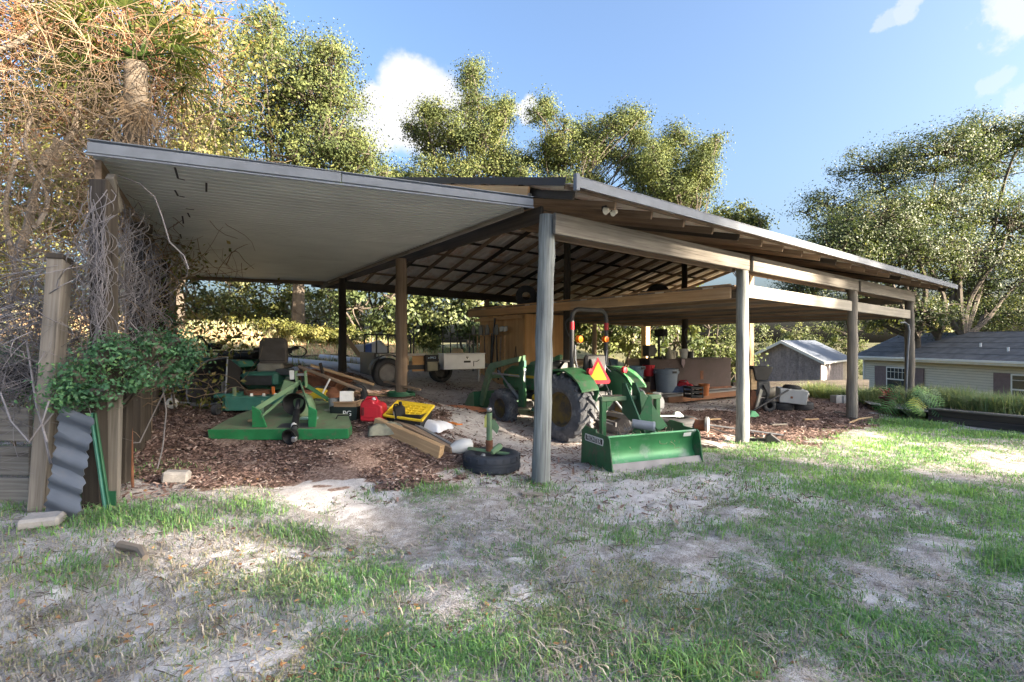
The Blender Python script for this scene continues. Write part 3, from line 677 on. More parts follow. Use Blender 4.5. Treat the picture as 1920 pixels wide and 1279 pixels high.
tr.box('hood_stripe', m_yel, (1.6, .275, .98), (.9, .006, .05), parent=hd); tr.box('dashboard', m_dgrey, (.95, 0, 1.1), (.22, .5, .36), bevel=.03)
tr.p('steering_wheel', m_black2, MB().tube(arc((.70, 0, 1.30), .17, 0, 2 * math.pi * 23 / 24, 23, 'XY'), .014, 6, closed=True), smooth=True); tr.tube('steering_column', m_black2, [(.9, 0, 1.1), (.7, 0, 1.3)], .025)
tr.box('floor_panel', m_greend, (.62, 0, .70), (.7, .95, .03), bevel=.01)
for s in (-1, 1):
    mb = MB(); pts = arc((0, 0, .545), .635, R(18), R(150), 9, 'XZ'); vs = []; 
    for x, _, z in pts: vs += [(x, s * .40, z + .02), (x, s * .78, z)]
    n0 = len(vs); vs += [(a, b, c + .03) for a, b, c in vs]; fs = []
    for i in range(9): fs += [(2*i, 2*i+1, 2*i+3, 2*i+2), (n0+2*i+2, n0+2*i+3, n0+2*i+1, n0+2*i), (2*i+1, n0+2*i+1, n0+2*i+3, 2*i+3), (2*i+2, n0+2*i+2, n0+2*i, 2*i)]
    fs += [(0, n0, n0+1, 1), (2*9, 2*9+1, n0+2*9+1, n0+2*9)]
    fe = tr.p('fender', m_green, mb.add(vs, fs)); tr.p('inner_fender', m_greend, MB().prism([(x, z) for x, _, z in pts] + [(-.45, .62), (.5, .62)], s * .385, s * .40, 'Y'), fe)
    tr.p('tail_lamp', m_red, MB().lathe([(.001, -.04), (.05, -.035), (.055, .02), (.04, .03)], 14, (-.36, s * .42, 1.17), 'X'), fe, smooth=True)
    rp = tr.tube('amber_bracket', m_black2, [(.05, s * .42, 1.70), (.0, s * .34, 1.70)], .012); tr.p('amber_lamp', m_amber, MB().lathe([(.001, -.045), (.055, -.04), (.06, .03), (.001, .05)], 14, (-.02, s * .32, 1.70), 'X'), rp, smooth=True)
tr.tube('roll_bar', m_dgrey, [(.05, .42, .62), (.05, .42, 2.02)] + [(.05, .27 + .15 * math.cos(a), 2.06 + .15 * math.sin(a)) for a in (R(15), R(40), R(65), R(90))] + [(.05, -.27 - .15 * math.cos(a), 2.06 + .15 * math.sin(a)) for a in (R(90), R(65), R(40), R(15))] + [(.05, -.42, 2.02), (.05, -.42, .62)], .038, 10)
for s in (-1, 1): tr.tube('warning_sticker', m_red, [(.05, s * .42, 1.86), (.05, s * .42, 1.99)], .0395, 10)
tr.tube('cable', m_grey, [(.0, .39, 1.6), (-.03, .41, 1.35), (-.05, .38, 1.2), (-.08, .42, 1.0), (-.2, .45, .9)], .012, 6); tr.tube('rag', m_cream, [(.0, .42, 1.28), (-.02, .44, 1.1), (-.03, .42, .95), (-.06, .44, .88)], [.02, .045, .04, .015], 8)
tr.tube('cable', m_grey, [(.0, -.38, 1.5), (-.06, -.28, 1.22), (-.1, -.2, 1.0), (-.12, -.3, .8)], .009, 6); tr.tube('cable', m_grey, [(-.06, -.28, 1.22), (-.1, -.42, 1.1), (-.2, -.45, .95)], .009, 6)
st_ = tr.p('seat', m_black2, MB().prism([(-.05, .84), (.42, .84), (.44, .95), (.05, .96), (-.02, 1.42), (-.12, 1.44), (-.13, .95)], -.24, .24, 'Y'), bevel=.035)
SMV = Matrix.Translation((-.26, .12, 0)) @ Matrix.Rotation(R(-26), 4, 'Z') @ Matrix.Translation((0, 0, 1.17)) @ Matrix.Scale(1.16, 4) @ Matrix.Translation((0, 0, -1.17))
sm_ = tr.p('slow_vehicle_sign', m_red, MB().prism([(.0, 1.36), (.19, 1.02), (.17, .98), (-.17, .98), (-.19, 1.02)], -.005, .005, 'X').xf(SMV), label='orange triangle with red border')
tr.p('triangle_face', m_orange, MB().prism([(.0, 1.30), (.135, 1.035), (-.135, 1.035)], -.012, -.0055, 'X').xf(SMV), sm_)
tr.box('sign_bracket', m_dgrey, (-.15, .12, 1.12), (.02, .12, .5)); tr.box('sign_bracket', m_black2, (-.16, .12, .94), (.08, .4, .1), bevel=.02)
for s in (-1, 1):
    tr.p('lift_arm', m_dgrey, MB().bar((-.05, s * .22, .42), (-.85, s * .33, .36), .03, .07)); tr.p('lift_link', m_grey, MB().tube([(-.15, s * .24, .80), (-.55, s * .30, .40)], .018)); tr.p('stabiliser', m_grey, MB().tube([(-.1, s * .38, .45), (-.8, s * .34, .36)], .012))
    tr.p('hydraulic_hose', m_dgrey, MB().tube([(-.12, s * .1, .78), (-.3, s * .16, .82), (-.42, s * .05, .62), (-.3, s * .02, .5)], .012, 6), smooth=True)
tr.tube('top_link', m_grey, [(-.12, 0, .72), (-.8, 0, .78)], .022); tr.box('hitch_casting', m_dgrey, (-.16, 0, .62), (.14, .36, .36), bevel=.03); tr.tube('power_shaft', m_dgrey, [(-.2, 0, .5), (-.34, 0, .5)], .03)
for s in (-1, 1):
    ma = tr.p('loader_mast', m_green, MB().prism([(1.27, .42), (1.45, .42), (1.43, 1.36), (1.30, 1.40)], s * .46 - .035, s * .46 + .035, 'Y'), bevel=.008)
    tr.box('decal_strip', M('white_decal', (.62, .66, .66), .5, 0, .08), (1.285, s * .46, .98), (.006, .05, .34), rot=(0, -.03, 0), parent=ma); tr.box('decal_strip', m_teal, (1.275, s * .46, 1.24), (.006, .055, .12), parent=ma)
    ar = tr.p('loader_arm', m_greenw, MB().prism([(1.32, 1.38), (1.36, 1.28), (2.15, 1.12), (2.30, .98), (2.62, .32), (2.74, .36), (2.44, 1.08), (2.30, 1.22)], s * .46 - .03 + s * .07, s * .46 + .03 + s * .07, 'Y'), bevel=.006)
    tr.p('lift_cylinder', m_grey, MB().tube([(1.42, s * .46, .55), (1.75, s * .5, .82)], .035).tube([(1.75, s * .5, .82), (2.1, s * .5, 1.08)], .018), smooth=True); tr.p('cross_rod', m_grey, MB().tube([(1.4, s * .5, 1.0), (2.25, s * .53, 1.02)], .018), smooth=True)
    tr.p('bucket_cylinder', m_grey, MB().tube([(2.3, s * .48, 1.0), (2.66, s * .48, .62)], .028), smooth=True)
tr.p('loader_tie', m_greenw, MB().tube([(2.3, -.5, .95), (2.3, .5, .95)], .04), smooth=True)
bk = tr.p('loader_bucket', m_greend, MB().prism([(2.70, .62), (2.66, .12), (2.78, .02), (3.25, .0), (3.26, .02), (2.80, .05), (2.70, .14), (2.74, .60)], -.70, .70, 'Y'))
for s in (-1, 1): tr.p('bucket_side', m_greenw, MB().prism([(2.70, .62), (2.66, .12), (2.78, .02), (3.25, .0), (3.2, .12), (2.86, .56)], s * .70 - .006, s * .70 + .006, 'Y'), bk)
tr.p('oil_filter', m_yel, MB().lathe([(.05, -.08), (.055, .08)], 12, (1.05, .36, .62), 'X'), smooth=True); tr.p('step', m_teal, MB().box((.85, .46, .42), (.3, .2, .06)), bevel=.02)
tr.p('headlamp', m_wplast, MB().lathe([(.06, -.02), (.06, .02)], 12, (2.28, .16, .98), 'X')); tr.p('headlamp', m_wplast, MB().lathe([(.06, -.02), (.06, .02)], 12, (2.28, -.16, .98), 'X'))

# --- box blade behind the tractor
bb = Thing('box_blade', 'green box blade scraper standing on the sand behind the tractor', 'box blade', (1.795, 6.40, -.06), math.atan2(.375, .927)); bb.o.scale = (1.03, 1, 1.12)
hw = .66
mold = [(-.02, .12), (.05, .15), (.10, .22), (.11, .30), (.08, .38), (.03, .44), (.04, .455), (.10, .39), (.13, .30), (.12, .21), (.065, .135), (0, .105)]
bb.p('moldboard', M('scraped_green_steel', (.06, .26, .10), .38, .15, .25, 3, (.32, .36, .34), 2.2, .52), MB().prism(mold, -hw, hw, 'X'), smooth=True)
bb.p('cutting_edge', M('scoured_steel', (.22, .21, .215), .6, .15, .2, 4, (.28, .22, .18), 4, .6), MB().prism([(-.13, 0), (-.035, .165), (-.02, .163), (-.11, -.005)], -hw - .004, hw + .004, 'X'))
for i in range(5): bb.p('bolt', m_dgrey, MB().lathe([(.014, 0), (.012, .012)], 8, (-.5 + i * .25, -.03, .118), 'Y'))
for s in (-1, 1):
    sp = bb.p('side_plate', m_green, MB().prism([(-.10, .0), (-.02, .42), (.02, .455), (.28, .46), (.30, .49), (.56, .50), (.64, .44), (.66, .06), (.60, .0)], s * hw - .009, s * hw + .009, 'X'), bevel=.003)
    if s < 0:
        dc = bb.p('decal', m_txt, MB().prism([(.12, .335), (.54, .335), (.555, .36), (.54, .415), (.12, .415), (.105, .39)], s * hw - .0125, s * hw - .0095, 'X'), sp)
        dk = bb.p('decal_band', m_txtb, MB().prism([(.13, .347), (.53, .347), (.53, .403), (.13, .403)], s * hw - .0135, s * hw - .0126, 'X'), sp)
        mtx = Matrix(((0, 0, -1, -hw - .0150), (-1, 0, 0, .33), (0, 1, 0, .374), (0, 0, 0, 1))); text(sp, 'lettering', 'FRONTIER', m_txt, .072, mtx)
bb.p('floor_bar', m_green, MB().box((0, .30, .30), (1.3, .08, .08)), bevel=.006)
bb.p('rear_gate', m_greend, MB().prism([(.36, .05), (.40, .25), (.42, .30), (.40, .30), (.36, .22), (.34, .05)], -.64, .64, 'X'))
for x in (-.42, .42): bb.p('hitch_upright', m_green, MB().prism([(.50, .34), (.57, .34), (.57, .80), (.50, .80)], x - .035, x + .035, 'X'), bevel=.006)
bb.p('hitch_crossbar', m_greenw, MB().box((0, .535, .80), (.92, .09, .05)), bevel=.006); bb.p('corner_gusset', m_green, MB().prism([(-.385, .79), (-.26, .79), (-.385, .66)], .50, .53, 'Y'))
bb.p('mast_plate', m_greend, MB().prism([(.06, .40), (.60, .62), (.60, .98), (.52, .98)], -.09, -.065, 'X'), bevel=.004); bb.p('mast_plate', m_greend, MB().prism([(.06, .40), (.60, .62), (.60, .98), (.52, .98)], .065, .09, 'X'), bevel=.004)
bb.p('brace_plate', m_green, MB().prism([(-.28, .36), (.02, .30), (.0, .84), (-.04, .86)], .20, .22, 'Y').xf(Matrix.Rotation(R(-24), 4, 'Z')), bevel=.003); bb.p('brace_plate', m_greend, MB().prism([(.06, .88), (.12, .90), (.62, .44), (.44, .40), (.10, .62)], .30, .315, 'Y').xf(Matrix.Rotation(R(14), 4, 'Z')), bevel=.003)
bb.tube('manual_tube', M('grey_pvc_tube', (.16, .18, .21), .4, 0, .15), [(-.26, .12, .56), (-.03, .0, .53)], .052, 16); bb.p('tube_cap', M('grey_cap', (.26, .28, .31), .4), MB().lathe([(.056, -.012), (.056, .012)], 18), None).matrix_local = Matrix.Translation((-.03, .0, .53)) @ Vector((.23, -.12, -.03)).to_track_quat('Z', 'Y').to_matrix().to_4x4()
rgs = np.random.default_rng(3); Vv, Ff = strands(np.cumsum(np.concatenate([np.stack([rgs.uniform(-.3, .5, (90, 1)), rgs.uniform(.12, .45, (90, 1)), rgs.uniform(.30, .40, (90, 1))], -1), rgs.normal(0, .035, (90, 4, 3))], 1), 1), np.full(90, .005))
o = link('dry_straw', fastmesh('dry_straw', Vv, 4, Ff, M('dry_straw', (.50, .40, .28), .9, bump=0)), bb.o); bb.box('serial_plate', m_wplast, (.5, .022, .405), (.12, .004, .045), rot=(.35, 0, 0))

# --- rotary cutter
rc = Thing('rotary_cutter', 'green rotary cutter with flat rounded deck and black drive shaft on the mulch', 'rotary cutter', (*gnd(525, 829)[:2], gnd(525, 829).z + .03), R(2), rx=R(10.5))
deck = [(-.83, 0), (.83, 0), (.84, .12), (.62, .72), (.45, 1.02), (.1, 1.2), (-.25, 1.18), (-.55, 1.0), (-.76, .62), (-.82, .3)]
rc.p('deck', m_moss, MB().prism(deck, .10, .125), bevel=.004)
for (x0, y0), (x1, y1) in zip(deck, deck[1:] + deck[:1]):
    rc.p('skirt', m_green, MB().bar((x0, y0, .06), (x1, y1, .06), .012, .12))
rc.p('front_lip', M('bright_green_paint', (.02, .19, .065), .5, 0, .25, 5, (.13, .13, .09), 9, .56), MB().box((0, -.02, .065), (1.68, .03, .13)), bevel=.004)
for x in (-.28, .40):
    rc.p('hitch_bracket', M('bright_green_paint'), MB().prism([(x - .07, .13), (x + .11 * (1 if x < 0 else .2), .13), (x + .05, .34), (x - .05, .40)], .05, .075, 'Y'), bevel=.003)
    rc.p('hitch_bracket', M('bright_green_paint'), MB().prism([(.05, .13), (.30, .13), (.08, .40)], x - .06, x - .045, 'X'))
    rc.p('frame_arm', m_greenw, MB().bar((x - .04, .07, .34), (.06, .60, .56), .012, .06)); rc.p('frame_arm', m_greend, MB().bar((.06 + x * .08, .60, .55), (x * .9, 1.0, .14), .012, .05))
rc.p('frame_arm', m_greenw, MB().bar((-.24, .09, .26), (-.05, .52, .44), .015, .03))
for x in (.02, .14): rc.p('top_hitch', m_greenw, MB().box((x, .60, .60), (.014, .08, .22)), bevel=.003)
rc.box('top_pin', m_grey, (.08, .60, .66), (.16, .03, .03)); rc.box('hitch_plate', m_wplast, (-.03, .58, .66), (.06, .02, .12))
rc.p('gearbox', m_greenw, MB().lathe([(.17, .12), (.17, .2), (.13, .34), (.07, .38)], 14, (.06, .62, 0)), smooth=True)
rc.p('shaft_shield', m_black2, MB().lathe([(.07, 0), (.12, -.08), (.15, -.17), (.145, -.17), (.11, -.08), (.06, 0)], 20, (0, 0, 0), 'Y').xf(Matrix.Translation((.06, .52, .33))), smooth=True)
rc.tube('drive_shaft', m_dgrey, [(.06, .5, .33), (.13, .22, .24), (.24, -.16, .12)], .03, 10); rc.tube('drive_shaft', m_black2, [(.115, .28, .26), (.205, -.04, .155)], .042, 12)
rc.p('shaft_end_guard', m_black2, MB().lathe([(.05, 0), (.075, -.03), (.095, -.12), (.085, -.12), (.045, -.02)], 16, (0, 0, 0), 'Y').xf(Matrix.Translation((.235, -.12, .11)) @ Matrix.Rotation(R(-16), 4, 'Z')), smooth=True); rc.p('shaft_yoke', m_steel, MB().box((.27, -.24, .09), (.06, .06, .06)), bevel=.01)
rc.tube('shaft_label', m_wplast, [(.187, .01, .17), (.2, -.03, .158)], .044, 12); rc.box('fallen_wood', w_tan, (-.42, .28, .14), (.16, .04, .03), rot=(0, 0, .15)); rc.box('deck_opening', m_dgrey, (.16, .12, .128), (.42, .16, .004)); rc.box('deck_tray', M('pale_teal', (.22, .34, .30), .5), (.26, .30, .16), (.22, .05, .03)); rc.p('lever', m_greenw, MB().bar((-.38, .42, .13), (-.43, .55, .32), .03, .012)); rc.tube('handle', m_black2, [(.58, .36, .13), (.60, .38, .17), (.74, .38, .17), (.76, .36, .13)], .008)

# --- teal mowing deck
p = gd(520, 7.9); md = Thing('mower_deck', 'teal-green finishing mower deck lying behind the rotary cutter', 'mower deck', p, R(3))
md.box('deck', m_teal, (.02, 0, .24), (1.35, .55, .05), bevel=.01); md.box('front_skirt', m_teal, (.0, -.28, .16), (1.3, .02, .2)); md.box('skirt', m_teal, (-.68, 0, .16), (.02, .55, .2)); md.box('skirt', m_teal, (.68, 0, .16), (.02, .55, .2))
md.p('belt_cover', m_teal, MB().prism([(-.86, -.2), (-.55, -.24), (-.42, .25), (-.62, .3)], .24, .30), bevel=.01); md.p('pulley', m_rust, MB().lathe([(.19, .27), (.19, .33), (.05, .34)], 20, (-.32, .05, 0)), smooth=True); md.p('pulley', m_rust, MB().lathe([(.15, .27), (.15, .31), (.05, .33)], 20, (.38, .05, 0)), smooth=True)
md.p('spindle', m_greenw, MB().lathe([(.03, .25), (.03, .4)], 8, (-.55, -.2, 0))); md.p('engine_cover', m_greenw, MB().prism([(.02, .26), (.30, .26), (.26, .44), (.10, .50)], -.1, .1, 'Y').xf(Matrix.Rotation(.3, 4, 'Z')), bevel=.01); md.box('latch', M('orange_paint', (.6, .16, .03), .5), (.0, -.15, .34), (.04, .04, .12))
for x in (-.3, -.12, .05): md.p('bolt', m_wplast, MB().lathe([(.025, 0), (.02, .04)], 8, (x, -.2, .265)))
for x in (-.72, .72): md.p('gauge_wheel', m_rubber, MB().lathe([(.02, -.03), (.09, -.035), (.09, .035), (.02, .03)], 14, (x, -.38, .09), 'X'), smooth=True)

# --- riding mower seen from behind
p = gd(513, 9.0); rm = Thing('riding_mower', 'dark green riding mower with a high brown-black seat', 'riding mower', p, R(2)); rm.o.scale = (1.1, 1, .66)
rm.box('chassis', m_greend, (0, .3, .36), (.6, 1.2, .24), bevel=.03); rm.box('engine_shroud', m_teal, (-.05, -.25, .55), (.55, .4, .36), bevel=.05); rm.box('engine_grille', m_dgrey, (-.05, -.46, .52), (.4, .02, .24)); rm.box('fuel_tank', m_teal, (-.12, -.2, .42), (.36, .4, .22), bevel=.05)
for s in (-1, 1): wheel(rm, .1, s * .42, .28, .2, .14, m_grey, m_rubber).rotation_euler = (0, 0, R(90))
for s in (-1, 1):
    w_ = [c for c in rm.o.children if c.name.startswith('wheel')][0 if s < 0 else 1]; w_.location = (s * .42, -.05, .28)
for s in (-1, 1): rm.box('fender', m_teal, (s * .38, .0, .62), (.24, .6, .05), bevel=.02)
rm.box('seat_base', m_seat, (.02, .1, .84), (.42, .4, .12), bevel=.04)
rm.p('seat_back', m_seat, MB().prism([(-.21, .92), (.21, .92), (.225, 1.1), (.21, 1.52), (.15, 1.60), (-.15, 1.60), (-.21, 1.52), (-.225, 1.1)], -.1, .0, 'Y').xf(Matrix.Translation((.02, 0, 0))), bevel=.025); rm.p('seat_seam', m_black2, MB().box((.02, -.104, 1.0), (.40, .006, .012)))
rm.box('seat_support', M('pale_worn_plastic', (.26, .24, .20), .6), (.0, -.12, .82), (.40, .12, .22), bevel=.03)
for s in (-1, 1): rm.p('armrest', m_black2, MB().tube([(s * .25, .0, 1.2), (s * .27, -.03, 1.3), (s * .28, .25, 1.32)], .04, 8), smooth=True)
rm.p('steering_wheel', m_black2, MB().tube(arc((.22, .45, 1.22), .15, 0, 2 * math.pi * 19 / 20, 19, 'XZ'), .014, 6, closed=True), smooth=True)
for s in (-1, 1): rm.tube('lap_bar', m_dgrey, [(-.3, .5, .6 + .0 * s), (-.28, .5, 1.12 + .06 * s), (-.9, .5, 1.14 + .06 * s)], .012)
rm.box('battery', m_dgrey, (.27, -.25, .72), (.22, .2, .16), bevel=.01)

# --- quad bike
p = gd(425, 9.4); atv = Thing('quad_bike', 'dark green quad bike with black handlebars beside the mower', 'quad bike', p, R(160))
for x in (-.55, .6):
    for s in (-1, 1): wheel(atv, x, s * .4, .28, .22, .13, m_grey, m_rubber)
atv.box('frame', m_dgrey, (0, 0, .4), (1.1, .3, .18), bevel=.03); atv.p('body', m_greend, MB().prism([(-.7, .58), (-.2, .56), (.2, .72), (.8, .66), (.86, .58), (.5, .46), (-.6, .46)], -.2, .2, 'Y'), bevel=.04)
atv.p('seat', m_black2, MB().prism([(-.75, .66), (.05, .64), (.12, .76), (-.1, .78), (-.7, .76)], -.15, .15, 'Y'), bevel=.04)
for x0 in (-.55, .6):
    for s in (-1, 1): atv.p('fender', m_teal, MB().prism([(x0 - .36, .54), (x0 - .28, .64), (x0 + .28, .66), (x0 + .40, .56), (x0 + .28, .61), (x0 - .24, .60)], s * .2, s * .52, 'Y'), bevel=.005)
for s in (-1, 1): atv.tube('front_rack', m_dgrey, [(.35, s * .3, .78), (.95, s * .3, .78)], .014); atv.tube('rear_rack', m_dgrey, [(-.95, s * .28, .80), (-.45, s * .28, .80)], .014)
for x in (.4, .6, .9): atv.tube('front_rack', m_dgrey, [(x, -.38, .78), (x, .38, .78)], .014)
for x in (-.9, -.5): atv.tube('rear_rack', m_dgrey, [(x, -.34, .80), (x, .34, .80)], .014)
atv.tube('handlebar', m_black2, [(.16, -.42, 1.06), (.24, -.30, 1.04), (.30, -.10, .86), (.30, .10, .86), (.24, .30, 1.04), (.16, .42, 1.06)], .016)
for s in (-1, 1): atv.tube('grip', m_black2, [(.14, s * .46, 1.065), (.2, s * .34, 1.05)], .026)
atv.box('instrument_pod', m_black2, (.32, 0, .88), (.2, .24, .12), bevel=.03); atv.p('headlamp', m_wplast, MB().lathe([(.07, -.02), (.05, .05)], 14, (.45, 0, .86), 'X'), smooth=True); atv.p('tank', m_bluep, MB().lathe([(.001, -.2), (.13, -.18), (.15, 0), (.13, .18), (.001, .2)], 14, (-.3, -.42, .62), 'X'), smooth=True)

# --- black poly tub of a tipped dump cart
p = gd(398, 8.0); tb_ = Thing('tipped_cart', 'black plastic dump cart tipped on its side showing its hollow tub', 'cart', p + Vector((0, 0, .02)), R(0))
def tub_mb(L, w, dpt, tap, th=.02):
    o_ = [(-L/2, -w/2), (L/2, -w/2), (L/2, w/2), (-L/2, w/2)]; mb = MB(); vs = []
    for k, z in ((1.0, 0), (tap, -dpt)): vs += [(x * k, y * k, z) for x, y in o_]
    for k, z in ((1 - th * 2, 0), (tap * (1 - th * 2), -dpt + th)): vs += [(x * k, y * k, z) for x, y in o_]
    fs = [(0, 1, 5, 4), (1, 2, 6, 5), (2, 3, 7, 6), (3, 0, 4, 7), (4, 5, 6, 7), (9, 8, 12, 13), (10, 9, 13, 14), (11, 10, 14, 15), (8, 11, 15, 12), (15, 14, 13, 12), (0, 8, 9, 1), (1, 9, 10, 2), (2, 10, 11, 3), (3, 11, 8, 0)]
    return mb.add(vs, fs)
dsh = [(.40, -.34), (.40, .34), (.0, .36), (-.22, .30), (-.38, .16), (-.44, 0), (-.42, -.16), (-.34, -.30), (-.1, -.35)]
def shell(outline, dpt, tap, th=.94):
    k = len(outline); vs = [(x, y, 0) for x, y in outline] + [(x * tap, y * tap, -dpt) for x, y in outline] + [(x * th, y * th, 0) for x, y in outline] + [(x * tap * th, y * tap * th, -dpt + .02) for x, y in outline]; fs = []
    for i in range(k):
        j = (i + 1) % k; fs += [(i, j, k + j, k + i), (2 * k + j, 2 * k + i, 3 * k + i, 3 * k + j), (i, 2 * k + i, 2 * k + j, j)]
    return MB().add(vs, fs + [tuple(range(k, 2 * k)), tuple(reversed(range(3 * k, 4 * k)))])
t1 = tb_.p('tub', M('scuffed_black_tub', (.03, .029, .032), .5, 0, .3, 5, (.09, .075, .065), 4, .6), shell(dsh, .34, .74), bevel=.008); t1.matrix_local = Matrix.Translation((-.02, -.1, .36)) @ Matrix.Rotation(R(-22), 4, 'Z') @ Matrix.Rotation(R(78), 4, 'X') @ Matrix.Rotation(R(10), 4, 'Z')
r1 = tb_.p('rim', m_grey, MB().tube([(x, y, 0) for x, y in dsh], .014, 6, closed=True), t1)
ax = tb_.tube('axle', m_steel, [(-.42, -.28, .09), (.05, -.30, .05)], .014); 
wl_ = tb_.p('wheel', m_wplast, MB().lathe([(.02, -.025), (.05, -.03), (.08, -.02), (.08, .02), (.05, .03), (.02, .025)], 18, (-.40, -.34, .075), 'Y'), smooth=True); tb_.p('hub', m_black2, MB().lathe([(.026, -.034), (.026, .034)], 12, (-.40, -.34, .075), 'Y'), wl_); tb_.box('wheel_fork', m_steel, (-.41, -.31, .14), (.05, .03, .12), bevel=.005); tb_.box('label_panel', M('grey_label', (.26, .25, .24), .6), (.29, -.12, .30), (.02, .16, .2), rot=(.2, .2, -.4))

# --- old wheelbarrow with long handles
p = gd(610, 8.4); wb = Thing('wheelbarrow', 'old wheelbarrow with rusty tray and long wooden handles under the black post', 'wheelbarrow', p, R(-8))
t1 = wb.p('tray', m_rust, tub_mb(.75, .6, .24, .6), bevel=.01); t1.matrix_local = Matrix.Translation((-.05, .1, .50)) @ Matrix.Rotation(R(14), 4, 'Y')
wb.board('handle', w_brown, (-.35, -.2, .66), (.75, -.28, .30), .045, .045); wb.board('handle', w_tan, (-.38, .22, .66), (.72, .28, .34), .045, .045)
wb.board('leg', w_dark, (-.36, -.16, .70), (-.16, -.2, .05), .03, .05); wb.board('leg', w_dark, (-.20, .2, .70), (-.02, .2, .05), .03, .05)
wb.p('wheel', m_rubber, tyre_mb(.17, .09, .08, 'Y', 20, c=(.55, 0, .2)), smooth=True); wb.p('brace', m_dgrey, MB().prism([(-.1, .1), (.3, .0), (.36, .12), (.0, .28)], -.03, -.0, 'Y'))

# --- odds and ends on the mulch between cutter and trailer
def bucket(name, label, loc, r0, r1, hgt, mat, lid=None, handle=True, group=None, tilt=(0, 0, 0), ribs=True):
    t = Thing(name, label, 'bucket', loc, tilt[2], group, tilt[0], tilt[1])
    prof = [(r0, 0), (r0 * .2 + r1 * .8, hgt * .78)] + ([(r1 + .008, hgt * .79), (r1 + .008, hgt * .82), (r1, hgt * .83), (r1 + .002, hgt * .93), (r1 + .01, hgt * .935)] if ribs else []) + [(r1 + .01, hgt), (r1 - .006, hgt), (r0 - .006, .01)]
    t.p('body', mat, MB().lathe(prof, 22, capt=True), smooth=True)
    if lid: t.p('lid', lid, MB().lathe([(r1 + .014, hgt - .02), (r1 + .014, hgt + .012), (r1 - .01, hgt + .018), (r1 - .02, hgt + .01), (.001, hgt + .01)], 22, capt=False), smooth=True)
    if handle: t.p('handle', m_steel, MB().tube([(r1 * math.cos(a), -.02 - r1 * .9 * math.sin(a) * .6, hgt * .85 - r1 * .75 * math.sin(a)) for a in np.linspace(0, math.pi, 9)], .004, 5), smooth=True)
    return t
def gas_can(label, loc, rz, L, w, hh, mat, cap=None, tilt=0):
    t = Thing('gas_can', label, 'gas can', loc, rz, 'red fuel cans', 0, tilt)
    t.p('body', mat, MB().prism([(-L/2, 0), (L/2, 0), (L/2, hh * .66), (L * .36, hh * .8), (L * .16, hh * .82), (L*.1, hh*.92), (-L * .3, hh * .95), (-L/2, hh * .8)], -w/2, w/2, 'Y'), bevel=.02)
    t.p('handle', mat, MB().tube([(-L * .42, 0, hh * .84), (-L * .3, 0, hh * 1.02), (L * .1, 0, hh * 1.02), (L * .18, 0, hh * .84)], .018, 8), smooth=True); t.p('cap', cap or m_wplast, MB().lathe([(.028, 0), (.028, .03), (.02, .035)], 14, (L * .02, 0, hh * .92)), smooth=True); t.box('side_panel', mat, (0, -w/2 - .003, hh * .4), (L * .6, .008, hh * .45), bevel=.004); t.box('grip_slot', M('dark_red_recess', (.12, .01, .012), .6), (-L * .36, -w/2 - .004, hh * .45), (L * .13, .006, hh * .36)); return t
p = gd(701, 6.85); gas_can('red plastic fuel can beside the black crate on the mulch', p, R(-6), .30, .22, .30, m_red)
p = gd(652, 7.0); cr_ = Thing('crate', 'black plastic crate lettered PG holding a cardboard box', 'crate', p, R(-4))
cr_.p('body', M('black_crate_plastic', (.012, .02, .02), .45, 0, .3), tub_mb(.38, .3, .20, .92).xf(Matrix.Translation((0, 0, .20))), bevel=.006); text(cr_.o, 'lettering', 'PG', m_txt, .10, Matrix.Translation((.05, -.149, .11)) @ Matrix.Rotation(R(86), 4, 'X'))
one('cardboard_box', m_card, MB().box((0, 0, .08), (.30, .22, .16)).bar((-.15, -.13, .17), (.15, -.13, .17), .06, .005).bar((.16, -.1, .17), (.16, .1, .18), .06, .005), 'low brown cardboard box standing in the black crate', 'box', p + Vector((0, 0, .09)), (0, 0, R(-4)))
one('white_carton', m_wplast, MB().box((0, 0, .07), (.17, .12, .14)).box((0, -.062, .09), (.09, .004, .025)), 'small white carton on top of the crate', 'carton', p + Vector((-.02, .02, .252)), (R(-8), 0, R(8)), bevel=.004)
bucket('metal_pail', 'small ribbed grey metal pail left of the black crate', gd(625, 7.05) + Vector((0, 0, .16)), .055, .06, .16, m_grey, None, False); one('concrete_block', M('rough_concrete', (.30, .28, .26), .95, 0, .25, 8, bump=.6), MB().box((0, 0, .09), (.2, .2, .18)), 'rough block under the small metal pail', 'block', gd(625, 7.08) + Vector((0, 0, -.01)), bevel=.01)
t = Thing('yellow_chute', 'bent yellow metal arm lying beside the mower deck', 'machine arm', gd(590, 7.5), R(-20)); t.p('arm', m_yel, MB().prism([(-.22, .24), (-.1, .30), (.0, .36), (.20, .30), (.24, .26), (.02, .26), (-.2, .20)], -.03, .03, 'Y'), bevel=.01); t.p('blade', m_yel, MB().bar((.22, 0, .22), (.48, -.12, .03), .07, .015)); t.p('stand', m_dgrey, MB().box((0, 0, .12), (.3, .1, .24)), bevel=.01)
t = Thing('old_tiller', 'heap of a red-handled tiller with yellow guard behind the yellow arm', 'tiller', gd(596, 8.05), R(10)); t.p('guard', m_yel, MB().prism([(-.16, .12), (.1, .10), (.16, .32), (-.02, .36)], -.1, .1, 'Y'), bevel=.01); t.p('engine', m_dgrey, MB().box((.05, .1, .24), (.26, .22, .26)), bevel=.03); t.p('cover', m_rust, MB().lathe([(.12, .2), (.13, .28), (.06, .36)], 14, (.22, 0, 0)), smooth=True); t.tube('handle', m_wplast, [(.0, -.14, .08), (.2, -.1, .50)], .014); t.tube('handle', m_rust, [(-.25, 0, .05), (-.2, 0, .45)], .018)
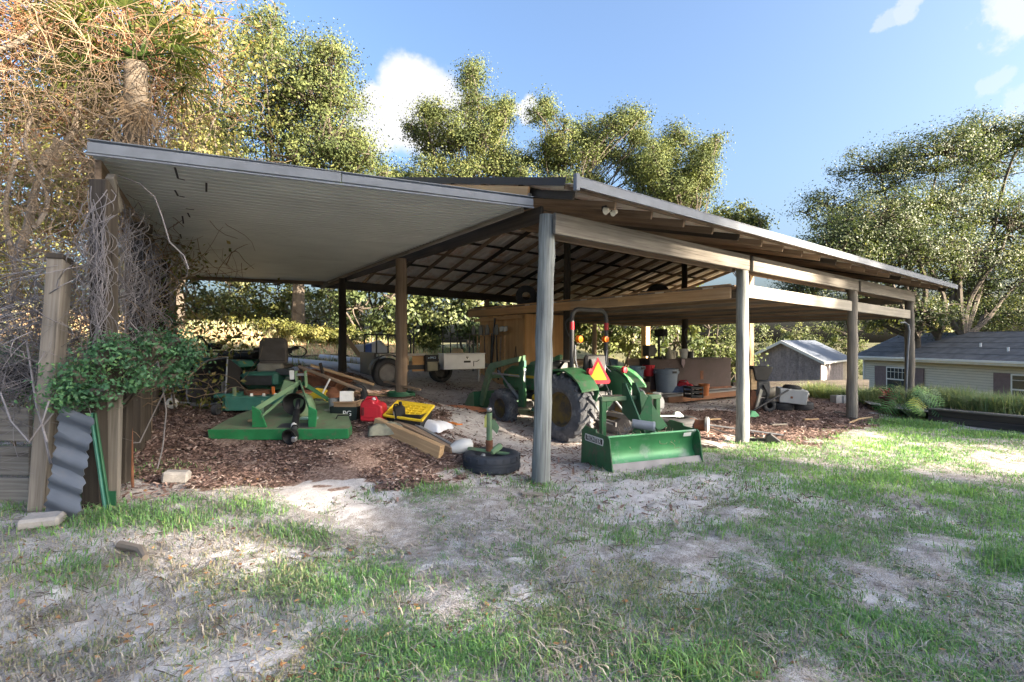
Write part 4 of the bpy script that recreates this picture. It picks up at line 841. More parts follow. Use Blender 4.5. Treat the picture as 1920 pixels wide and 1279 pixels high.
for i, (a, b) in enumerate((((-.3, .1), (.4, .05)), ((-.2, .25), (.5, .32)), ((.3, .4), (.95, .15)))):
    q = gd(640 + i * 18, 8.0 + .2 * i); board('scrap_board', w_tan if i % 2 else w_brown, q + Vector((a[0], a[1], .12 + .09 * i)), q + Vector((b[0], b[1], .08 + .05 * i)), .09, .025)
    o = COL.objects[-1]; tag(o, ('short brown board lying behind the crate', 'tan board on the scrap pile under the black post', 'long brown board sloping off the scrap pile toward the trailer')[i], 'board', 'boards of the scrap pile')
one('wood_scrap', w_tan, MB().box((0, 0, .1), (.5, .12, .06)), 'pale timber offcut behind the red fuel can', 'board', gd(710, 7.6), (0, .05, R(-18)), bevel=.004)
one('white_saucer', m_wplast, MB().lathe([(.05, 0), (.085, .03), (.08, .035), (.001, .012)], 18, capt=False), 'small white saucer at the right edge of the rotary cutter', 'saucer', gd(590, 7.3) + Vector((0, 0, .02)), smooth=True)
# yellow lid on a black tote
p = gd(768, 6.9); to = Thing('storage_tote', 'black storage tote with yellow gridded lid, tilted on the mulch', 'tote', p + Vector((0, 0, .0)), R(-14))
to.p('tub', m_black2, tub_mb(.50, .38, .2, .88).xf(Matrix.Translation((0, 0, .21))), bevel=.008)
ld = to.p('lid', m_yel, MB().box((0, 0, 0), (.56, .44, .03)), bevel=.012); ld.matrix_local = Matrix.Translation((0, -.01, .225)) @ Matrix.Rotation(R(20), 4, 'X') @ Matrix.Rotation(R(6), 4, 'Y')
for i in range(6): to.p('rib', m_yel, MB().box((-.2 + i * .08, 0, .021), (.014, .30, .014)), ld)
for i in range(5): to.p('rib', m_yel, MB().box((0, -.13 + i * .065, .0205), (.42, .012, .012)), ld)
to.p('lid_rim', m_yel, MB().tube([(-.27, -.21, .012), (.27, -.21, .012), (.27, .21, .012), (-.27, .21, .012)], .016, 6, closed=True), ld)
# timbers, jug, tarp, feed bag
pa, pb_ = gnd(705, 808), gnd(828, 862); up = Vector((0, 0, .07))
o = board('landscape_timber', w_tan, pa + up, pb_ + up, .09, .17); tag(o, 'tan timber beam lying at the front of the mulch', 'timber', 'timbers on the mulch')
pa, pb_ = gnd(735, 803), gnd(842, 858); o = board('landscape_timber', w_brown, pa + up + Vector((.05, .10, -.02)), pb_ + up + Vector((.05, .10, -.02)), .14, .09); tag(o, 'second brown timber lying right behind the tan beam', 'timber', 'timbers on the mulch')
o = board('metal_strip', m_grey, pa + up + Vector((.12, .17, .035)), pb_ + up + Vector((.06, .10, .035)), .05, .012); tag(o, 'grey metal strip lying on the second timber', 'metal strip')
p = gnd(742, 800); jg = Thing('oil_jug', 'black plastic oil jug leaning on the end of the timbers', 'jug', p + Vector((.06, -.02, .10)), R(25), None, R(6), R(-8)); jg.p('body', m_black2, MB().prism([(-.07, 0), (.07, 0), (.075, .15), (.05, .19), (-.07, .17)], -.055, .055, 'Y'), bevel=.015); jg.p('neck', m_black2, MB().lathe([(.022, .17), (.022, .23)], 12, (.03, 0, 0)), smooth=True); jg.box('label', m_wplast, (-.072, 0, .07), (.004, .07, .1)); jg.tube('handle', m_black2, [(-.06, 0, .16), (-.05, 0, .21), (.0, 0, .2)], .012)
def crumple(nx, ny, sx, sy, hh, seed, round_=True):
    X, Y_ = np.meshgrid(np.linspace(-1, 1, nx), np.linspace(-1, 1, ny)); r2 = np.maximum(abs(X) ** 4, abs(Y_) ** 4)
    Z = hh * np.clip(1 - r2, 0, 1) ** .5 * (.55 + .6 * vnoise(X * 2.2, Y_ * 2.2, 1, seed)) + .02 * vnoise(X, Y_, 6, seed + 1)
    jx = (vnoise(X, Y_, 2.5, seed + 2) - .5) * .18; V = np.stack([(X + jx) * sx, (Y_ + jx) * sy, Z], -1).reshape(-1, 3); idx = np.arange(nx * ny).reshape(ny, nx)
    return V, np.stack([idx[:-1, :-1], idx[:-1, 1:], idx[1:, 1:], idx[1:, :-1]], -1).reshape(-1, 4)
V, Fi = crumple(18, 14, .22, .17, .13, 4); o = link('folded_tarp', fastmesh('folded_tarp', V, 4, Fi, M('olive_tarp', (.20, .20, .15), .8, 0, .35, 9), smooth=True)); o.location = gd(722, 6.5); o.rotation_euler = (0, 0, .3); tag(o, 'crumpled olive tarp behind the black oil jug', 'tarp')
V, Fi = crumple(22, 16, .30, .2, .13, 8); fb = Thing('feed_bag', 'crumpled white feed bag with red oval mark on the mulch', 'bag', gnd(800, 806), R(-25)); link('bag', fastmesh('bag', V, 4, Fi, M('white_woven_bag', (.70, .71, .75), .5, 0, .08, 5), smooth=True), fb.o)
fb.p('red_mark', M('red_print', (.45, .03, .06), .5), MB().lathe([(.10, 0), (.10, .004)], 20).xf(Matrix.Translation((-.10, -.11, .135)) @ Matrix.Rotation(R(38), 4, 'X') @ Matrix.Scale(.55, 4, (0, 1, 0)))); text(fb.o, 'print', 'FEED', m_txt, .05, Matrix.Translation((-.10, -.113, .141)) @ Matrix.Rotation(R(38), 4, 'X')) if False else None
cup = Thing('plastic_cup', 'grey plastic scoop lying at the mouth of the white feed bag', 'scoop', gnd(778, 805) + Vector((0, -.02, .06)), R(160), None, 0, R(78)); cup.p('body', M('grey_blue_plastic', (.20, .24, .29), .45), MB().lathe([(.05, 0), (.07, .14), (.062, .14), (.045, .01)], 18), smooth=True)
one('orange_straps', M('orange_strap', (.65, .20, .03), .6), MB().tube([(0, 0, .02), (.1, .05, .05), (.22, -.02, .03), (.3, .06, .02)], .012, 6).tube([(.02, .1, .02), (.15, .12, .04), (.25, .05, .02)], .01, 6), 'orange strap curled behind the white feed bag', 'strap', gnd(828, 800), smooth=True)
one('red_clay_heap', M('red_clay', (.50, .20, .10), .95, 0, .3, 10, bump=.8), MB().lathe([(.5, -.02), (.42, .03), (.3, .06), (.12, .09), (.001, .1)], 20, capt=False).xf(Matrix.Scale(1.7, 4, (1, 0, 0))), 'low heap of reddish mulch left of the loader bucket', 'heap', gd(835, 9.9), (0, 0, .2), smooth=True)

# --- spare tyre with jack stand on it
p = gnd(922, 878); sp = Thing('spare_tyre', 'worn black car tyre lying flat on the sand beside the front post', 'tyre', p + Vector((0, 0, -.02)), 0)
sp.p('tyre', m_tblue, tyre_mb(.335, .20, .20, 'Z', 40, c=(0, 0, .105)), smooth=True); sp.p('rim', m_rust, MB().lathe([(.205, .02), (.2, .05), (.17, .07), (.09, .09), (.001, .10)], 28, (0, 0, .04), capt=False), smooth=True)
for i in range(40): sp.p('tread_block', m_tblue, MB().box((.333, 0, 0), (.012, .032, .05)).xf(Matrix.Translation((0, 0, .105 + (.055 if i % 2 else -.055))) @ Matrix.Rotation(2 * math.pi * i / 40, 4, 'Z')))
jk = Thing('hitch_stand', 'pale green hitch post with cross arms standing on the flat tyre', 'stand', p + Vector((-.03, .03, .17)), 0)
jk.tube('post', m_greenw, [(0, 0, .12), (0, 0, .47)], .034, 12); jk.p('ball', m_steel, MB().lathe([(.001, -.035), (.028, -.02), (.035, 0), (.028, .02), (.001, .035)], 14, (0, 0, .51)), smooth=True); jk.tube('post_base', m_rust, [(0, 0, .02), (0, 0, .15)], .042, 12)
jk.p('flag_plate', m_greenw, MB().prism([(.02, .38), (.06, .40), (.12, .30), (.09, .22), (.02, .30)], -.01, .0, 'Y')); jk.p('side_plate', M('yellow_green_paint', (.42, .42, .12), .5), MB().prism([(-.06, .30), (-.03, .30), (-.03, .46), (-.055, .43)], -.02, .0, 'Y'))
jk.board('arm', m_greenw, (-.26, .06, .04), (.02, .02, .01), .05, .03); jk.board('arm', m_greenw, (.02, .04, .0), (.30, -.02, -.02), .05, .03); jk.p('fork', m_grey, MB().bar((-.06, -.02, -.02), (-.1, -.10, -.06), .05, .05), bevel=.01); jk.p('clamp', m_greenw, MB().bar((.02, -.02, .0), (.14, .05, .08), .06, .07), bevel=.015)
one('white_scoop', M('translucent_white_plastic', (.60, .60, .58), .5, 0, .1), MB().lathe([(.001, -.14), (.05, -.13), (.085, -.05), (.09, .05), (.06, .13), (.001, .15)], 16, (0, 0, .09), 'X'), 'white plastic bottle lying left of the flat tyre', 'bottle', gnd(868, 852), (0, -.2, .3), smooth=True)
# ---------------------------------------------------------------- vegetation
L_oak = LEAF('oak_leaves', [(0, (.03, .048, .018)), (.35, (.075, .10, .032)), (.7, (.12, .14, .044)), (1, (.19, .19, .065))], trans=.22, tcol=1.0, rough=.85)
L_oakd = LEAF('dark_oak_leaves', [(0, (.03, .05, .028)), (.5, (.07, .095, .045)), (.85, (.13, .15, .065)), (1, (.24, .23, .08))], trans=.3)
L_hedge = LEAF('hedge_leaves', [(0, (.035, .055, .022)), (.4, (.09, .12, .045)), (.75, (.17, .19, .085)), (1, (.30, .29, .15))], trans=.28, tcol=1.15)
L_yel = LEAF('yellowing_leaves', [(0, (.06, .075, .02)), (.5, (.16, .165, .045)), (1, (.28, .25, .085))], tcol=1.1)
L_shrub = LEAF('shrub_leaves', [(0, (.03, .085, .05)), (.5, (.07, .17, .085)), (.85, (.13, .27, .11)), (1, (.28, .38, .13))], rough=.5)
L_grass = LEAF('grass_blades', [(0, (.44, .38, .27)), (.18, (.36, .34, .21)), (.3, (.21, .28, .13)), (.6, (.13, .26, .105)), (.88, (.165, .34, .105)), (1, (.28, .46, .13))], rough=.6, trans=.3)
L_palm = LEAF('palm_fronds', [(0, (.05, .085, .02)), (.5, (.11, .15, .04)), (1, (.20, .22, .06))], rough=.4)
m_bark = M('oak_bark', (.085, .07, .055), .95, 0, .4, 5, bump=.8)
m_bark2 = M('pale_bark', (.19, .155, .12), .95, 0, .35, 4, bump=.6)
m_vine = M('dry_grey_vine', (.20, .185, .19), .9, 0, .3, 3, bump=0)
m_twig = M('dead_tan_twigs', (.23, .165, .105), .95, 0, .45, 1.5, bump=0)
m_twig2 = M('dead_russet_twigs', (.19, .085, .04), .95, 0, .45, 1.5, bump=0)

def limb(mb, p, q, r0, r1, wob=.12, k=6, n=6, sagk=0):
    p, q = Vector(p), Vector(q); L = (q - p).length; pts = []
    k = k + 2; d1 = Vector((random.uniform(-1, 1), random.uniform(-1, 1), random.uniform(-.5, .9))); d2 = Vector((random.uniform(-1, 1), random.uniform(-1, 1), random.uniform(-.6, .6)))
    for i in range(k + 1):
        f = i / k; pts.append(p + (q - p) * f + d1 * math.sin(math.pi * f) * wob * L * .6 + d2 * math.sin(2 * math.pi * f) * wob * L * .35 + Vector((0, 0, sagk * math.sin(math.pi * f) * L)))
    mb.tube(pts, [r0 + (r1 - r0) * i / k for i in range(k + 1)], n); return pts
def tree(name, label, cat, d, base, blobs, lsize, nl, lmat, bmat, group=None, zr=None, tr=.28, clump=.9, shade=.5, stems=1, world=False, seed=1):
    """crown built from ellipsoids (px, py, rx, ry in photograph pixels at depth d, or metres when world);
    every clump of leaves hangs on a twig that grows from a limb that grows from the trunk"""
    rg = np.random.default_rng(seed); random.seed(seed); k = d / F
    b3 = Vector(base) if world else Vector((*at(base, 640, d)[:2], 0)); b3.z = h(b3.x, b3.y)
    t = Thing(name, label, cat, b3, 0, group); wood = MB(); CC = []; VV = []; OO = []; tot = sum(b[2] * b[3] for b in blobs)
    zmin = min((at(0, b[1] + b[3], d).z if not world else b[2] - b[5]) for b in blobs) if True else 0
    fork = Vector((0, 0, max(1.2, (zmin - b3.z) * .75 + .6) if tr > .05 else max(.08, (zmin - b3.z) * .8)))
    tp = []
    for s_ in range(stems):
        off = Vector((rg.uniform(-.35, .35), rg.uniform(-.3, .3), 0)) * (stems > 1); f2 = fork + off * 4
        tp.append(limb(wood, off + Vector((0, 0, -.2)), f2, tr / math.sqrt(stems), tr * .68 / math.sqrt(stems), .06, 7, 9)[-1])
    if not world and stems == 1:            # break every crown mass into smaller uneven ones so the outline is ragged
        nb = []
        for b in blobs:
            for j_ in range(6):
                a_, r_ = rg.uniform(0, 6.28), rg.uniform(.1, .78); k_ = rg.uniform(.36, .66); nb.append((b[0] + math.cos(a_) * b[2] * r_, b[1] + math.sin(a_) * b[3] * r_, b[2] * k_, b[3] * k_ * rg.uniform(.8, 1.2)))
        blobs = nb; tot = sum(b[2] * b[3] for b in blobs)
    for bi, b in enumerate(blobs):
        if world: c = Vector(b[:3]) - b3; rx, ry, rz = b[3], b[4], b[5]
        else:
            dd = d + rg.uniform(-1, 1) * 1.6; c = at(b[0], b[1], dd) - b3; rx, rz = b[2] * k, b[3] * k; ry = (zr or (rx + rz) * .5)
        st = min(tp, key=lambda q: (q - c).length)
        path = limb(wood, st, c, tr * (.5 if world else .2 if stems == 1 else .36) * min(1.2, rx / 2 + .35), .03, .16, 7, 6)
        share = (b[2] * b[3] / tot) if not world else 1 / len(blobs)
        nleaf = int(nl * share); nc = max(5, int(nleaf / 100))
        u = rg.normal(size=(nc, 3)); u /= np.linalg.norm(u, axis=1, keepdims=True); rad = rg.uniform(.3, 1.0, nc) ** .6 * np.where(rg.random(nc) < .18, rg.uniform(1.0, 1.22, nc), 1)
        cc = np.array(c) + u * rad[:, None] * np.array([rx, ry, rz])
        for q in cc:
            st2 = min(path[2:], key=lambda z: (z - Vector(q)).length); limb(wood, st2, q, .035 + .02 * tr, .012, .2, 4, 4)
        per = nleaf // nc + 1; cr = clump * (.4 + 1.1 * rg.random(nc))
        P = np.repeat(cc, per, 0); g = np.clip(rg.normal(size=P.shape), -1.6, 1.6) * .36 * np.where(rg.random((len(P), 1)) < .12, 1.35, 1); g[:, 2] *= .8
        P = P + g * np.repeat(cr, per)[:, None]
        tone = np.repeat(rg.uniform(.15, .8, nc), per) + rg.normal(0, .10, len(P))
        CC.append(P); VV.append(tone); ou = (P - np.repeat(cc, per, 0)) / (np.repeat(cr, per)[:, None] * .5) * .55 + (P - np.array(c)) / np.array([rx, ry, rz]) * .7 + np.array([0, 0, .3]); OO.append(ou / (np.linalg.norm(ou, axis=1, keepdims=True) + 1e-6))
    P = np.concatenate(CC); V, Fi, v = leaves(P, np.full(len(P), lsize), np.clip(np.concatenate(VV), 0, 1), 1.9, rg=rg, out=np.concatenate(OO))
    t.p('trunk', bmat, wood, smooth=True); link('crown', fastmesh('crown', V, 4, Fi, lmat, v), t.o); return t

# oaks behind the roofs, left to right
tree('oak_tree', 'tall dense oak rising behind the lean-to roof', 'tree', 21, 560, [(560, 200, 150, 120), (655, 265, 85, 70), (480, 100, 80, 90), (590, 330, 130, 60), (420, 260, 85, 120), (590, 110, 50, 60), (505, 45, 45, 45), (630, 170, 60, 45), (700, 310, 45, 35), (440, 400, 110, 90), (600, 420, 120, 70)], .10, 100000, L_oak, m_bark, tr=.3, seed=11)
tree('oak_tree', 'oak behind the palm at the top left', 'tree', 17, 330, [(370, 60, 50, 60), (330, 180, 70, 80), (360, 290, 70, 70), (260, 40, 70, 60), (100, 60, 130, 70), (40, 200, 90, 110), (150, 350, 150, 120), (50, 480, 150, 100), (250, 440, 110, 100), (180, 180, 120, 90), (-60, 330, 100, 150)], .13, 42000, L_yel, m_bark, seed=12)
tree('oak_tree', 'slender oak with its tip against the white cloud', 'tree', 27, 880, [(880, 150, 34, 40), (895, 215, 55, 45), (810, 215, 42, 40), (850, 265, 70, 40), (930, 265, 50, 50), (905, 310, 80, 36), (780, 245, 32, 20), (945, 210, 24, 34), (830, 320, 60, 30), (970, 320, 60, 36), (760, 330, 50, 34)], .105, 60000, L_oak, m_bark, tr=.2, clump=.85, seed=13)
tree('oak_tree', 'oak with broken crown above the middle of the barn ridge', 'tree', 27, 1060, [(1020, 215, 36, 28), (1075, 265, 60, 40), (1010, 280, 55, 40), (1150, 235, 50, 28), (1190, 215, 22, 20), (1130, 285, 60, 35), (1040, 320, 80, 26), (1190, 260, 30, 26), (1190, 320, 60, 36), (1110, 345, 60, 30)], .105, 50000, L_oak, m_bark, tr=.18, clump=.85, seed=14)
tree('oak_tree', 'rounded oak at the right end of the row behind the barn', 'tree', 25, 1280, [(1265, 285, 58, 40), (1325, 280, 30, 26), (1225, 330, 50, 36), (1300, 335, 52, 42), (1345, 265, 12, 10), (1260, 370, 70, 36)], .105, 40000, L_oak, m_bark, tr=.18, clump=.8, seed=15)
tree('oak_tree', 'small distant tree in the gap right of the barn ridge', 'tree', 32, 1390, [(1375, 400, 36, 24), (1410, 415, 28, 20), (1350, 420, 40, 30), (1390, 450, 60, 40)], .18, 7000, L_oak, m_bark, tr=.18, clump=.8, seed=16)
tree('live_oak', 'broad spreading live oak standing behind the neighbouring house', 'tree', 25, 1742, [(1760, 290, 100, 45), (1650, 320, 90, 45), (1560, 395, 62, 40), (1600, 440, 100, 40), (1740, 390, 130, 55), (1860, 300, 80, 60), (1890, 420, 80, 70), (1690, 470, 120, 40), (1850, 540, 100, 40), (1540, 470, 50, 36), (1580, 520, 80, 40), (1930, 250, 60, 40), (1960, 500, 60, 60), (1680, 545, 60, 26), (1510, 400, 22, 16), (1600, 580, 90, 36), (1730, 590, 80, 26), (1500, 545, 50, 50), (1900, 590, 80, 30), (1650, 420, 110, 55), (1790, 480, 130, 60), (1570, 480, 80, 45), (1850, 250, 70, 36)], .105, 145000, L_oakd, m_bark, tr=.33, stems=3, clump=.95, seed=17)
tree('oak_tree', 'sunlit yellow-green tree low behind the neighbouring house roof', 'tree', 36, 1850, [(1850, 590, 80, 50), (1930, 560, 60, 60), (1760, 600, 60, 40), (1650, 600, 60, 50)], .22, 9000, L_yel, m_bark, clump=1.1, seed=18)
# hedge of shrubs along the back
hb = [(340, 24.5, 'nearest the vine-covered posts'), (430, 26, 'above the orange clay bank'), (520, 25.5, 'behind the mower seat'), (615, 24.5, 'above the white pipes'), (700, 20, 'behind the blue barrow'), (790, 20.5, 'behind the trailer gate'), (880, 20, 'left of the plywood closet'), (975, 20, 'behind the plywood closet'), (1070, 20.5, 'behind the roll bar'),
      (1155, 21.5, 'right of the roll bar'), (1240, 23, 'behind the drill stand'), (1330, 24, 'behind the junk-topped steel tank'), (1395, 42, 'left of the small outbuilding'), (1500, 46, 'above the small outbuilding roof'), (1590, 44, 'between outbuilding and house')]
for i, (px, d, where) in enumerate(hb):
    zt_ = 5.2 + (i * 7 % 5) * .25 if d < 30 else 6; rr = 2.5 if d < 30 else 4
    b = gd(px, d); z0 = b.z
    tree('hedge_shrub', 'tall sunlit leafy shrub in the back hedge, ' + where, 'shrub', d, (b.x, b.y, z0),
         [(b.x - .6, b.y, z0 + 1.2, 1.5 * rr / 2.5, 1.1, 1.3), (b.x + .7, b.y - .2, z0 + 1.6, 1.5 * rr / 2.5, 1.1, 1.5), (b.x, b.y, z0 + 3.0, 1.6 * rr / 2.5, 1.2, 1.5), (b.x + .2, b.y + .4, z0 + 4.2, 1.4 * rr / 2.5, 1.2, 1.2)],
         .17, 6200, [L_hedge, L_hedge, L_oak][i % 3], m_bark, 'shrubs of the back hedge', tr=.09, clump=.7, world=True, seed=40 + i, stems=3)
# low yellow weeds on the clay bank
for i, (px, d) in enumerate(((520, 18.5), (560, 18.2), (600, 18), (640, 18), (480, 19), (430, 19.2), (1000, 17.5))):
    b = gd(px, d)
    tree('weed_clump', ['low yellow-green weeds on the clay bank, %s' % w for w in ('right of the mower seat', 'in the middle of the patch', 'left of the dark back post', 'behind the dark back post', 'behind the mower seat', 'at the left end of the patch')][i] if i < 6 else 'low yellow-green weeds behind the barn', 'weeds', d, tuple(b),
         [(b.x, b.y, b.z + (.3 if i < 4 else .12), .8, .6, .3 if i < 4 else .12), (b.x + .5, b.y, b.z + .2, .6, .5, .2 if i < 4 else .1)], .10, 1300 if i < 4 else 500, L_yel, m_bark, 'weeds on the bank', tr=.02, clump=.35, world=True, seed=70 + i)
# unseen trees added to block the low sun, with a gap for one streak
for i, w in enumerate((-10.5, -1.5, 5.2, 14.4, 30, 38, 46)):
    us = (60, 58, 60, 60, 30, 30, 30)[i]; c = (us * .902 + w * .431, us * -.431 + w * .902); z0 = h(*c); r = (5.2, 4.9, 2.35, 4.35, 3.6, 3.4, 3.6)[i]
    ht = (27, 27, 26.8, 22.8, 11, 9.5, 10)[i]; bz = [(c[0], c[1], z0 + 2.5 + (ht - 4.5) * j_ / 6, r * (1 if j_ < 6 else .8), r, 2.8 if i < 4 else 1.8) for j_ in range(7)]
    tree('added_shade_tree', ['large added shade tree out of view, farthest behind the camera', 'large added shade tree out of view, behind the camera', 'narrower added shade tree out of view on the right', 'large added shade tree just out of view on the right', 'added shade tree out of view behind the house', 'added shade tree out of view beyond the house', 'added shade tree out of view, farthest away'][i], 'tree', 25, (c[0], c[1], z0),
         bz, .75 if i < 4 else .45, 15000, L_oakd, m_bark, 'added shade trees', tr=.35, clump=(3.4, 3.4, 1.9, 2.4)[i] if i < 4 else 1.8, world=True, seed=90 + i)

# cabbage palm in the thicket
def frond(mb_pts, base, az, el, L, nlf, rg):
    "fan of drooping leaflets on a stalk; returns list of quads as V"
    d = np.array([math.cos(az) * math.cos(el), math.sin(az) * math.cos(el), math.sin(el)]); tip = base + d * L * .55
    mb_pts.append((base, tip)); side = np.cross(d, [0, 0, 1]); side /= np.linalg.norm(side) + 1e-6; up = np.cross(side, d); out = []
    for i in range(nlf):
        a = (i / (nlf - 1) - .5) * 3.6; dd = d * math.cos(a) + side * math.sin(a) + up * .12 * rg.normal(); ln = L * .62 * (1 - .25 * abs(a) / 1.8) * rg.uniform(.85, 1.1)
        m = tip + dd * ln * .55; e = tip + dd * ln + np.array([0, 0, -ln * .38]); wv = np.cross(dd, up); wv = wv / (np.linalg.norm(wv) + 1e-6) * .013
        out.append([tip - wv * .4, m - wv, m + wv, tip + wv * .4]); out.append([m - wv, e, e + wv * .2, m + wv])
    return out
rg = np.random.default_rng(5)
pb = gd(255, 7.3); palm = Thing('cabbage_palm', 'cabbage palm with a shag of dead brown fronds among the dead vines', 'palm', pb); pz = 5.85 - pb.z
mb = MB(); limb(mb, (0, 0, -.2), (0, 0, pz - .3), .15, .14, .02, 8, 10); palm.p('trunk', m_bark2, mb, smooth=True)
st = []; q = []; base = np.array([0, 0, pz - .2])
for i in range(24): q += frond(st, base, rg.uniform(0, 6.28), rg.uniform(-.45, 1.2), rg.uniform(.9, 1.35), 28, rg)
V = np.array(q).reshape(-1, 3); palm_me = fastmesh('frond', V, 4, np.arange(len(V)).reshape(-1, 4), L_palm, np.clip(rg.normal(.5, .25, len(V) // 4), 0, 1)); link('green_fronds', palm_me, palm.o)
mb = MB()
for a, b in st: mb.tube([a, b], [.018, .01], 4)
palm.p('frond_stalks', L_palm, mb)
st2 = []; q = []
for i in range(24): q += frond(st2, np.array([0, 0, pz - .3 - rg.uniform(0, 1.5)]), rg.uniform(0, 6.28), rg.uniform(-1.35, -.7), rg.uniform(.7, 1.1), 20, rg)
V = np.array(q).reshape(-1, 3); L_dead = LEAF('dead_fronds', [(0, (.09, .055, .03)), (.5, (.19, .13, .075)), (1, (.30, .22, .14))], trans=.2)
link('dead_fronds', fastmesh('dead_fronds', V, 4, np.arange(len(V)).reshape(-1, 4), L_dead, np.clip(rg.normal(.5, .25, len(V) // 4), 0, 1)), palm.o)

# dead thicket: arching stems, tangled twigs and yellowing leaves left of the lean-to
def tangle(n, cen, ext, length, rad, k=9, curl=.55, droop=.0, rg=rng):
    P0 = np.array(cen) + rg.uniform(-1, 1, (n, 3)) * np.array(ext); d = rg.normal(size=(n, 3)); d /= np.linalg.norm(d, axis=1, keepdims=True)
    ln = length * rg.uniform(.5, 1.4, (n, 1)); P = [P0]
    for i in range(k - 1):
        d = d + rg.normal(size=(n, 3)) * curl * .5; d[:, 2] -= droop; d /= np.linalg.norm(d, axis=1, keepdims=True); P.append(P[-1] + d * ln / k)
    P = np.stack(P, 1)
    gz = H(P[..., 0], P[..., 1]) + .02; P[..., 2] = np.maximum(P[..., 2], gz); return strands(P, rad * rg.uniform(.5, 1.5, n))
rg = np.random.default_rng(9)
tb = gd(60, 8); th = Thing('dead_thicket', 'tangled dead brush and dry vines filling the left edge behind the fence', 'brush', (0, 0, 0))
def addst(nm, mat, *lst):
    Vs, Fs, o = [], [], 0
    for V, Fi in lst: Vs.append(V); Fs.append(Fi + o); o += len(V)
    return link(nm, fastmesh(nm, np.concatenate(Vs), 4, np.concatenate(Fs), mat, smooth=True), th.o)
addst('tan_twigs', m_twig, tangle(1000, (-6.7, 7.6, 4.0), (2.3, 1.6, 3.6), 1.3, .0065, rg=rg), tangle(500, (-7.2, 8.4, 6.8), (2.4, 1.4, 2.2), 1.4, .008, rg=rg), tangle(700, (-5.2, 5.8, 2.4), (1.2, .9, 1.8), .9, .005, rg=rg), tangle(300, (-5.9, 6.7, 4.8), (.9, .5, 1.5), 1.0, .005, rg=rg), tangle(90, (-4.7, 6.6, 4.6), (.8, .5, .6), .8, .004, rg=rg))
addst('russet_twigs', m_twig2, tangle(520, (-6.2, 8.0, 6.1), (1.3, .9, .7), 1.0, .008, rg=rg), tangle(500, (-7.5, 8, 5.6), (1.6, .9, 1.8), 1.2, .008, rg=rg), tangle(420, (-6.9, 7.9, 2.6), (1.8, 1, 1.6), 1.1, .007, rg=rg))
mb = MB()
for p, q, r in ((at(75, 330, 7.2), at(150, 195, 7.6), .05), (at(150, 195, 7.6), at(60, 90, 7.6), .03), (at(75, 120, 7.5), at(155, 70, 7.6), .035), (at(75, 120, 7.5), at(215, 85, 7.9), .03), (at(0, 95, 7.2), at(70, 55, 7.4), .04), (at(80, 312, 7), at(105, 262, 7.2), .055), (at(30, 480, 6.6), at(75, 330, 7.2), .06), (at(62, 430, 6.4), at(60, 220, 6.8), .03), (at(10, 600, 6), at(30, 300, 6.6), .035), (at(180, 290, 7.8), at(200, 190, 8), .06), (at(190, 420, 7.6), at(180, 290, 7.8), .07)):
    limb(mb, p, q, r, r * .7, .14, 8, 7)
th.p('bleached_stems', m_bark2, mb, smooth=True)
n = 30000; P = np.array((-7.0, 8.5, 4.2)) + rg.uniform(-1, 1, (n, 3)) * np.array((2.8, 1.1, 4.3)); P = P[vnoise(P[:, 0] * 1.6 + P[:, 1], P[:, 2] * 1.6, 1.0, 61) + rg.normal(0, .12, n) > .42]; n = len(P); P[:, 2] = np.maximum(P[:, 2], H(P[:, 0], P[:, 1]) + .1)
V, Fi, v = leaves(P, np.full(n, .085), np.clip(rg.normal(.5, .28, n), 0, 1), rg=rg); link('leaves', fastmesh('leaves', V, 4, Fi, LEAF('thicket_leaves', [(0, (.05, .07, .02)), (.4, (.13, .145, .04)), (.75, (.24, .22, .065)), (1, (.34, .25, .10))], tcol=1.15), v), th.o)

# grey vines hanging over the lean-to posts
def vines(label, px, d, topy, boty, n, spread, seed, mat=m_vine):
    rg = np.random.default_rng(seed); k = 22; f = np.linspace(0, 1, k); top, bot = at(px, topy, d), at(px, boty, d)
    P = np.zeros((n, k, 3)); ph = rg.uniform(0, 6.28, (n, 1)); am = rg.uniform(.03, .22, (n, 1)) * spread; a0 = rg.uniform(0, .45, (n, 1)); a1 = rg.uniform(.55, 1.05, (n, 1)); ff = a0 + (a1 - a0) * f
    for c in range(3): P[..., c] = top[c] + (bot[c] - top[c]) * ff
    P[..., 0] += np.sin(ph + ff * rg.uniform(6, 20, (n, 1))) * am + rg.normal(0, .05, (n, 1)) * spread; P[..., 1] += np.cos(ph + ff * rg.uniform(6, 19, (n, 1))) * am * .8 - .1
    V, Fi = strands(P, .0034 * rg.uniform(.6, 1.7, n)); o = link('dry_vines', fastmesh('dry_vines', V, 4, Fi, mat, smooth=True)); tag(o, label, 'vines', 'dry vines on the lean-to posts')
vines('grey vine tangle wrapped round the front lean-to post', 200, 4.36, 345, 700, 55, .6, 1)
vines('grey vine mass hanging between first and second lean-to posts', 240, 5.0, 350, 680, 75, 1.0, 2)
vines('grey vines hanging on the second lean-to post', 285, 5.9, 420, 700, 70, 1.1, 3)
vines('grey vine mass draped over the leaning fence post', 110, 4.5, 430, 820, 90, 2.2, 4)
vines('sparse grey vines at the far left over the fence planks', 25, 4.4, 520, 860, 70, 2.2, 5)
def runner(px_list, d, r, label):
    one('loose_vine', m_vine, MB().tube([at(x, y, d + k) for x, y, k in px_list], r, 6), label, 'vine', smooth=True, group='loose arching vine stems')
runner([(222, 330, 0), (262, 345, .05), (290, 370, .1), (305, 410, .15), (318, 455, .2), (345, 480, .25), (354, 505, .25)], 4.5, .006, 'thin vine arching out under the lean-to roof beside the front post')
runner([(285, 440, 0), (310, 445, 0), (335, 470, .1), (352, 505, .2), (350, 520, .2)], 5.6, .006, 'thin vine arching from the second lean-to post')
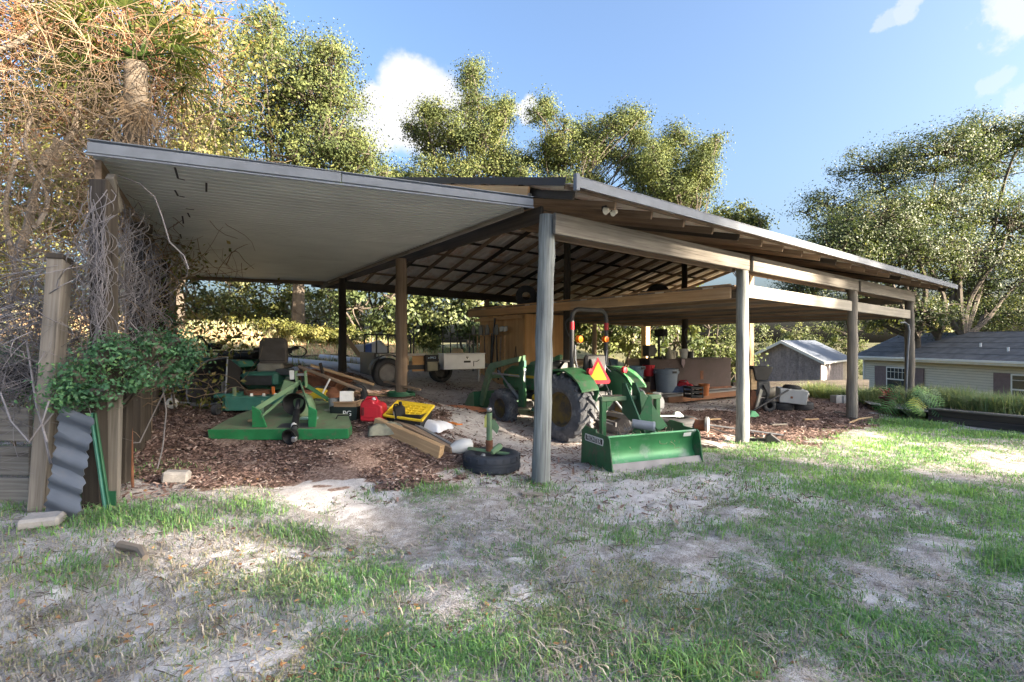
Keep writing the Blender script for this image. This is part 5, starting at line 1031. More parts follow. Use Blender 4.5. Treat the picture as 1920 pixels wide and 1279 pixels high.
runner([(50, 640, 0), (68, 760, -.15), (88, 830, -.3), (95, 870, -.3), (80, 800, -.2), (100, 775, -.15)], 4.2, .008, 'pale vine looping down in front of the fence post')
runner([(0, 735, 0), (20, 790, -.2), (55, 830, -.3), (78, 795, -.3), (92, 752, -.25)], 4.0, .006, 'pale vine looping over the fence planks')
runner([(300, 700, 0), (312, 770, .1), (305, 840, .1), (295, 880, .1)], 5.1, .007, 'pale vine trailing down beside the second post')
runner([(240, 600, 0), (275, 640, .1), (290, 660, .15), (310, 730, .2), (262, 830, .2), (210, 835, 0)], 4.9, .006, 'pale vine curling below the green shrub')

# leafy shrub sprawling over the fence
for i, (label, blobs, n) in enumerate((('dark green small-leaved shrub sprawling over the left fence', [(290, 652, 4.6, .26, .2, .14), (335, 668, 4.8, .13, .14, .11), (245, 660, 4.4, .24, .16, .13), (195, 672, 4.2, .22, .14, .11), (150, 712, 4.05, .20, .12, .12), (190, 738, 4.05, .16, .12, .07), (325, 705, 4.8, .10, .1, .08), (120, 740, 4.0, .1, .08, .06), (265, 715, 4.4, .12, .1, .08), (330, 640, 4.8, .1, .1, .07)], 5200),
                                       ('small green shrub behind the fence planks at the left edge', [(30, 680, 5.2, .3, .25, .16), (50, 715, 5.2, .25, .25, .14), (5, 720, 5.2, .25, .2, .16)], 4200),
                                       ('bright green sprigs hanging from the end of the fence shrub', [(325, 600, 7.5, .14, .12, .12), (335, 690, 5.6, .1, .1, .08)], 800))):
    bb = [(*at(px, py, d), a, b, c) for px, py, d, a, b, c in blobs]; b0 = gd(214 if i == 0 else blobs[0][0], 4.62 if i == 0 else blobs[0][2] + .1)
    tree('leafy_shrub', label, 'shrub', 5, tuple(b0), bb, .036, n, L_shrub, m_bark, tr=.016, clump=.2, world=True, seed=120 + i)

# lawn grass: splayed tufts where the mask allows
def blades(P, tone, hgt, wid, rg, lean=.5):
    n = len(P); a = rg.uniform(0, 6.283, n); ln = np.abs(rg.normal(0, lean, n)); dx, dy = np.cos(a) * ln, np.sin(a) * ln
    sx, sy = -np.sin(a + rg.normal(0, .5, n)), np.cos(a)
    w = wid * rg.uniform(.6, 1.3, n); z1 = hgt * .55; z2 = hgt * (1 - .35 * np.clip(ln, 0, 1))
    def row(f, z, ww): return np.stack([P[:, 0] + dx * hgt * f - sx * ww, P[:, 1] + dy * hgt * f - sy * ww, P[:, 2] + z], -1), np.stack([P[:, 0] + dx * hgt * f + sx * ww, P[:, 1] + dy * hgt * f + sy * ww, P[:, 2] + z], -1)
    r0, r1, r2 = row(0, -.004, w), row(.35, z1, w * .85), row(1.0, z2, w * .12)
    V = np.stack([r0[0], r0[1], r1[1], r1[0], r2[1], r2[0]], 1).reshape(-1, 3); b = np.arange(n)[:, None] * 6
    Fi = np.concatenate([b + np.array([0, 1, 2, 3]), b + np.array([3, 2, 4, 5])]); return V, Fi, np.concatenate([tone, tone])
rg = np.random.default_rng(21); N = 66000
d = 1.75 * (13.5 / 1.75) ** rg.random(N); x = rg.uniform(-1.12, 1.12, N) * d + rg.normal(0, .3, N); y = d
_, _, g, _, _ = masks(x, y); wallside = (y > 8.8) & (x > 8.2 - (y - 10) * .4) & (x > y * .78)
keep = (rg.random(N) < g * 1.0 + .05 * (g > .01)) & (x < 10.5) & ~wallside; x, y, g = x[keep], y[keep], g[keep]; m = len(x); per = 6
X = np.repeat(x, per) + rg.normal(0, .035, m * per) * np.repeat(1 + y * .12, per); Yv = np.repeat(y, per) + rg.normal(0, .035, m * per) * np.repeat(1 + y * .12, per)
lush = vnoise(X, Yv, .9, 31) * .6 + vnoise(X, Yv, 2.3, 32) * .4
tone = np.clip(.10 + lush * .85 + rg.normal(0, .17, len(X)) - .28 * (np.hypot(X + 2.4, Yv - 2.6) < 1.4) + .14 * np.clip((X - 1) / 2, 0, 1), 0, 1)
hg = (.013 + .042 * np.clip(lush - .1, 0, 1) ** 1.5) * rg.uniform(.5, 1.5, len(X)) * (1 + .05 * Yv)
V, Fi, v = blades(np.stack([X, Yv, H(X, Yv)], -1), tone, hg, .0021 * (1 + .17 * Yv), rg, 1.15)
o = link('lawn_grass', fastmesh('lawn_grass', V, 4, Fi, L_grass, v)); tag(o, 'patchy green lawn grass in front of the barn', 'grass', kind='stuff')
N = 32000; d = 1.75 * (9 / 1.75) ** rg.random(N); x = rg.uniform(-1.12, 1.12, N) * d; mk = masks(x, d); keep = (mk[3] < .5) & (mk[0] < .5) & (rg.random(N) < .25 + .75 * (vnoise(x, d, 1.7, 51) > .45)); x, d = x[keep], d[keep]
V, Fi, v = blades(np.stack([x, d, H(x, d) + .006], -1), np.clip(rg.normal(.10, .09, len(x)), 0, 1), rg.uniform(.02, .06, len(x)), .0022 * (1 + .15 * d), rg, 2.2)
o = link('dry_thatch', fastmesh('dry_thatch', V, 4, Fi, LEAF('dead_thatch', [(0, (.20, .17, .145)), (.12, (.32, .29, .25)), (.3, (.44, .41, .36))], trans=.1), v)); tag(o, 'short dry tan grass stalks lying between the green tufts', 'dry grass', kind='stuff')
# taller fringe by posts, fence foot, box blade
PT = [(205, 965, 45, .10), (240, 975, 50, .10), (318, 882, 18, .07), (20, 955, 30, .08), (165, 990, 30, .08), (978, 905, 14, .10), (1000, 915, 8, .10), (1045, 918, 8, .07), (1330, 850, 30, .08), (1690, 795, 80, .16), (1740, 800, 80, .15), (1440, 835, 30, .07), (1170, 900, 14, .06), (350, 985, 60, .1), (480, 960, 60, .1), (1390, 1000, 50, .12), (1900, 1060, 70, .16), (1800, 925, 40, .12), (1650, 900, 50, .12), (830, 925, 40, .09), (1180, 1010, 30, .1), (1550, 1030, 60, .13), (560, 1000, 50, .09), (130, 1080, 50, .1), (950, 1250, 40, .1), (1300, 1260, 60, .12), (1880, 820, 50, .14), (1830, 815, 50, .12)]
XX, YY, HH, TT = [], [], [], []
for px, py, k, hh in PT:
    c = gnd(px, py); q = k * 10; XX.append(c.x + rg.normal(0, .16 + .01 * c.y, q)); YY.append(c.y + rg.normal(0, .12, q)); HH.append(hh * .8 * rg.uniform(.25, 1.15, q)); TT.append(np.clip(rg.normal(.66, .22, q), 0, 1))
X, Yv, hg, tone = map(np.concatenate, (XX, YY, HH, TT))
V, Fi, v = blades(np.stack([X, Yv, H(X, Yv)], -1), tone, hg, .0021 * (1 + .17 * Yv), rg, 1.0)
o = link('tall_grass', fastmesh('tall_grass', V, 4, Fi, L_grass, v)); tag(o, 'longer bright green grass growing at posts, fence foot and lawn patches', 'grass', kind='stuff')
# bark mulch chips
m_chip = LEAF('bark_chips', [(0, (.045, .028, .023)), (.4, (.14, .085, .07)), (.75, (.30, .20, .165)), (1, (.52, .42, .36))], rough=.9, trans=.0)
N = 230000; d = 3.6 * (15 / 3.6) ** rg.random(N); x = rg.uniform(-1.0, .95, N) * d; mk = masks(x, d); keep = (mk[0] > .5) | ((mk[3] > .5) & (rg.random(N) < .12)) | ((mk[1] > .5) & (rg.random(N) < .035)); x, y = x[keep][:60000], d[keep][:60000]
a = rg.uniform(0, 6.28, len(x)); t = rg.normal(0, .25, len(x)); L = rg.uniform(.008, .030, len(x)) * (1 + .05 * y); w_ = L * rg.uniform(.15, .4, len(x)); z = H(x, y) + .012
ca, sa_ = np.cos(a), np.sin(a); dz = L * t
def cr(sx, sy, zz): return np.stack([x + ca * L * sx - sa_ * w_ * sy, y + sa_ * L * sx + ca * w_ * sy, z + dz * sx + zz], -1)
V = np.stack([cr(-1, -1, 0), cr(1, -1, .002), cr(1, 1, .006), cr(-1, 1, .004)], 1).reshape(-1, 3)
o = link('bark_mulch', fastmesh('bark_mulch', V, 4, np.arange(len(V)).reshape(-1, 4), m_chip, np.clip(rg.normal(.45, .27, len(x)), 0, 1))); tag(o, 'loose brown bark chips spread under the roofs', 'mulch', kind='stuff')
# fallen leaves and short sticks on the lawn
m_fall = LEAF('fallen_leaves', [(0, (.10, .05, .03)), (.5, (.30, .15, .06)), (.8, (.42, .26, .13)), (1, (.55, .40, .25))], rough=.8, trans=.1)
N = 4200; d = 1.8 * (9 / 1.8) ** rg.random(N); x = rg.uniform(-1.0, .9, N) * d; w_ = np.exp(-((x + 2.3) ** 2 + (d - 2.6) ** 2) / 3.5) * .8 + .14; keep = rg.random(N) < w_; x, d = x[keep], d[keep]
P = np.stack([x, d, H(x, d) + .018], -1); V, Fi, v = leaves(P, rg.uniform(.018, .05, len(P)), np.clip(rg.normal(.38, .28, len(P)), 0, 1), 1.7, rg=rg)
cz = np.repeat(P[:, 2], 4); V[:, 2] = cz + (V[:, 2] - cz) * .35
o = link('fallen_leaves', fastmesh('fallen_leaves', V, 4, Fi, m_fall, v)); tag(o, 'dry brown leaves fallen over the sandy lawn', 'leaves', kind='stuff')
P = []; N = 2200
d = 1.8 * (8 / 1.8) ** rg.random(N); x = rg.uniform(-1.0, 1.0, N) * d; a = rg.uniform(0, 6.28, N); L = rg.uniform(.03, .16, N)
f = np.linspace(-.5, .5, 4); P = np.stack([x[:, None] + np.cos(a + 0)[:, None] * L[:, None] * f, d[:, None] + np.sin(a)[:, None] * L[:, None] * f, np.zeros((N, 4))], -1) + np.concatenate([rg.normal(0, .004, (N, 4, 2)), np.zeros((N, 4, 1))], -1)
P[..., 2] = H(P[..., 0], P[..., 1]) + .014; V, Fi = strands(P, rg.uniform(.0012, .0035, N))
o = link('ground_litter', fastmesh('ground_litter', V, 4, Fi, M('dark_twigs', (.10, .075, .055), .9, bump=0))); tag(o, 'small dark twigs littering the sand and grass', 'twigs', kind='stuff')
# ---------------------------------------------------------------- fence corner at the left
fe = Thing('plank_fence', 'old grey plank fence with a tall leaning square post', 'fence', gnd(75, 962), 0); f0 = fe.o.location.copy()
def rel(v): return Vector(v) - f0
fe.board('post', W('split_grey_post', (.17, .145, .12), (.33, .30, .265), fine=36, crack=.9), rel(at(74, 985, 4.15)), rel(at(113, 486, 4.2)), .165, .11, up=(1, .3, 0))
fe.board('post_cap', w_dark, rel(at(112, 492, 4.19)), rel(at(113.5, 482, 4.2)), .172, .116, up=(1, .3, 0))
for y0, y1, w in ((765, 828, 0), (838, 892, .01), (896, 948, .0)):
    fe.board('plank', w_grey, rel(at(-260, (y0 + y1) / 2 - 6, 4.5 + w)), rel(at(58, (y0 + y1) / 2, 4.28 + w)), (y1 - y0) / F * 4.3, .04, up=(.15, 1, 0))
fe.board('post', w_dark, rel(at(180, 960, 4.25)), rel(at(176, 690, 4.3)), .15, .13, up=(1, .2, 0)); fe.board('post', w_grey, rel(at(207, 945, 4.35)), rel(at(212, 740, 4.4)), .06, .13, up=(1, .2, 0)); fe.board('post', w_dark, rel(at(228, 905, 4.7)), rel(at(232, 690, 4.75)), .12, .12, up=(1, .2, 0))
fe.board('back_plank', w_dark, rel(at(60, 705, 4.6)), rel(at(-240, 700, 4.9)), .22, .03, up=(.15, 1, 0))
for px, d, tp in ((256, 5.6, 690), (272, 6.3, 690), (286, 7.2, 690)):
    b = gd(px, d); q = at(px, tp, d); o = board('stub_post', w_dark if px != 272 else w_brown, b - Vector((0, 0, .1)), q, .15, .12, up=(1, .4, 0)); tag(o, {256: 'nearest short dark post below the green shrub', 272: 'middle short brown post below the green shrub', 286: 'farthest short dark post below the green shrub'}[px], 'post', 'short posts along the left side')
# corrugated scrap leaning on the post
vs = []; fs = []; nk = 40
top, bot = at(150, 772, 4.05), at(118, 985, 3.92)
for i in range(nk + 1):
    f = i / nk; c = top + (bot - top) * f; ph = math.sin(f * 2 * math.pi * 5.2) * .022; hwid = .12 - .01 * f
    for s in (-1, 0, 1): vs.append(c + Vector((s * hwid + (math.sin(f * 2 * math.pi * 5.2 + .5) * .022 if s else 0) + s * .01 * (i % 3), -.01 - (ph + .02), .05 * -s)))
n0 = len(vs); vs += [v + Vector((0, .004, 0)) for v in vs]
for i in range(nk):
    for s in range(2):
        a = i * 3 + s; fs += [(a, a + 1, a + 4, a + 3), (n0 + a + 3, n0 + a + 4, n0 + a + 1, n0 + a)]
    fs += [(i * 3, i * 3 + 3, n0 + i * 3 + 3, n0 + i * 3), (i * 3 + 2, n0 + i * 3 + 2, n0 + i * 3 + 5, i * 3 + 5)]
one('corrugated_sheet', M('weathered_galvanised_sheet', (.105, .12, .145), .7, .1, .25, 3, (.15, .15, .16), 3, .58), MB().add(vs, fs), 'strip of grey corrugated metal leaning on the fence post', 'metal sheet', smooth=True)
tp_ = Thing('steel_fence_post', 'green steel fence post leaning at the fence corner', 'fence post', gnd(203, 950)); b0 = tp_.o.location.copy()
for k, m_ in ((-.012, m_teal), (.012, m_greend)): tp_.board('flange', m_, at(203, 960, 4.12) - b0 + Vector((k, 0, 0)), at(175, 775, 4.2) - b0 + Vector((k, 0, 0)), .02, .045 if k < 0 else .02, up=(0, 1, 0))
tp_.box('anchor_plate', m_greend, at(210, 935, 4.14) - b0, (.07, .006, .12))
one('rusty_rod', m_rust, MB().tube([at(249, 915, 4.75), at(246, 800, 4.78), at(247, 740, 4.8)], .012, 7), 'thin rusty rod standing right of the fence corner', 'rod', smooth=True)
one('stone_block', M('grey_stone', (.30, .28, .26), .95, 0, .3, 9, bump=.8), MB().box((0, 0, .05), (.22, .14, .11)), 'rough grey stone block at the front edge of the mulch', 'stone', gnd(330, 905), (0, .1, .3), bevel=.02)
one('concrete_chunk', M('grey_stone'), MB().box((0, 0, .03), (.25, .2, .08)), 'flat chunk of concrete under the corrugated strip', 'concrete', gnd(80, 985), (0, 0, .4), bevel=.02)
one('dry_log', m_bark2, MB().tube([(0, 0, .03), (.2, .05, .03), (.36, .02, .02)], [.03, .028, .02], 8), 'short dead branch on the grass below the fence', 'branch', gnd(225, 1035), (0, 0, -.6), smooth=True)
one('wood_scrap', w_grey, MB().box((0, 0, .02), (.22, .06, .02)), 'small grey wood scrap on the sand right of the front post', 'board', gnd(998, 932), (0, .05, .1), bevel=.004)

# ---------------------------------------------------------------- utility trailer
p0, p1 = gd(712, 11.0), gd(905, 12.2); tv = Vector((p1.x - p0.x, p1.y - p0.y, 0)); trz = math.atan2(tv.y, tv.x)
TZ = .6; ut = Thing('utility_trailer', 'black utility trailer with wood plank floor and mesh tailgate frame', 'trailer', (p0.x, p0.y, TZ), trz); LT = 2.5
for y in (-.05, 1.25): ut.box('side_rail', m_black, (LT / 2, y, .42), (LT + .1, .06, .1))
for x in (0, LT): ut.box('cross_rail', m_black, (x, .6, .42), (.06, 1.3, .1))
for i in range(7): ut.board('floor_plank', w_tan if i % 3 else w_grey, (0, .04 + i * .186, .49), (LT, .04 + i * .186, .49), .18, .03)
ut.board('edge_board', W('pale_lumber'), (-.05, -.1, .70), (1.0, -.1, .70), .12, .05)
for x0, x1, mt in ((.35, .62, w_tan), (.70, .98, w_ply)): ut.p('side_panel', mt, MB().box(((x0 + x1) / 2, -.06, .5), (x1 - x0, .02, .34)))
wheel(ut, .12, -.16, .32, .2, .2, M('dull_rim', (.16, .155, .15), .6, .3, .3), m_rubber).location.z = .32; wheel(ut, 1.9, 1.3, .30, .2, .18, m_dgrey, m_rubber).location.z = .25
ut.p('mudguard', m_black, MB().prism([(x, z) for x, _, z in arc((.12, 0, .32), .40, R(-5), R(185), 12, 'XZ')] + [(x, z) for x, _, z in reversed(arc((.12, 0, .32), .385, R(-5), R(185), 12, 'XZ'))], -.28, -.06, 'Y'))
ut.box('tail_board', m_black, (-.12, .55, .5), (.05, 1.3, .5))
for px in range(5): ut.tube('gate_bar', m_black, [(-.02 + px * .28, 1.28, .7), (-.02 + px * .28, 1.28, 1.16)], .02, 6)
ut.tube('gate_rail', m_black, [(-.04, 1.28, 1.16), (1.12, 1.28, 1.13)], .018, 6); ut.tube('gate_rail', m_black, [(-.04, 1.28, .70), (1.12, 1.28, .70)], .018, 6); ut.tube('stake', m_black, [(1.18, 1.28, .5), (1.18, 1.28, 1.32)], .02, 6)
for x in (1.95, 2.16, 2.35): ut.tube('stake', m_black, [(x, 1.28, .5), (x, 1.28, 1.28)], .016, 6)
ut.box('hitch_coupler', m_black, (2.75, .6, .38), (.4, .08, .1)); ut.tube('jack', m_grey, [(2.3, -.1, .05), (2.3, -.1, .5)], .03, 8)
tm = Matrix.Translation(Vector((p0.x, p0.y, TZ))) @ Matrix.Rotation(trz, 4, 'Z')
def tl(x, y, z): return tm @ Vector((x, y, z))
tbx = Thing('tool_box', 'silver aluminium tool box mounted on the side of the trailer', 'tool box', tl(1.85, -.17, .36), trz)
tbx.box('body', M('brushed_aluminium', (.52, .53, .55), .4, .6, .1, 4), (0, 0, .17), (1.02, .3, .34), bevel=.006); tbx.box('lid', M('brushed_aluminium'), (0, 0, .352), (1.05, .33, .02), bevel=.004); tbx.box('name_plate', m_txtb, (.06, -.153, .17), (.17, .006, .045)); tbx.box('emblem_ground', m_wplast, (.06, -.153, .265), (.075, .006, .07)); tbx.p('emblem', m_txtb, MB().prism([(.03, .29), (.09, .29), (.085, .25), (.06, .235), (.035, .25)], -.158, -.1565, 'Y')); text(tbx.o, 'emblem_mark', 'M', m_txt, .035, Matrix.Translation((.06, -.16, .27)) @ Matrix.Rotation(R(90), 4, 'X'))
tbx.p('latch', m_txtb, MB().tube([(.22, -.16, .06), (.22, -.16, .18), (.30, -.16, .17), (.36, -.16, .21)], .008, 5))
bx = Thing('black_case', 'small black case with pale lettering on the trailer side', 'case', tl(.98, -.2, .46), trz); bx.box('body', m_black2, (.12, .04, .16), (.30, .14, .15), bevel=.01); text(bx.o, 'lettering', 'o IMC2', M('pale_blue_lettering', (.55, .75, .95), .5, 0, .02), .062, Matrix.Translation((.12, -.032, .17)) @ Matrix.Rotation(R(90), 4, 'X')); bx.box('lower_panel', M('olive_panel', (.22, .20, .13), .6), (.14, .03, -.02), (.24, .1, .2), bevel=.005); bx.box('lower_frame', m_black2, (.13, .06, -.02), (.30, .08, .24))
V, Fi = crumple(12, 10, .14, .12, .11, 14); o = link('sack', fastmesh('sack', V, 4, Fi, M('burlap', (.40, .30, .17), .95, 0, .2), smooth=True)); o.location = tl(1.75, .1, .75); tag(o, 'small tan sack resting on the trailer edge', 'sack'); o.location = tl(1.75, -.12, .722)
# blue-and-white wheelbarrow and pipes behind
p = gd(690, 14); bw = Thing('upended_barrow', 'upended pale wheelbarrow with wooden handles and a blue panel behind the trailer', 'wheelbarrow', p, R(10))
bw.board('handle', w_tan, (-.62, 0, .85), (-.1, 0, .12), .05, .12); bw.board('handle', w_tan, (-.68, .3, .80), (-.15, .3, .10), .05, .06); bw.p('tray', m_wplast, MB().prism([(-.45, .58), (-.1, .18), (.45, .2), (.55, .45), (.3, .72), (-.1, .6)], 0, .4, 'Y'), bevel=.03); bw.p('blue_panel', M('blue_plastic', (.10, .16, .42), .5), MB().prism([(-.14, .35), (.10, .35), (.1, .62), (-.05, .60)], -.02, -.0, 'Y')); bw.p('wheel', m_rubber, tyre_mb(.16, .1, .07, c=(-.62, .1, .16)), smooth=True); bw.box('undercarriage', m_dgrey, (.05, .1, .12), (.5, .3, .2), bevel=.02)
m_pvc = M('white_pvc_pipe', (.66, .67, .72), .4, 0, .08, 3)
for i, (a, b, d0, d1, r, lab) in enumerate((((505, 668), (640, 684), 13.2, 12.8, .085, 'long white plastic pipe lying nearest, behind the mower'), ((535, 662), (690, 678), 13.6, 13.1, .085, 'second long white plastic pipe behind the nearest one'), ((660, 687), (692, 693), 12.9, 12.8, .085, 'short white plastic pipe piece left of the trailer wheel'), ((600, 664), (690, 672), 13.9, 13.6, .08, 'white plastic pipe at the back of the pipe pile'), ((470, 655), (520, 664), 13.8, 13.6, .08, 'white plastic pipe end showing left of the mower seat'))):
    q0, q1 = gd(a[0], d0), gd(b[0], d1); z = Vector((0, 0, r + (.09 if i == 3 else 0))); one('plastic_pipe', m_pvc, MB().lathe([(r * .9, 0), (r, 0), (r, 1), (r * .9, 1)], 16, capb=False, capt=False).xf(Matrix.Translation(q0 + z) @ (q1 - q0).to_track_quat('Z', 'Y').to_matrix().to_4x4() @ Matrix.Diagonal((1, 1, (q1 - q0).length, 1))), lab, 'pipe', group='white plastic pipes', smooth=True)
rgd = random.Random(4)
for i in range(9):
    q = gd(430 + i * 28, 14.6 + rgd.uniform(-.4, .4)); a = rgd.uniform(-.5, .5); L = rgd.uniform(.5, 1.1); z = .06 + .05 * (i % 3)
    o = board('scrap_timber', (w_dark, w_grey, w_brown)[i % 3], q + Vector((-L * math.cos(a), -L * math.sin(a), z)), q + Vector((L * math.cos(a), L * math.sin(a), z + .04)), .12, .05); tag(o, 'weathered scrap timber before the clay bank, %s' % ('leftmost of the row', 'second from the left', 'third from the left', 'fourth from the left', 'middle of the row', 'fourth from the right', 'third from the right', 'second from the right', 'rightmost of the row')[i], 'board', 'scrap timbers at the bank')
for i in range(6):
    q = gd(372 + i * 16, 11.5 + i * .12); L = .55; z = .05 + .06 * (i % 3); o = board('loose_plank', w_grey, q + Vector((-L, .1, z)), q + Vector((L, -.1, z + .02)), .16, .035); tag(o, 'grey plank stacked behind the quad bike, %s' % ('leftmost', 'second from left', 'third from left', 'third from right', 'second from right', 'rightmost')[i], 'plank', 'planks stacked behind the quad bike')

# ---------------------------------------------------------------- long-handled tools along the plywood closet
def tool(s_t, kind, label, hl, lean_, mat):
    w0 = SW(4.0, s_t); zb = h(w0.x, w0.y); t = Thing({'shovel': 'shovel', 'rake': 'rake', 'fork': 'garden_fork', 'hoe': 'hoe', 'axe': 'axe'}[kind], label, kind, w0 + Vector((0, 0, zb)), TH, 'long-handled tools on the closet wall')
    top = hl; zt2 = 2.02 - zb - .0; z1 = zt2 - .28; x0 = -.06
    t.tube('handle', mat, [(x0, lean_, max(.02, z1 - top)), (x0 - .01, lean_ * .5, z1 - top * .5), (x0, 0, z1)], .021, 7)
    if kind == 'shovel': t.p('blade', m_dgrey, MB().prism([(-.09, .02), (.09, .02), (.10, .18), (.05, .28), (0, .31), (-.05, .28), (-.10, .18)], x0 - .012, x0 + .004, 'X').xf(Matrix.Translation((0, 0, z1))), bevel=.004)
    elif kind == 'rake':
        t.p('head', m_dgrey, MB().box((x0, 0, z1 + .05), (.02, .34, .025)).box((x0, 0, z1 + .025), (.02, .02, .06)))
        for i in range(8): t.p('tine', m_dgrey, MB().box((x0 - .04, -.15 + i * .043, z1 + .05), (.08, .008, .01)))
    elif kind == 'fork':
        t.p('head', m_dgrey, MB().box((x0, 0, z1 + .02), (.015, .2, .02)))
        for i in range(4): t.p('tine', m_dgrey, MB().box((x0, -.09 + i * .06, z1 + .16), (.01, .012, .28)))
    elif kind == 'hoe': t.p('blade', m_rust, MB().box((x0 - .05, 0, z1 + .03), (.12, .16, .012)).box((x0, 0, z1 + .02), (.02, .02, .06)))
    else: t.p('head', m_grey, MB().prism([(-.03, .0), (.03, .0), (.05, .12), (-.11, .14), (-.12, .02)], x0 - .02, x0 + .02, 'X').xf(Matrix.Translation((0, 0, z1 + .1))), bevel=.004)
tl_ = [(7.95, 'rake', 'rake at the far left end of the tools, by the dark post', 1.25, .05, w_grey), (7.75, 'shovel', 'shovel second from the left on the closet wall', 1.2, .03, w_grey), (7.55, 'hoe', 'hoe third from the left on the closet wall', 1.25, -.02, w_tan), (7.38, 'shovel', 'shovel fourth from the left, with an orange-brown handle', 1.2, .05, w_orange), (7.2, 'fork', 'garden fork in the middle of the hanging tools', 1.2, -.06, w_brown), (7.05, 'shovel', 'shovel just right of the garden fork', 1.25, .02, w_orange), (6.85, 'rake', 'rake with a dark handle right of the middle', 1.2, .04, w_dark), (6.62, 'shovel', 'shovel near the right end of the tool row', 1.15, -.08, w_dark), (6.42, 'axe', 'sledge-like axe hanging near the right end of the row', 1.05, .03, w_brown), (6.25, 'axe', 'short-headed axe at the right end of the tool row', .95, .02, w_orange)]
for a in tl_: tool(*a)
o = board('leaning_bar', m_dgrey, SW(3.95, 6.9, .8), SW(3.98, 6.75, 2.2), .06, .03); tag(o, 'dark flat bar leaning upright among the hanging tools', 'bar')
one('wall_hook', m_black2, MB().tube([(-.0, .05, .0), (0, 0, .32), (0, -.04, .0)], .008, 6), 'small dark V-shaped hook on the plywood right of the tools', 'hook', SW(4.07, 5.95, 1.15), (0, 0, TH), smooth=True)
# tyres and junk up on the loft
for s_, t_, r, lab in ((4.4, 5.95, .27, 'black tyre standing on the loft left of the ridge post'), (7.3, 4.1, .33, 'black tyre standing on the loft under the roof middle')):
    w0 = SW(s_, t_, LZ + .088 - SAG * (s_ - 4)); t = Thing('loft_tyre', lab, 'tyre', w0, TH + R(-32), 'tyres on the loft'); t.p('tyre', m_rubber, tyre_mb(r, .16, r * .42, 'Y', 28, c=(0, 0, r)), smooth=True); t.p('rim', m_dgrey, MB().lathe([(r * .45, -.05), (r * .40, -.05), (r * .40, .05), (r * .45, .05)], 20, (0, 0, r), 'Y', False, False))
for i in range(5):
    w0 = SW(5.4 + i * .35, 1.9 + i * .45, LZ + .1 - SAG * (1.4 + i * .35)); o = board('stored_lumber', (w_brown, w_dark, w_tan)[i % 3], w0 + Vector((0, 0, .02)), w0 + U * 1.6 + Vector((0, 0, -.02)), .12, .04); tag(o, 'board lying loose on the loft deck, %s' % ('nearest the front', 'second from the front', 'in the middle', 'second from the back', 'farthest back')[i], 'board', 'boards stored on the loft')
o = board('stored_panel', w_dark, SW(4.25, 6.9, LZ + .13), SW(4.25, 7.9, LZ + .13), .4, .06); o.name = 'storage_case'; tag(o, 'dark flat case on the far left end of the loft', 'case')

# ---------------------------------------------------------------- right-hand workshop corner
pl = Thing('platform', 'low wooden platform with weathered top and rusty front edge', 'platform', gnd(1262, 756), TH - .02); PLL = 3.9
for i in range(7): pl.board('deck_board', w_grey if i % 2 else W('dusty_board', (.36, .35, .34), (.52, .51, .50)), (-.2, .09 + i * .182, .16), (PLL, .09 + i * .182, .155), .178, .03)
pl.board('front_joist', W('rusty_red_joist', (.22, .10, .05), (.38, .19, .10)), (-.22, -.02, .08), (PLL, -.02, .075), .04, .15); pl.board('side_joist', w_brown, (-.2, 0, .07), (-.2, 1.3, .07), .04, .14)
def at_pl(x, y, z=.175): return pl.o.matrix_basis @ Vector((x, y, z))
bpy.context.view_layer.update()
m_can = M('grey_blue_bin_plastic', (.20, .25, .31), .5, 0, .12, 3)
def bin_(label, loc, r, hgt, mat, rz=0):
    t = Thing('trash_can', label, 'trash can', loc, rz, 'grey bins'); t.p('body', mat, MB().lathe([(r * .80, 0), (r * .96, hgt * .80), (r * 1.02, hgt * .81), (r * 1.03, hgt * .86), (r * 1.0, hgt * .97), (r * 1.06, hgt * .975), (r * 1.06, hgt), (r * .97, hgt), (r * .78, .03)], 28), smooth=True)
    for s in (-1, 1): t.p('handle', mat, MB().box((s * r * 1.02, 0, hgt * .88), (.05, .16, .07)), bevel=.01)
    t.box('handle_recess', m_black2, (r * .35, -r * .97, hgt * .89), (.13, .02, .055), rot=(0, 0, .35)); return t
bin_('tall grey-blue trash can standing on the wooden platform', gd(1249, 13.7) + Vector((0, 0, .13)), .31, .72, m_can, .1)
bin_('darker blue-grey bin behind the cardboard box', gd(1191, 12.6) + Vector((0, 0, .42)), .22, .42, m_bluep, .4); one('bin_stand', w_dark, MB().box((0, 0, .22), (.6, .4, .44)), 'dark wooden crate under the blue-grey bin', 'crate', gd(1191, 12.7), (0, 0, .3), bevel=.01)
cb = Thing('moving_box', 'tan cardboard box with open flaps beside the tractor wheel', 'cardboard box', gd(1203, 11.3), R(12)); cb.p('box', m_card, tub_mb(.52, .4, .34, .99, .012).xf(Matrix.Translation((0, 0, .34)))); cb.p('flap', m_card, MB().bar((-.26, -.25, .38), (.26, -.25, .38), .12, .005)); cb.p('flap', m_card, MB().bar((.30, -.2, .37), (.30, .2, .37), .10, .005))
bucket('white_bucket', 'white bucket with dark lid in front of the cardboard box', gd(1192, 10.4), .095, .11, .36, m_wplast, m_dgrey, True); one('yellow_tool', m_yel, MB().box((0, 0, .06), (.16, .12, .1)).tube([(-.1, 0, .1), (0, 0, .18), (.1, 0, .1)], .014, 6), 'small yellow tool between the white bucket and cardboard box', 'tool', gd(1212, 10.7), bevel=.01)
gas_can('red fuel can at the foot of the brown steel tank', gd(1285, 14.1) + Vector((0, 0, .13)), R(-20), .42, .26, .36, m_red)
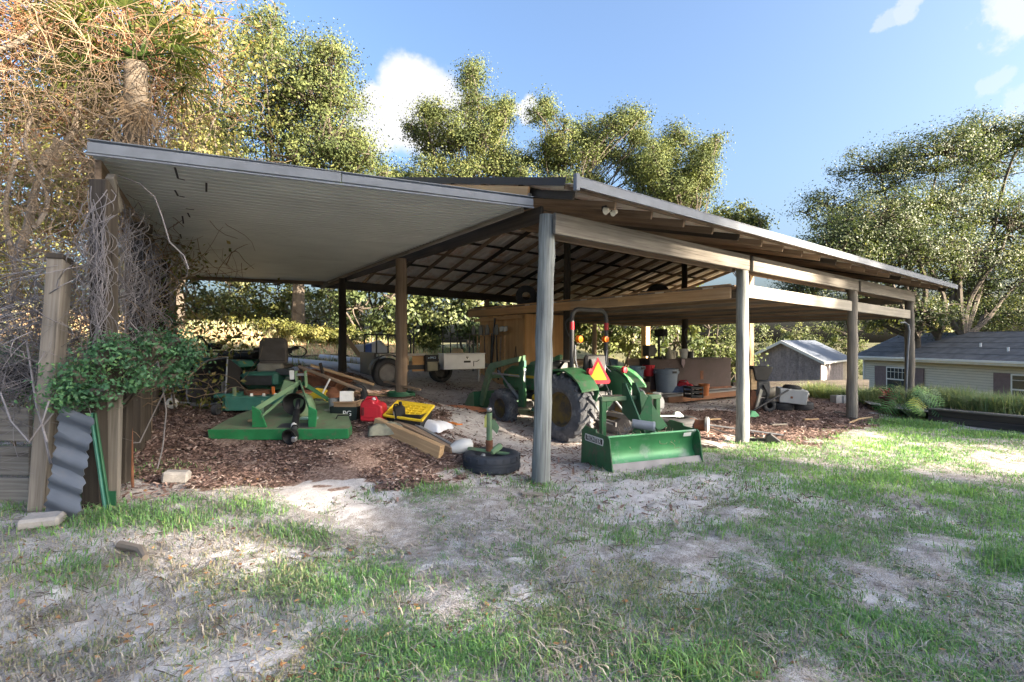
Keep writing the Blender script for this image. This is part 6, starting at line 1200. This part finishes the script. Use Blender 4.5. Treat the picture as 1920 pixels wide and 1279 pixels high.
one('red_bucket', m_red, MB().lathe([(.13, 0), (.17, .3), (.165, .3), (.12, .01)], 20), 'dark red bucket between the two bins', 'bucket', gd(1216, 13.9) + Vector((0, 0, .62)), smooth=True); one('work_shelf', w_brown, MB().box((0, 0, .58), (1.3, .4, .05)).box((-.6, 0, .28), (.06, .36, .56)).box((.6, 0, .28), (.06, .36, .56)).box((0, .1, .95), (1.3, .05, .3)), 'rough brown shelf bench behind the bins', 'bench', gd(1218, 14.2), (0, 0, .3), bevel=.006)
m_tank = M('brown_oxidised_steel', (.085, .058, .055), .7, .1, .3, 2.2, (.16, .13, .14), 1.3, .55)
tk = Thing('steel_tank', 'long dark brown steel tank used as a workbench', 'tank', at_pl(.45, 1.05, .17), TH - .22); tk.box('front', m_tank, (1.4, 0, .44), (2.9, .03, .86)); tk.box('side', m_tank, (-.05, .35, .44), (.03, .7, .86)); tk.box('side', m_tank, (2.86, .35, .44), (.03, .7, .86)); tk.box('top', m_tank, (1.4, .36, .86), (3.0, .78, .03)); tk.box('foot_rail', m_rust, (1.4, -.03, .03), (2.9, .05, .05)); tk.box('dent_patch', m_rust, (1.75, -.018, .4), (.12, .008, .25))
def tkp(x, y, z=.876): return tk.o.matrix_basis @ Vector((x, y, z))
bpy.context.view_layer.update()
dp = Thing('drill_press', 'black bench drill press standing on the brown tank', 'drill press', tkp(.55, .3), TH); dp.box('base', m_dgrey, (0, 0, .03), (.24, .3, .06), bevel=.01); dp.tube('column', m_dgrey, [(0, .05, .05), (0, .05, .72)], .035, 12); dp.box('head', m_black2, (.0, -.02, .72), (.22, .34, .2), bevel=.03); dp.p('table', m_dgrey, MB().lathe([(.11, 0), (.11, .03)], 16, (0, -.05, .30))); dp.tube('quill', m_steel, [(0, -.1, .62), (0, -.1, .46)], .02); dp.tube('feed_handle', m_steel, [(.11, -.02, .70), (.19, -.08, .60)], .01)
one('bench_grinder', m_dgrey, MB().box((0, 0, .4), (.3, .22, .3)).box((0, 0, .12), (.06, .06, .26)).lathe([(.1, -.03), (.1, .03)], 16, (.2, 0, .4), 'X'), 'dark boxy motor hung on the post left of the drill press', 'motor', tkp(.12, .25, .7), (0, 0, TH), bevel=.01)
for i, (x, kind, lab) in enumerate(((.72, 'cone', 'tan cone-shaped jug on the tank beside the drill press'), (.95, 'bottle', 'white spray bottle on the tank'), (1.08, 'can', 'dark paint can in the middle of the tank top'), (1.22, 'pot', 'white flower pot on the tank top'), (1.55, 'can', 'black paint can near the right end of the tank'), (1.72, 'bottle', 'white bottle near the right end of the tank'), (.85, 'can', 'small pale can behind the spray bottle'))):
    pr = {'cone': [(.12, 0), (.1, .1), (.03, .28), (.03, .32)], 'bottle': [(.04, 0), (.045, .14), (.018, .18), (.02, .24)], 'can': [(.08, 0), (.08, .18), (.085, .19)], 'pot': [(.09, 0), (.13, .26), (.14, .27)]}[kind]
    one({'cone': 'jug', 'bottle': 'bottle', 'can': 'paint_can', 'pot': 'flower_pot'}[kind], {'cone': m_cream, 'bottle': m_wplast, 'can': m_dgrey if i != 6 else m_cream, 'pot': m_wplast}[kind], MB().lathe(pr, 16), lab, kind if kind != 'cone' else 'jug', tkp(x, .12 + .1 * (i % 3)), smooth=True)
one('rag', M('pink_rag', (.32, .25, .26), .9), MB().prism([(-.08, .0), (.07, .02), (.09, -.12), (.0, -.26), (-.07, -.12)], -.012, .012, 'Y'), 'greyish rag hanging over the front of the tank', 'rag', tkp(1.05, -.04, .87), (0, 0, TH), bevel=.004)
V, Fi = crumple(14, 12, .35, .22, .16, 21); o = link('blue_tarp', fastmesh('blue_tarp', V, 4, Fi, M('blue_tarp_cloth', (.05, .08, .17), .5, 0, .5, 14), smooth=True)); o.location = at_pl(.95, .5, .17); tag(o, 'crumpled dark blue tarp on the platform before the tank', 'tarp')
for i, (x, y, a) in enumerate(((1.5, .75, .2), (1.9, .8, -.1), (2.5, .6, .3))):
    q = at_pl(x, y, .19); o = board('offcut', (w_grey, w_tan, w_brown)[i], q, q + Vector((.5 * math.cos(a + TH), .5 * math.sin(a + TH), .01)), .07, .025); tag(o, ('grey offcut on the platform beside the blue tarp', 'tan offcut on the platform at the tank foot', 'brown offcut near the right end of the platform')[i], 'board')
# big tyre, wheel hub and shaft on the mulch
p = gd(1262, 9.3); t = Thing('machine_tyre', 'large worn tyre lying flat with white cloth on it behind the box blade', 'tyre', p + Vector((0, 0, .0)), 0); t.p('tyre', m_rubber, tyre_mb(.42, .2, .22, 'Z', 36, c=(0, 0, .1)), smooth=True); t.p('rim', m_dgrey, MB().lathe([(.22, .03), (.2, .12), (.08, .16), (.001, .16)], 20, capt=False), smooth=True)
one('white_paper', m_wplast, MB().box((0, 0, .01), (.34, .1, .015)), 'white flat strip lying on the large tyre', 'strip', p + Vector((-.1, -.02, .205)), (0, 0, .1), bevel=.003)
V, Fi = crumple(10, 10, .09, .08, .08, 31); o = link('pale_cloth', fastmesh('pale_cloth', V, 4, Fi, M('pale_green_cloth', (.45, .52, .50), .8), smooth=True)); o.location = p + Vector((.12, .12, .18)); tag(o, 'pale green crumpled cloth behind the large tyre', 'cloth')
t = Thing('axle_hub', 'rusty axle hub with a long thin rod lying right of the large tyre', 'axle', gd(1318, 9.0) + Vector((0, 0, .1)), R(-28)); t.p('housing', m_rust, MB().lathe([(.09, -.3), (.12, -.2), (.09, -.05), (.10, .05)], 16, (0, 0, .0), 'X'), smooth=True); t.p('drum', m_grey, MB().lathe([(.10, .03), (.14, .05), (.14, .09), (.12, .10)], 20, (0, 0, .02), 'X'), smooth=True); t.tube('rod', m_grey, [(.08, 0, .02), (1.25, .06, -.07)], .014, 7)
one('pale_sheet_metal', M('pale_curved_metal', (.45, .42, .38), .6, .2, .2), MB().prism([(x, z) for x, _, z in arc((0, 0, -.42), .5, R(62), R(118), 8, 'XZ')] + [(x, z) for x, _, z in reversed(arc((0, 0, -.42), .488, R(62), R(118), 8, 'XZ'))], -.12, .12, 'Y'), 'curved pale metal fender lying right of the box blade', 'fender', gd(1322, 7.7) + Vector((0, 0, .0)), (0, 0, -.5))
t = Thing('trailer_tongue', 'black folded tow coupling lying at the sunny edge of the grass', 'coupling', gnd(1442, 832), R(-20)); t.p('arm', m_black, MB().bar((-.3, 0, .04), (.1, .0, .06), .05, .04)); t.p('jaw', m_black, MB().prism([(-.06, .0), (.12, .0), (.16, .05), (.02, .16), (-.04, .12)], -.05, .05, 'Y'), bevel=.01); t.tube('rod', m_black, [(-.35, .1, .03), (.1, .02, .07)], .012)
for i, (a, b) in enumerate((((1330, 805), (1388, 822)), ((1400, 812), (1432, 822)))):
    q0, q1 = gnd(*a), gnd(*b); one('metal_rod', m_grey, MB().tube([q0 + Vector((0, 0, .02)), q1 + Vector((0, 0, .02))], .012, 6), ('thin grey rod on the ground left of the second front post', 'thin grey rod on the ground right of the second front post')[i], 'rod', smooth=True)
t = Thing('green_scoop', 'small bright green scoop lying at the platform corner', 'scoop', gnd(1411, 783), R(15)); t.p('blade', M('bright_green_plastic', (.14, .45, .22), .5), MB().prism([(-.12, .0), (.12, .0), (.1, .06), (.02, .13), (-.06, .12), (-.11, .06)], -.06, .06, 'Y'), bevel=.01); t.p('handle', m_black2, MB().bar((.08, .04, .08), (.24, .1, .02), .04, .025))
# chipper, white tank, cooler
p = gd(1425, 11.6); ch = Thing('wood_chipper', 'wood chipper with wide black hopper beside the second front post', 'wood chipper', p, R(8))
ch.p('hopper', m_black2, MB().prism([(-.3, 1.02), (.20, 1.0), (.06, .70), (-.22, .70)], -.2, .2, 'Y'), bevel=.01); ch.p('chute', w_tan, MB().box((-.25, -.1, .72), (.15, .12, .46)), bevel=.01); ch.box('body', m_dgrey, (-.02, 0, .5), (.34, .36, .36), bevel=.04); ch.p('guard', m_cream, MB().prism([(-.24, .08), (-.18, .1), (-.06, .48), (-.12, .52)], -.2, -.16, 'Y')); ch.tube('hose', m_black2, [(-.05, -.2, .6), (.02, -.24, .4), (-.02, -.22, .2)], .025)
ch.p('discharge', m_rust, MB().prism([(-.34, .05), (-.16, .05), (-.1, .42), (-.3, .5)], -.14, .1, 'Y'), bevel=.01)
for s in (-1, 1): ch.p('wheel', m_rubber, tyre_mb(.15, .09, .07, c=(.05, s * .24, .15)), smooth=True)
one('white_tank', m_cream, MB().lathe([(.001, -.2), (.10, -.19), (.14, -.1), (.15, 0), (.12, .03), (.14, .06), (.13, .2), (.001, .22)], 18, (0, 0, .15), 'X'), 'cream rounded plastic tank behind the chipper', 'tank', gd(1452, 12.3) + Vector((0, 0, .2)), (0, 0, .1), smooth=True); one('block_stand', M('grey_stone'), MB().box((0, 0, .1), (.5, .3, .22)), 'low grey block under the cream tank', 'block', gd(1452, 12.35), (0, 0, .1), bevel=.01)
for i, px in enumerate((1462, 1498)):
    q = gd(px, 11.9 + .1 * i); t = Thing('flat_tyre', ('black tyre lying under the left end of the grey box', 'black tyre lying under the right end of the grey box')[i], 'tyre', q, 0, 'tyres under the grey box'); t.p('tyre', m_rubber, tyre_mb(.30, .18, .17, 'Z', 26, c=(0, 0, .09)), smooth=True)
gb = Thing('grey_cooler', 'pale grey storage box with black lid resting on two tyres', 'box', gd(1482, 11.75) + Vector((0, 0, .185)), R(-14), None, R(2), R(5)); gb.box('body', M('pale_grey_plastic', (.46, .47, .47), .5, 0, .1), (0, 0, .16), (.56, .40, .32), bevel=.012, taper=1.05); gb.p('lid', m_black2, MB().lathe([(.2, .30), (.2, .36), (.15, .40), (.001, .41)], 18, (0, 0, 0), capt=False).xf(Matrix.Scale(.75, 4, (0, 1, 0))), smooth=True); gb.box('stain', m_rust, (-.04, -.205, .14), (.05, .006, .05)); gb.p('handle', m_wplast, MB().tube([(.30, -.1, .30), (.36, 0, .2), (.30, .1, .12)], .014, 6), smooth=True)
one('pry_bar', m_black, MB().tube([gnd(1412, 775) + Vector((0, 0, .05)), gd(1478, 11.4) + Vector((0, 0, .50))], .02, 8), 'long black bar leaning up across the tank and box', 'bar', smooth=True)
for i, px in enumerate((1568, 1582)): one('cinder_block', M('pale_block', (.46, .45, .43), .95, 0, .15, 9, bump=.5), MB().box((0, 0, .1), (.19, .2, .2)).box((0, -.03, .205), (.08, .08, .012)), ('left pale cinder block behind the third front post', 'right pale cinder block behind the third front post')[i], 'cinder block', gd(px, 13.2), (0, 0, .2), 'pale cinder blocks', bevel=.006)
o = None
for i in range(2):
    q = gd(1510, 16.2 + .0 * i) + Vector((0, 0, .12 + .2 * i)); o = board('edging_timber', w_dark, q + Vector((-2.6, -.6, 0)), q + Vector((2.3, .5, 0)), .16, .19); tag(o, ('lower dark edging timber before the outbuilding', 'upper dark edging timber before the outbuilding')[i], 'timber', 'dark edging timbers at the back right')
for i, (a, b, m_, lab) in enumerate((((1575, 782), (1612, 790), w_grey, 'grey stick at the foot of the third front post'), ((1592, 796), (1635, 785), w_tan, 'curved tan stick right of the third front post'), ((1562, 776), (1590, 779), w_grey, 'short grey stick left of the third front post'))):
    one('stick', m_, MB().tube([gnd(*a) + Vector((0, 0, .02)), (gnd(*a) + gnd(*b)) / 2 + Vector((0, .04, .04)), gnd(*b) + Vector((0, 0, .02))], .018, 7), lab, 'stick', group='sticks by the third post', smooth=True)
one('bent_conduit', m_galv, MB().tube([at(1688, 606, 12.0), at(1696, 605, 12.0), at(1703, 610, 12.0), at(1705, 622, 12.0), at(1702, 660, 12.0), at(1699, 735, 12.0), gd(1697, 12.0)], .022, 8), 'bent grey conduit pipe hooked beside the last front post', 'pipe', smooth=True)

# ---------------------------------------------------------------- timber-edged bed with tall grass at the right
rw = Thing('timber_wall', 'low retaining wall of dark old timbers at the right edge of the lawn', 'retaining wall', (8.35, 10.25, h(8.35, 10.25)), math.atan2(-1.35, .95)); RL = 4.5
for i in range(2):
    for a, b in ((0, 1.5), (1.52, 3.0), (3.02, RL)): rw.board('timber', w_dark if i else W('black_timber', (.025, .022, .02), (.07, .06, .055)), (a, .02 * i, .06 + .135 * i), (b, .02 * i, .055 + .135 * i), .15, .13)
rw.board('cap_board', w_grey, (0, .03, .262), (RL, .03, .258), .20, .03)
for x in (1.55, 3.3): rw.box('block_pier', M('grey_stone'), (x, -.12, .08), (.16, .12, .22), bevel=.012)
bpy.context.view_layer.update(); RWM = rw.o.matrix_basis.copy()
t = Thing('solar_light', 'small dark solar lamp sitting on the timber wall cap', 'lamp', RWM @ Vector((1.62, .03, .276)), 0); t.p('base', m_black2, MB().lathe([(.05, 0), (.07, .04), (.05, .09)], 14), smooth=True); t.p('cap', m_dgrey, MB().lathe([(.09, .085), (.07, .12), (.03, .15)], 14), smooth=True)
rg = np.random.default_rng(77)
gl = ['behind the third front post', 'between third and last front posts', 'left of the last front post', 'right behind the last front post', 'above the red pot', 'left part of the timber bed', 'behind the big leafy plant', 'middle of the timber bed', 'on the timber bed before the beige siding', 'on the timber bed left of the solar lamp', 'on the timber bed above the solar lamp', 'on the timber bed right of the solar lamp', 'at the right edge of the picture', 'beside the outbuilding door', 'left of the cinder blocks']
gp = [(1612, 14), (1632, 13.6), (1655, 13.2), (1715, 12.8), (1672, 12.6), (1765, 11.2), (1748, 11.6), (1790, 11.0), (1812, 10.8), (1842, 10.4), (1868, 10.1), (1895, 9.9), (1925, 9.7), (1560, 14.5), (1535, 15)]
for i, (px, d) in enumerate(gp):
    c = gd(px, d); n = 1500; rr = .40 if d < 13 else .45; P = np.stack([c.x + rg.normal(0, rr * .55, n), c.y + rg.normal(0, rr * .5, n), np.zeros(n)], -1); base = h(c.x, c.y)
    zb_ = max(base, .18 if d < 12 else base); P[:, 2] = zb_ + rg.uniform(0, .1, n)
    V, Fi, v = blades(P, np.clip(rg.normal(.42, .22, n), 0, 1), (.36 if d < 12 else .44) * (.7 + .6 * ((i * 5) % 4) / 3) * rg.uniform(.25, 1.05, n), .0055, rg, 1.3); o = link('grass_clump', fastmesh('grass_clump', V, 4, Fi, LEAF('ornamental_grass', [(0, (.42, .39, .22)), (.25, (.30, .33, .16)), (.6, (.17, .26, .12)), (1, (.30, .38, .18))], trans=.3), v)); tag(o, 'tall arching grass clump ' + gl[i], 'grass clump', 'tall grass clumps on the bed')
bed = [(8.2, 10.6), (9.9, 8.2), (13, 6), (13, 14), (9.5, 14.2), (8.4, 12)]
mb = MB(); n_ = len(bed); bv = [(x, y, .17 + .0) for x, y in bed[:3]] + [(13, 14, -.6), (9.5, 14.2, .05), (8.4, 12, .12)]; bv2 = [(x, y, -1) for x, y, _ in bv]
mb.add([(9.9, 10.9, .14)] + bv, [(0, i + 1, (i + 1) % n_ + 1) for i in range(n_)]); o = link('planting_bed', mb.mesh('planting_bed', GM)); o['kind'] = 'structure'; o['label'] = 'raised soil bed behind the timber wall'
# red pot with bromeliad, split-leaf plant
p = gd(1665, 11.2); pot = Thing('plant_pot', 'dark red plant pot with a red bromeliad beside the last post', 'plant pot', p, 0)
pot.p('pot', M('dark_red_glaze', (.10, .025, .025), .35), MB().lathe([(.10, 0), (.15, .34), (.17, .35), (.17, .39), (.14, .39), (.13, .35)], 20), smooth=True)
q = []
for i in range(26):
    a = rg.uniform(0, 6.28); e = rg.uniform(.3, 1.2); L = rg.uniform(.22, .36); d_ = np.array([math.cos(a) * math.cos(e), math.sin(a) * math.cos(e), math.sin(e)]); s_ = np.array([-math.sin(a), math.cos(a), 0]) * .022; b_ = np.array([0, 0, .38]); m_ = b_ + d_ * L * .6; t_ = b_ + d_ * L + np.array([0, 0, -.08 * L * 3]); q += [[b_ - s_ * .6, m_ - s_, m_ + s_, b_ + s_ * .6], [m_ - s_, t_ - s_ * .1, t_ + s_ * .1, m_ + s_]]
V = np.array(q).reshape(-1, 3); link('bromeliad', fastmesh('bromeliad', V, 4, np.arange(len(V)).reshape(-1, 4), LEAF('bromeliad_leaves', [(0, (.22, .02, .03)), (.6, (.36, .04, .05)), (1, (.12, .14, .05))], rough=.35), np.clip(rg.normal(.4, .3, len(V) // 4), 0, 1)), pot.o)
p = gd(1712, 10.5); ph = Thing('split_leaf_plant', 'large split-leaf plant with glossy lobed leaves before the last post', 'plant', p, 0)
L_ph = LEAF('glossy_lobed_leaves', [(0, (.03, .09, .03)), (.55, (.07, .19, .05)), (.85, (.16, .32, .06)), (1, (.45, .42, .06))], rough=.5, trans=.25)
stm = MB()
for i in range(24):
    a = rg.uniform(0, 6.28); e = rg.uniform(.25, 1.25); L = rg.uniform(.3, .66) * (1.0 if e < .8 else 1.1); d_ = np.array([math.cos(a) * math.cos(e), math.sin(a) * math.cos(e), math.sin(e)]); tip = d_ * L; tip[2] += .1
    stm.tube([(0, 0, .02), tuple(tip * .5 + np.array([0, 0, .08])), tuple(tip)], .006, 5)
    fw = np.array([math.cos(a) * .8, math.sin(a) * .5 - .25, -.75]); fw /= np.linalg.norm(fw); sd = np.cross(fw, np.array([.2 * math.cos(a), -1.0, .5])); sd /= np.linalg.norm(sd); S = rg.uniform(.20, .28); q = []
    for k in range(6):
        f = k / 5; c0 = tip + fw * S * (f - .1); wl = S * (.55 * math.sin(math.pi * (f * .85 + .12)) + .08)
        for s in (-1, 1):
            t_ = c0 + sd * s * wl + fw * S * .22 - np.array([0, 0, .12 * wl]); q.append([c0 - fw * S * .06, t_ - fw * S * .035, t_ + fw * S * .02, c0 + fw * S * .03])
    V = np.array(q).reshape(-1, 3); link('leaf', fastmesh('leaf', V, 4, np.arange(len(V)).reshape(-1, 4), L_ph, np.full(len(V) // 4, np.clip(rg.normal(.5, .28), 0, 1))), ph.o)
ph.p('stems', M('green_stems', (.10, .16, .06), .6), stm, smooth=True)

# ---------------------------------------------------------------- more clutter in the shaded bays
def barrel(label, loc, r, hh, mat):
    t = Thing('barrel', label, 'barrel', loc, 0, 'barrels in the back bay'); t.p('body', mat, MB().lathe([(r * .94, 0), (r, .02), (r, hh * .32), (r * 1.03, hh * .34), (r, hh * .36), (r, hh * .64), (r * 1.03, hh * .66), (r, hh * .68), (r, hh - .02), (r * .96, hh), (r * .93, hh - .015)], 22), smooth=True); t.p('bung', m_dgrey, MB().lathe([(.03, hh - .02), (.03, hh + .005)], 10, (r * .5, 0, 0)))
barrel('dark blue barrel in the back bay right of the roll bar', gd(1140, 14.5), .28, .85, m_bluep); barrel('rusty barrel standing behind the tractor bonnet', gd(1010, 13.5), .27, .8, m_rust); barrel('black barrel left of the brown tank', gd(1262, 15.2), .27, .85, m_black)
pmp = Thing('water_pump', 'dark engine-driven pump standing right of the tractor seat', 'pump', gd(1146, 11.2) + Vector((0, 0, .42)), R(20)); pmp.box('frame', m_black, (0, 0, .04), (.4, .3, .04)); pmp.box('engine', m_dgrey, (0, 0, .2), (.26, .22, .24), bevel=.03); pmp.p('tank', m_black2, MB().lathe([(.1, .32), (.12, .36), (.1, .42)], 16), smooth=True); pmp.tube('handle', m_black, [(-.2, 0, .06), (-.2, 0, .48), (.2, 0, .48), (.2, 0, .06)], .014)
one('pump_stand', w_dark, MB().box((0, 0, .4), (.6, .45, .05)).box((-.25, 0, .2), (.06, .4, .4)).box((.25, 0, .2), (.06, .4, .4)), 'rough dark stand under the pump', 'stand', gd(1146, 11.25), (0, 0, .35), bevel=.006)
wpl = bucket('white_pail', 'white pail with a stick in it right of the tractor fender', gd(1164, 11.0) + Vector((0, 0, .38)), .10, .13, .32, m_wplast, None, True); one('pail_stand', w_brown, MB().box((0, 0, .19), (.32, .3, .38)), 'brown crate under the white pail', 'crate', gd(1164, 11.05), (0, 0, .2), bevel=.01)
one('broom_stick', w_tan, MB().tube([(0, 0, .02), (.2, .1, .62)], .014, 7), 'pale stick slanting out of the white pail', 'stick', gd(1164, 11.0) + Vector((-.02, 0, .40)), smooth=True)
for i, (px, d, hh, mat, lab) in enumerate(((1075, 13.2, .75, w_brown, 'upright brown lumber piece behind the tractor seat'), (1120, 13.8, .9, w_dark, 'upright dark lumber piece right of the roll bar'), (1238, 15.4, 1.1, w_brown, 'upright brown lumber piece behind the tall trash can'))):
    b = gd(px, d); o = board('standing_lumber', mat, b, b + Vector((.1, .1, hh)), .18, .05, up=(1, 0, 0)); tag(o, lab, 'board', 'lumber leaning in the back bay')
for i in range(8):
    q = SW(6.0 + .1 * (i % 3), 4.6 + i * .2); q.z = h(q.x, q.y) + .05 + .05 * (i % 2); o = board('stacked_lumber', (w_tan, w_brown, w_grey)[i % 3], q, q + U * (2.2 + .2 * (i % 4)), .17, .045); tag(o, 'board lying on the floor behind the tractor, ' + ('nearest', 'second nearest', 'third from the front', 'fourth from the front', 'fourth from the back', 'third from the back', 'second farthest', 'farthest')[i], 'board', 'boards on the barn floor')
for i, (px, py, lab) in enumerate(((1335, 790, 'between the axle hub and the second front post'), (1460, 800, 'on the mulch right of the second front post'), (1520, 790, 'on the mulch before the grey box'), (1180, 800, 'behind the box blade'))):
    q = gnd(px, py); o = board('wood_offcut', (w_tan, w_grey)[i % 2], q + Vector((-.15, -.02, .03)), q + Vector((.18, .06, .03)), .07, .025); tag(o, 'short wood offcut ' + lab, 'board', 'wood offcuts on the mulch')
# spare rows of screws and a hose on the soffit-side post
hs = Thing('garden_hose', 'coiled dark green hose lying at the foot of the brown lean-to post', 'hose', gd(752, 8.5), 0); hs.p('coil', m_greend, MB().tube([(.22 * math.cos(a), .22 * math.sin(a), .03 + .004 * a) for a in np.linspace(0, 18, 70)], .014, 6), smooth=True)
# dry straw on the bank
rg = np.random.default_rng(88); N = 26000; x = rg.uniform(-16, 2, N); y = rg.uniform(12.5, 24, N); mk = masks(x, y); keep = mk[4] > .5; x, y = x[keep], y[keep]
V, Fi, v = blades(np.stack([x, y, H(x, y)], -1), np.clip(rg.normal(.18, .14, len(x)), 0, 1), rg.uniform(.08, .32, len(x)), .012, rg, .9)
o = link('bank_grass', fastmesh('bank_grass', V, 4, Fi, L_grass, v)); tag(o, 'dry straw-coloured grass growing over the clay bank', 'grass', kind='stuff')

t = Thing('shop_vacuum', 'grey and black shop vacuum standing between tractor and bins', 'vacuum', gd(1178, 12.2), R(20)); t.p('drum', m_grey, MB().lathe([(.16, .08), (.18, .34), (.185, .36)], 20), smooth=True); t.p('head', m_black2, MB().lathe([(.19, .36), (.18, .44), (.10, .52), (.001, .53)], 20, capt=False), smooth=True); t.tube('hose', m_black2, [(.17, 0, .25), (.3, -.05, .28), (.36, -.1, .1), (.2, -.25, .04), (-.1, -.25, .03)], .022); t.p('caster', m_black2, MB().lathe([(.17, .0), (.17, .08)], 12), smooth=True)
t = Thing('propane_tank', 'small white propane tank behind the large tyre', 'gas tank', gd(1232, 11.2), 0); t.p('tank', m_wplast, MB().lathe([(.10, 0), (.10, .03), (.15, .07), (.155, .22), (.12, .30), (.04, .33)], 20), smooth=True); t.p('collar', m_wplast, MB().lathe([(.09, .31), (.09, .40), (.08, .40), (.08, .31)], 16, capb=False, capt=False)); t.p('valve', m_steel, MB().lathe([(.02, .33), (.03, .38)], 8))
for i, (px, d, z, lab) in enumerate(((1222, 11.8, 0, 'orange plastic bucket on the ground left of the platform'), (1320, 13.3, .17, 'orange plastic bucket on the platform before the tank'))):
    bucket('orange_bucket', lab, gd(px, d) + Vector((0, 0, z)), .11, .135, .3, M('orange_plastic', (.42, .13, .03), .5, 0, .15, 4, (.25, .16, .1), 6, .6))
for i, (px, d, lab) in enumerate(((1300, 12.6, 'black milk crate on the platform front'), (1110, 12.6, 'black milk crate on the floor behind the roll bar'), (985, 12.2, 'black milk crate beneath the plywood closet wall'))):
    t = Thing('milk_crate', lab, 'crate', gd(px, d) + Vector((0, 0, .16 if i == 0 else 0)), R(15 + 20 * i), 'milk crates'); 
    for s_ in (-1, 1):
        for k in range(3): t.box('slat', m_black, (0, s_ * .16, .05 + k * .1), (.33, .012, .05)); t.box('slat', m_black, (s_ * .16, 0, .05 + k * .1), (.012, .31, .05))
        for q_ in (-1, 1): t.box('corner', m_black, (s_ * .155, q_ * .155, .14), (.03, .03, .28))
    t.box('bottom', m_black, (0, 0, .01), (.32, .32, .015))
t = Thing('saw_horse', 'rough wooden saw horse with boards on it behind the tractor', 'saw horse', gd(1095, 14.2), R(30)); t.board('beam', w_tan, (-.6, 0, .72), (.6, 0, .72), .09, .09)
for x in (-.5, .5):
    for s_ in (-1, 1): t.board('leg', w_tan, (x, s_ * .26, 0), (x, s_ * .03, .7), .04, .08, up=(1, 0, 0))
for i, lab in enumerate(('lower board lying across the saw horse', 'upper board lying across the saw horse')):
    q = gd(1095, 14.2) + Vector((0, 0, .79 + .05 * i)); o = board('cross_board', w_brown if i else w_tan, q + Vector((-.8, -.4 + .1 * i, 0)), q + Vector((.9, .45 + .1 * i, 0)), .16, .04); tag(o, lab, 'board', 'boards on the saw horse')
t = Thing('push_mower', 'rusty push mower with tubular handle behind the propane tank', 'lawn mower', gd(1150, 13.3), R(60)); t.box('deck', m_rust, (0, 0, .16), (.6, .5, .12), bevel=.03); t.box('engine', m_dgrey, (0, 0, .31), (.26, .26, .18), bevel=.03); t.tube('handle', m_dgrey, [(-.28, .2, .2), (-.9, .2, .95), (-.9, -.2, .95), (-.28, -.2, .2)], .013)
for x in (-.26, .26):
    for y in (-.28, .28): t.p('wheel', m_rubber, MB().lathe([(.03, -.025), (.10, -.025), (.10, .025), (.03, .025)], 16, (x, y, .1), 'Y'), smooth=True)
# cords and junk hung on the ridge and closet posts
for i, (s_, t_, z_, lab) in enumerate(((4.46, 4.36, 1.9, 'coil of dark rope hung on the ridge post behind the roll bar'), (8.95, 4.36, 1.75, 'coil of dark rope hung on the middle ridge post'))):
    one('rope_coil', m_dgrey, MB().tube([(.14 * math.cos(a), .02 * math.sin(3 * a), .2 * math.sin(a) + .002 * a) for a in np.linspace(0, 25, 80)], .011, 5), lab, 'rope', SW(s_, t_, z_), (0, 0, TH), group='rope coils on the ridge posts', smooth=True)
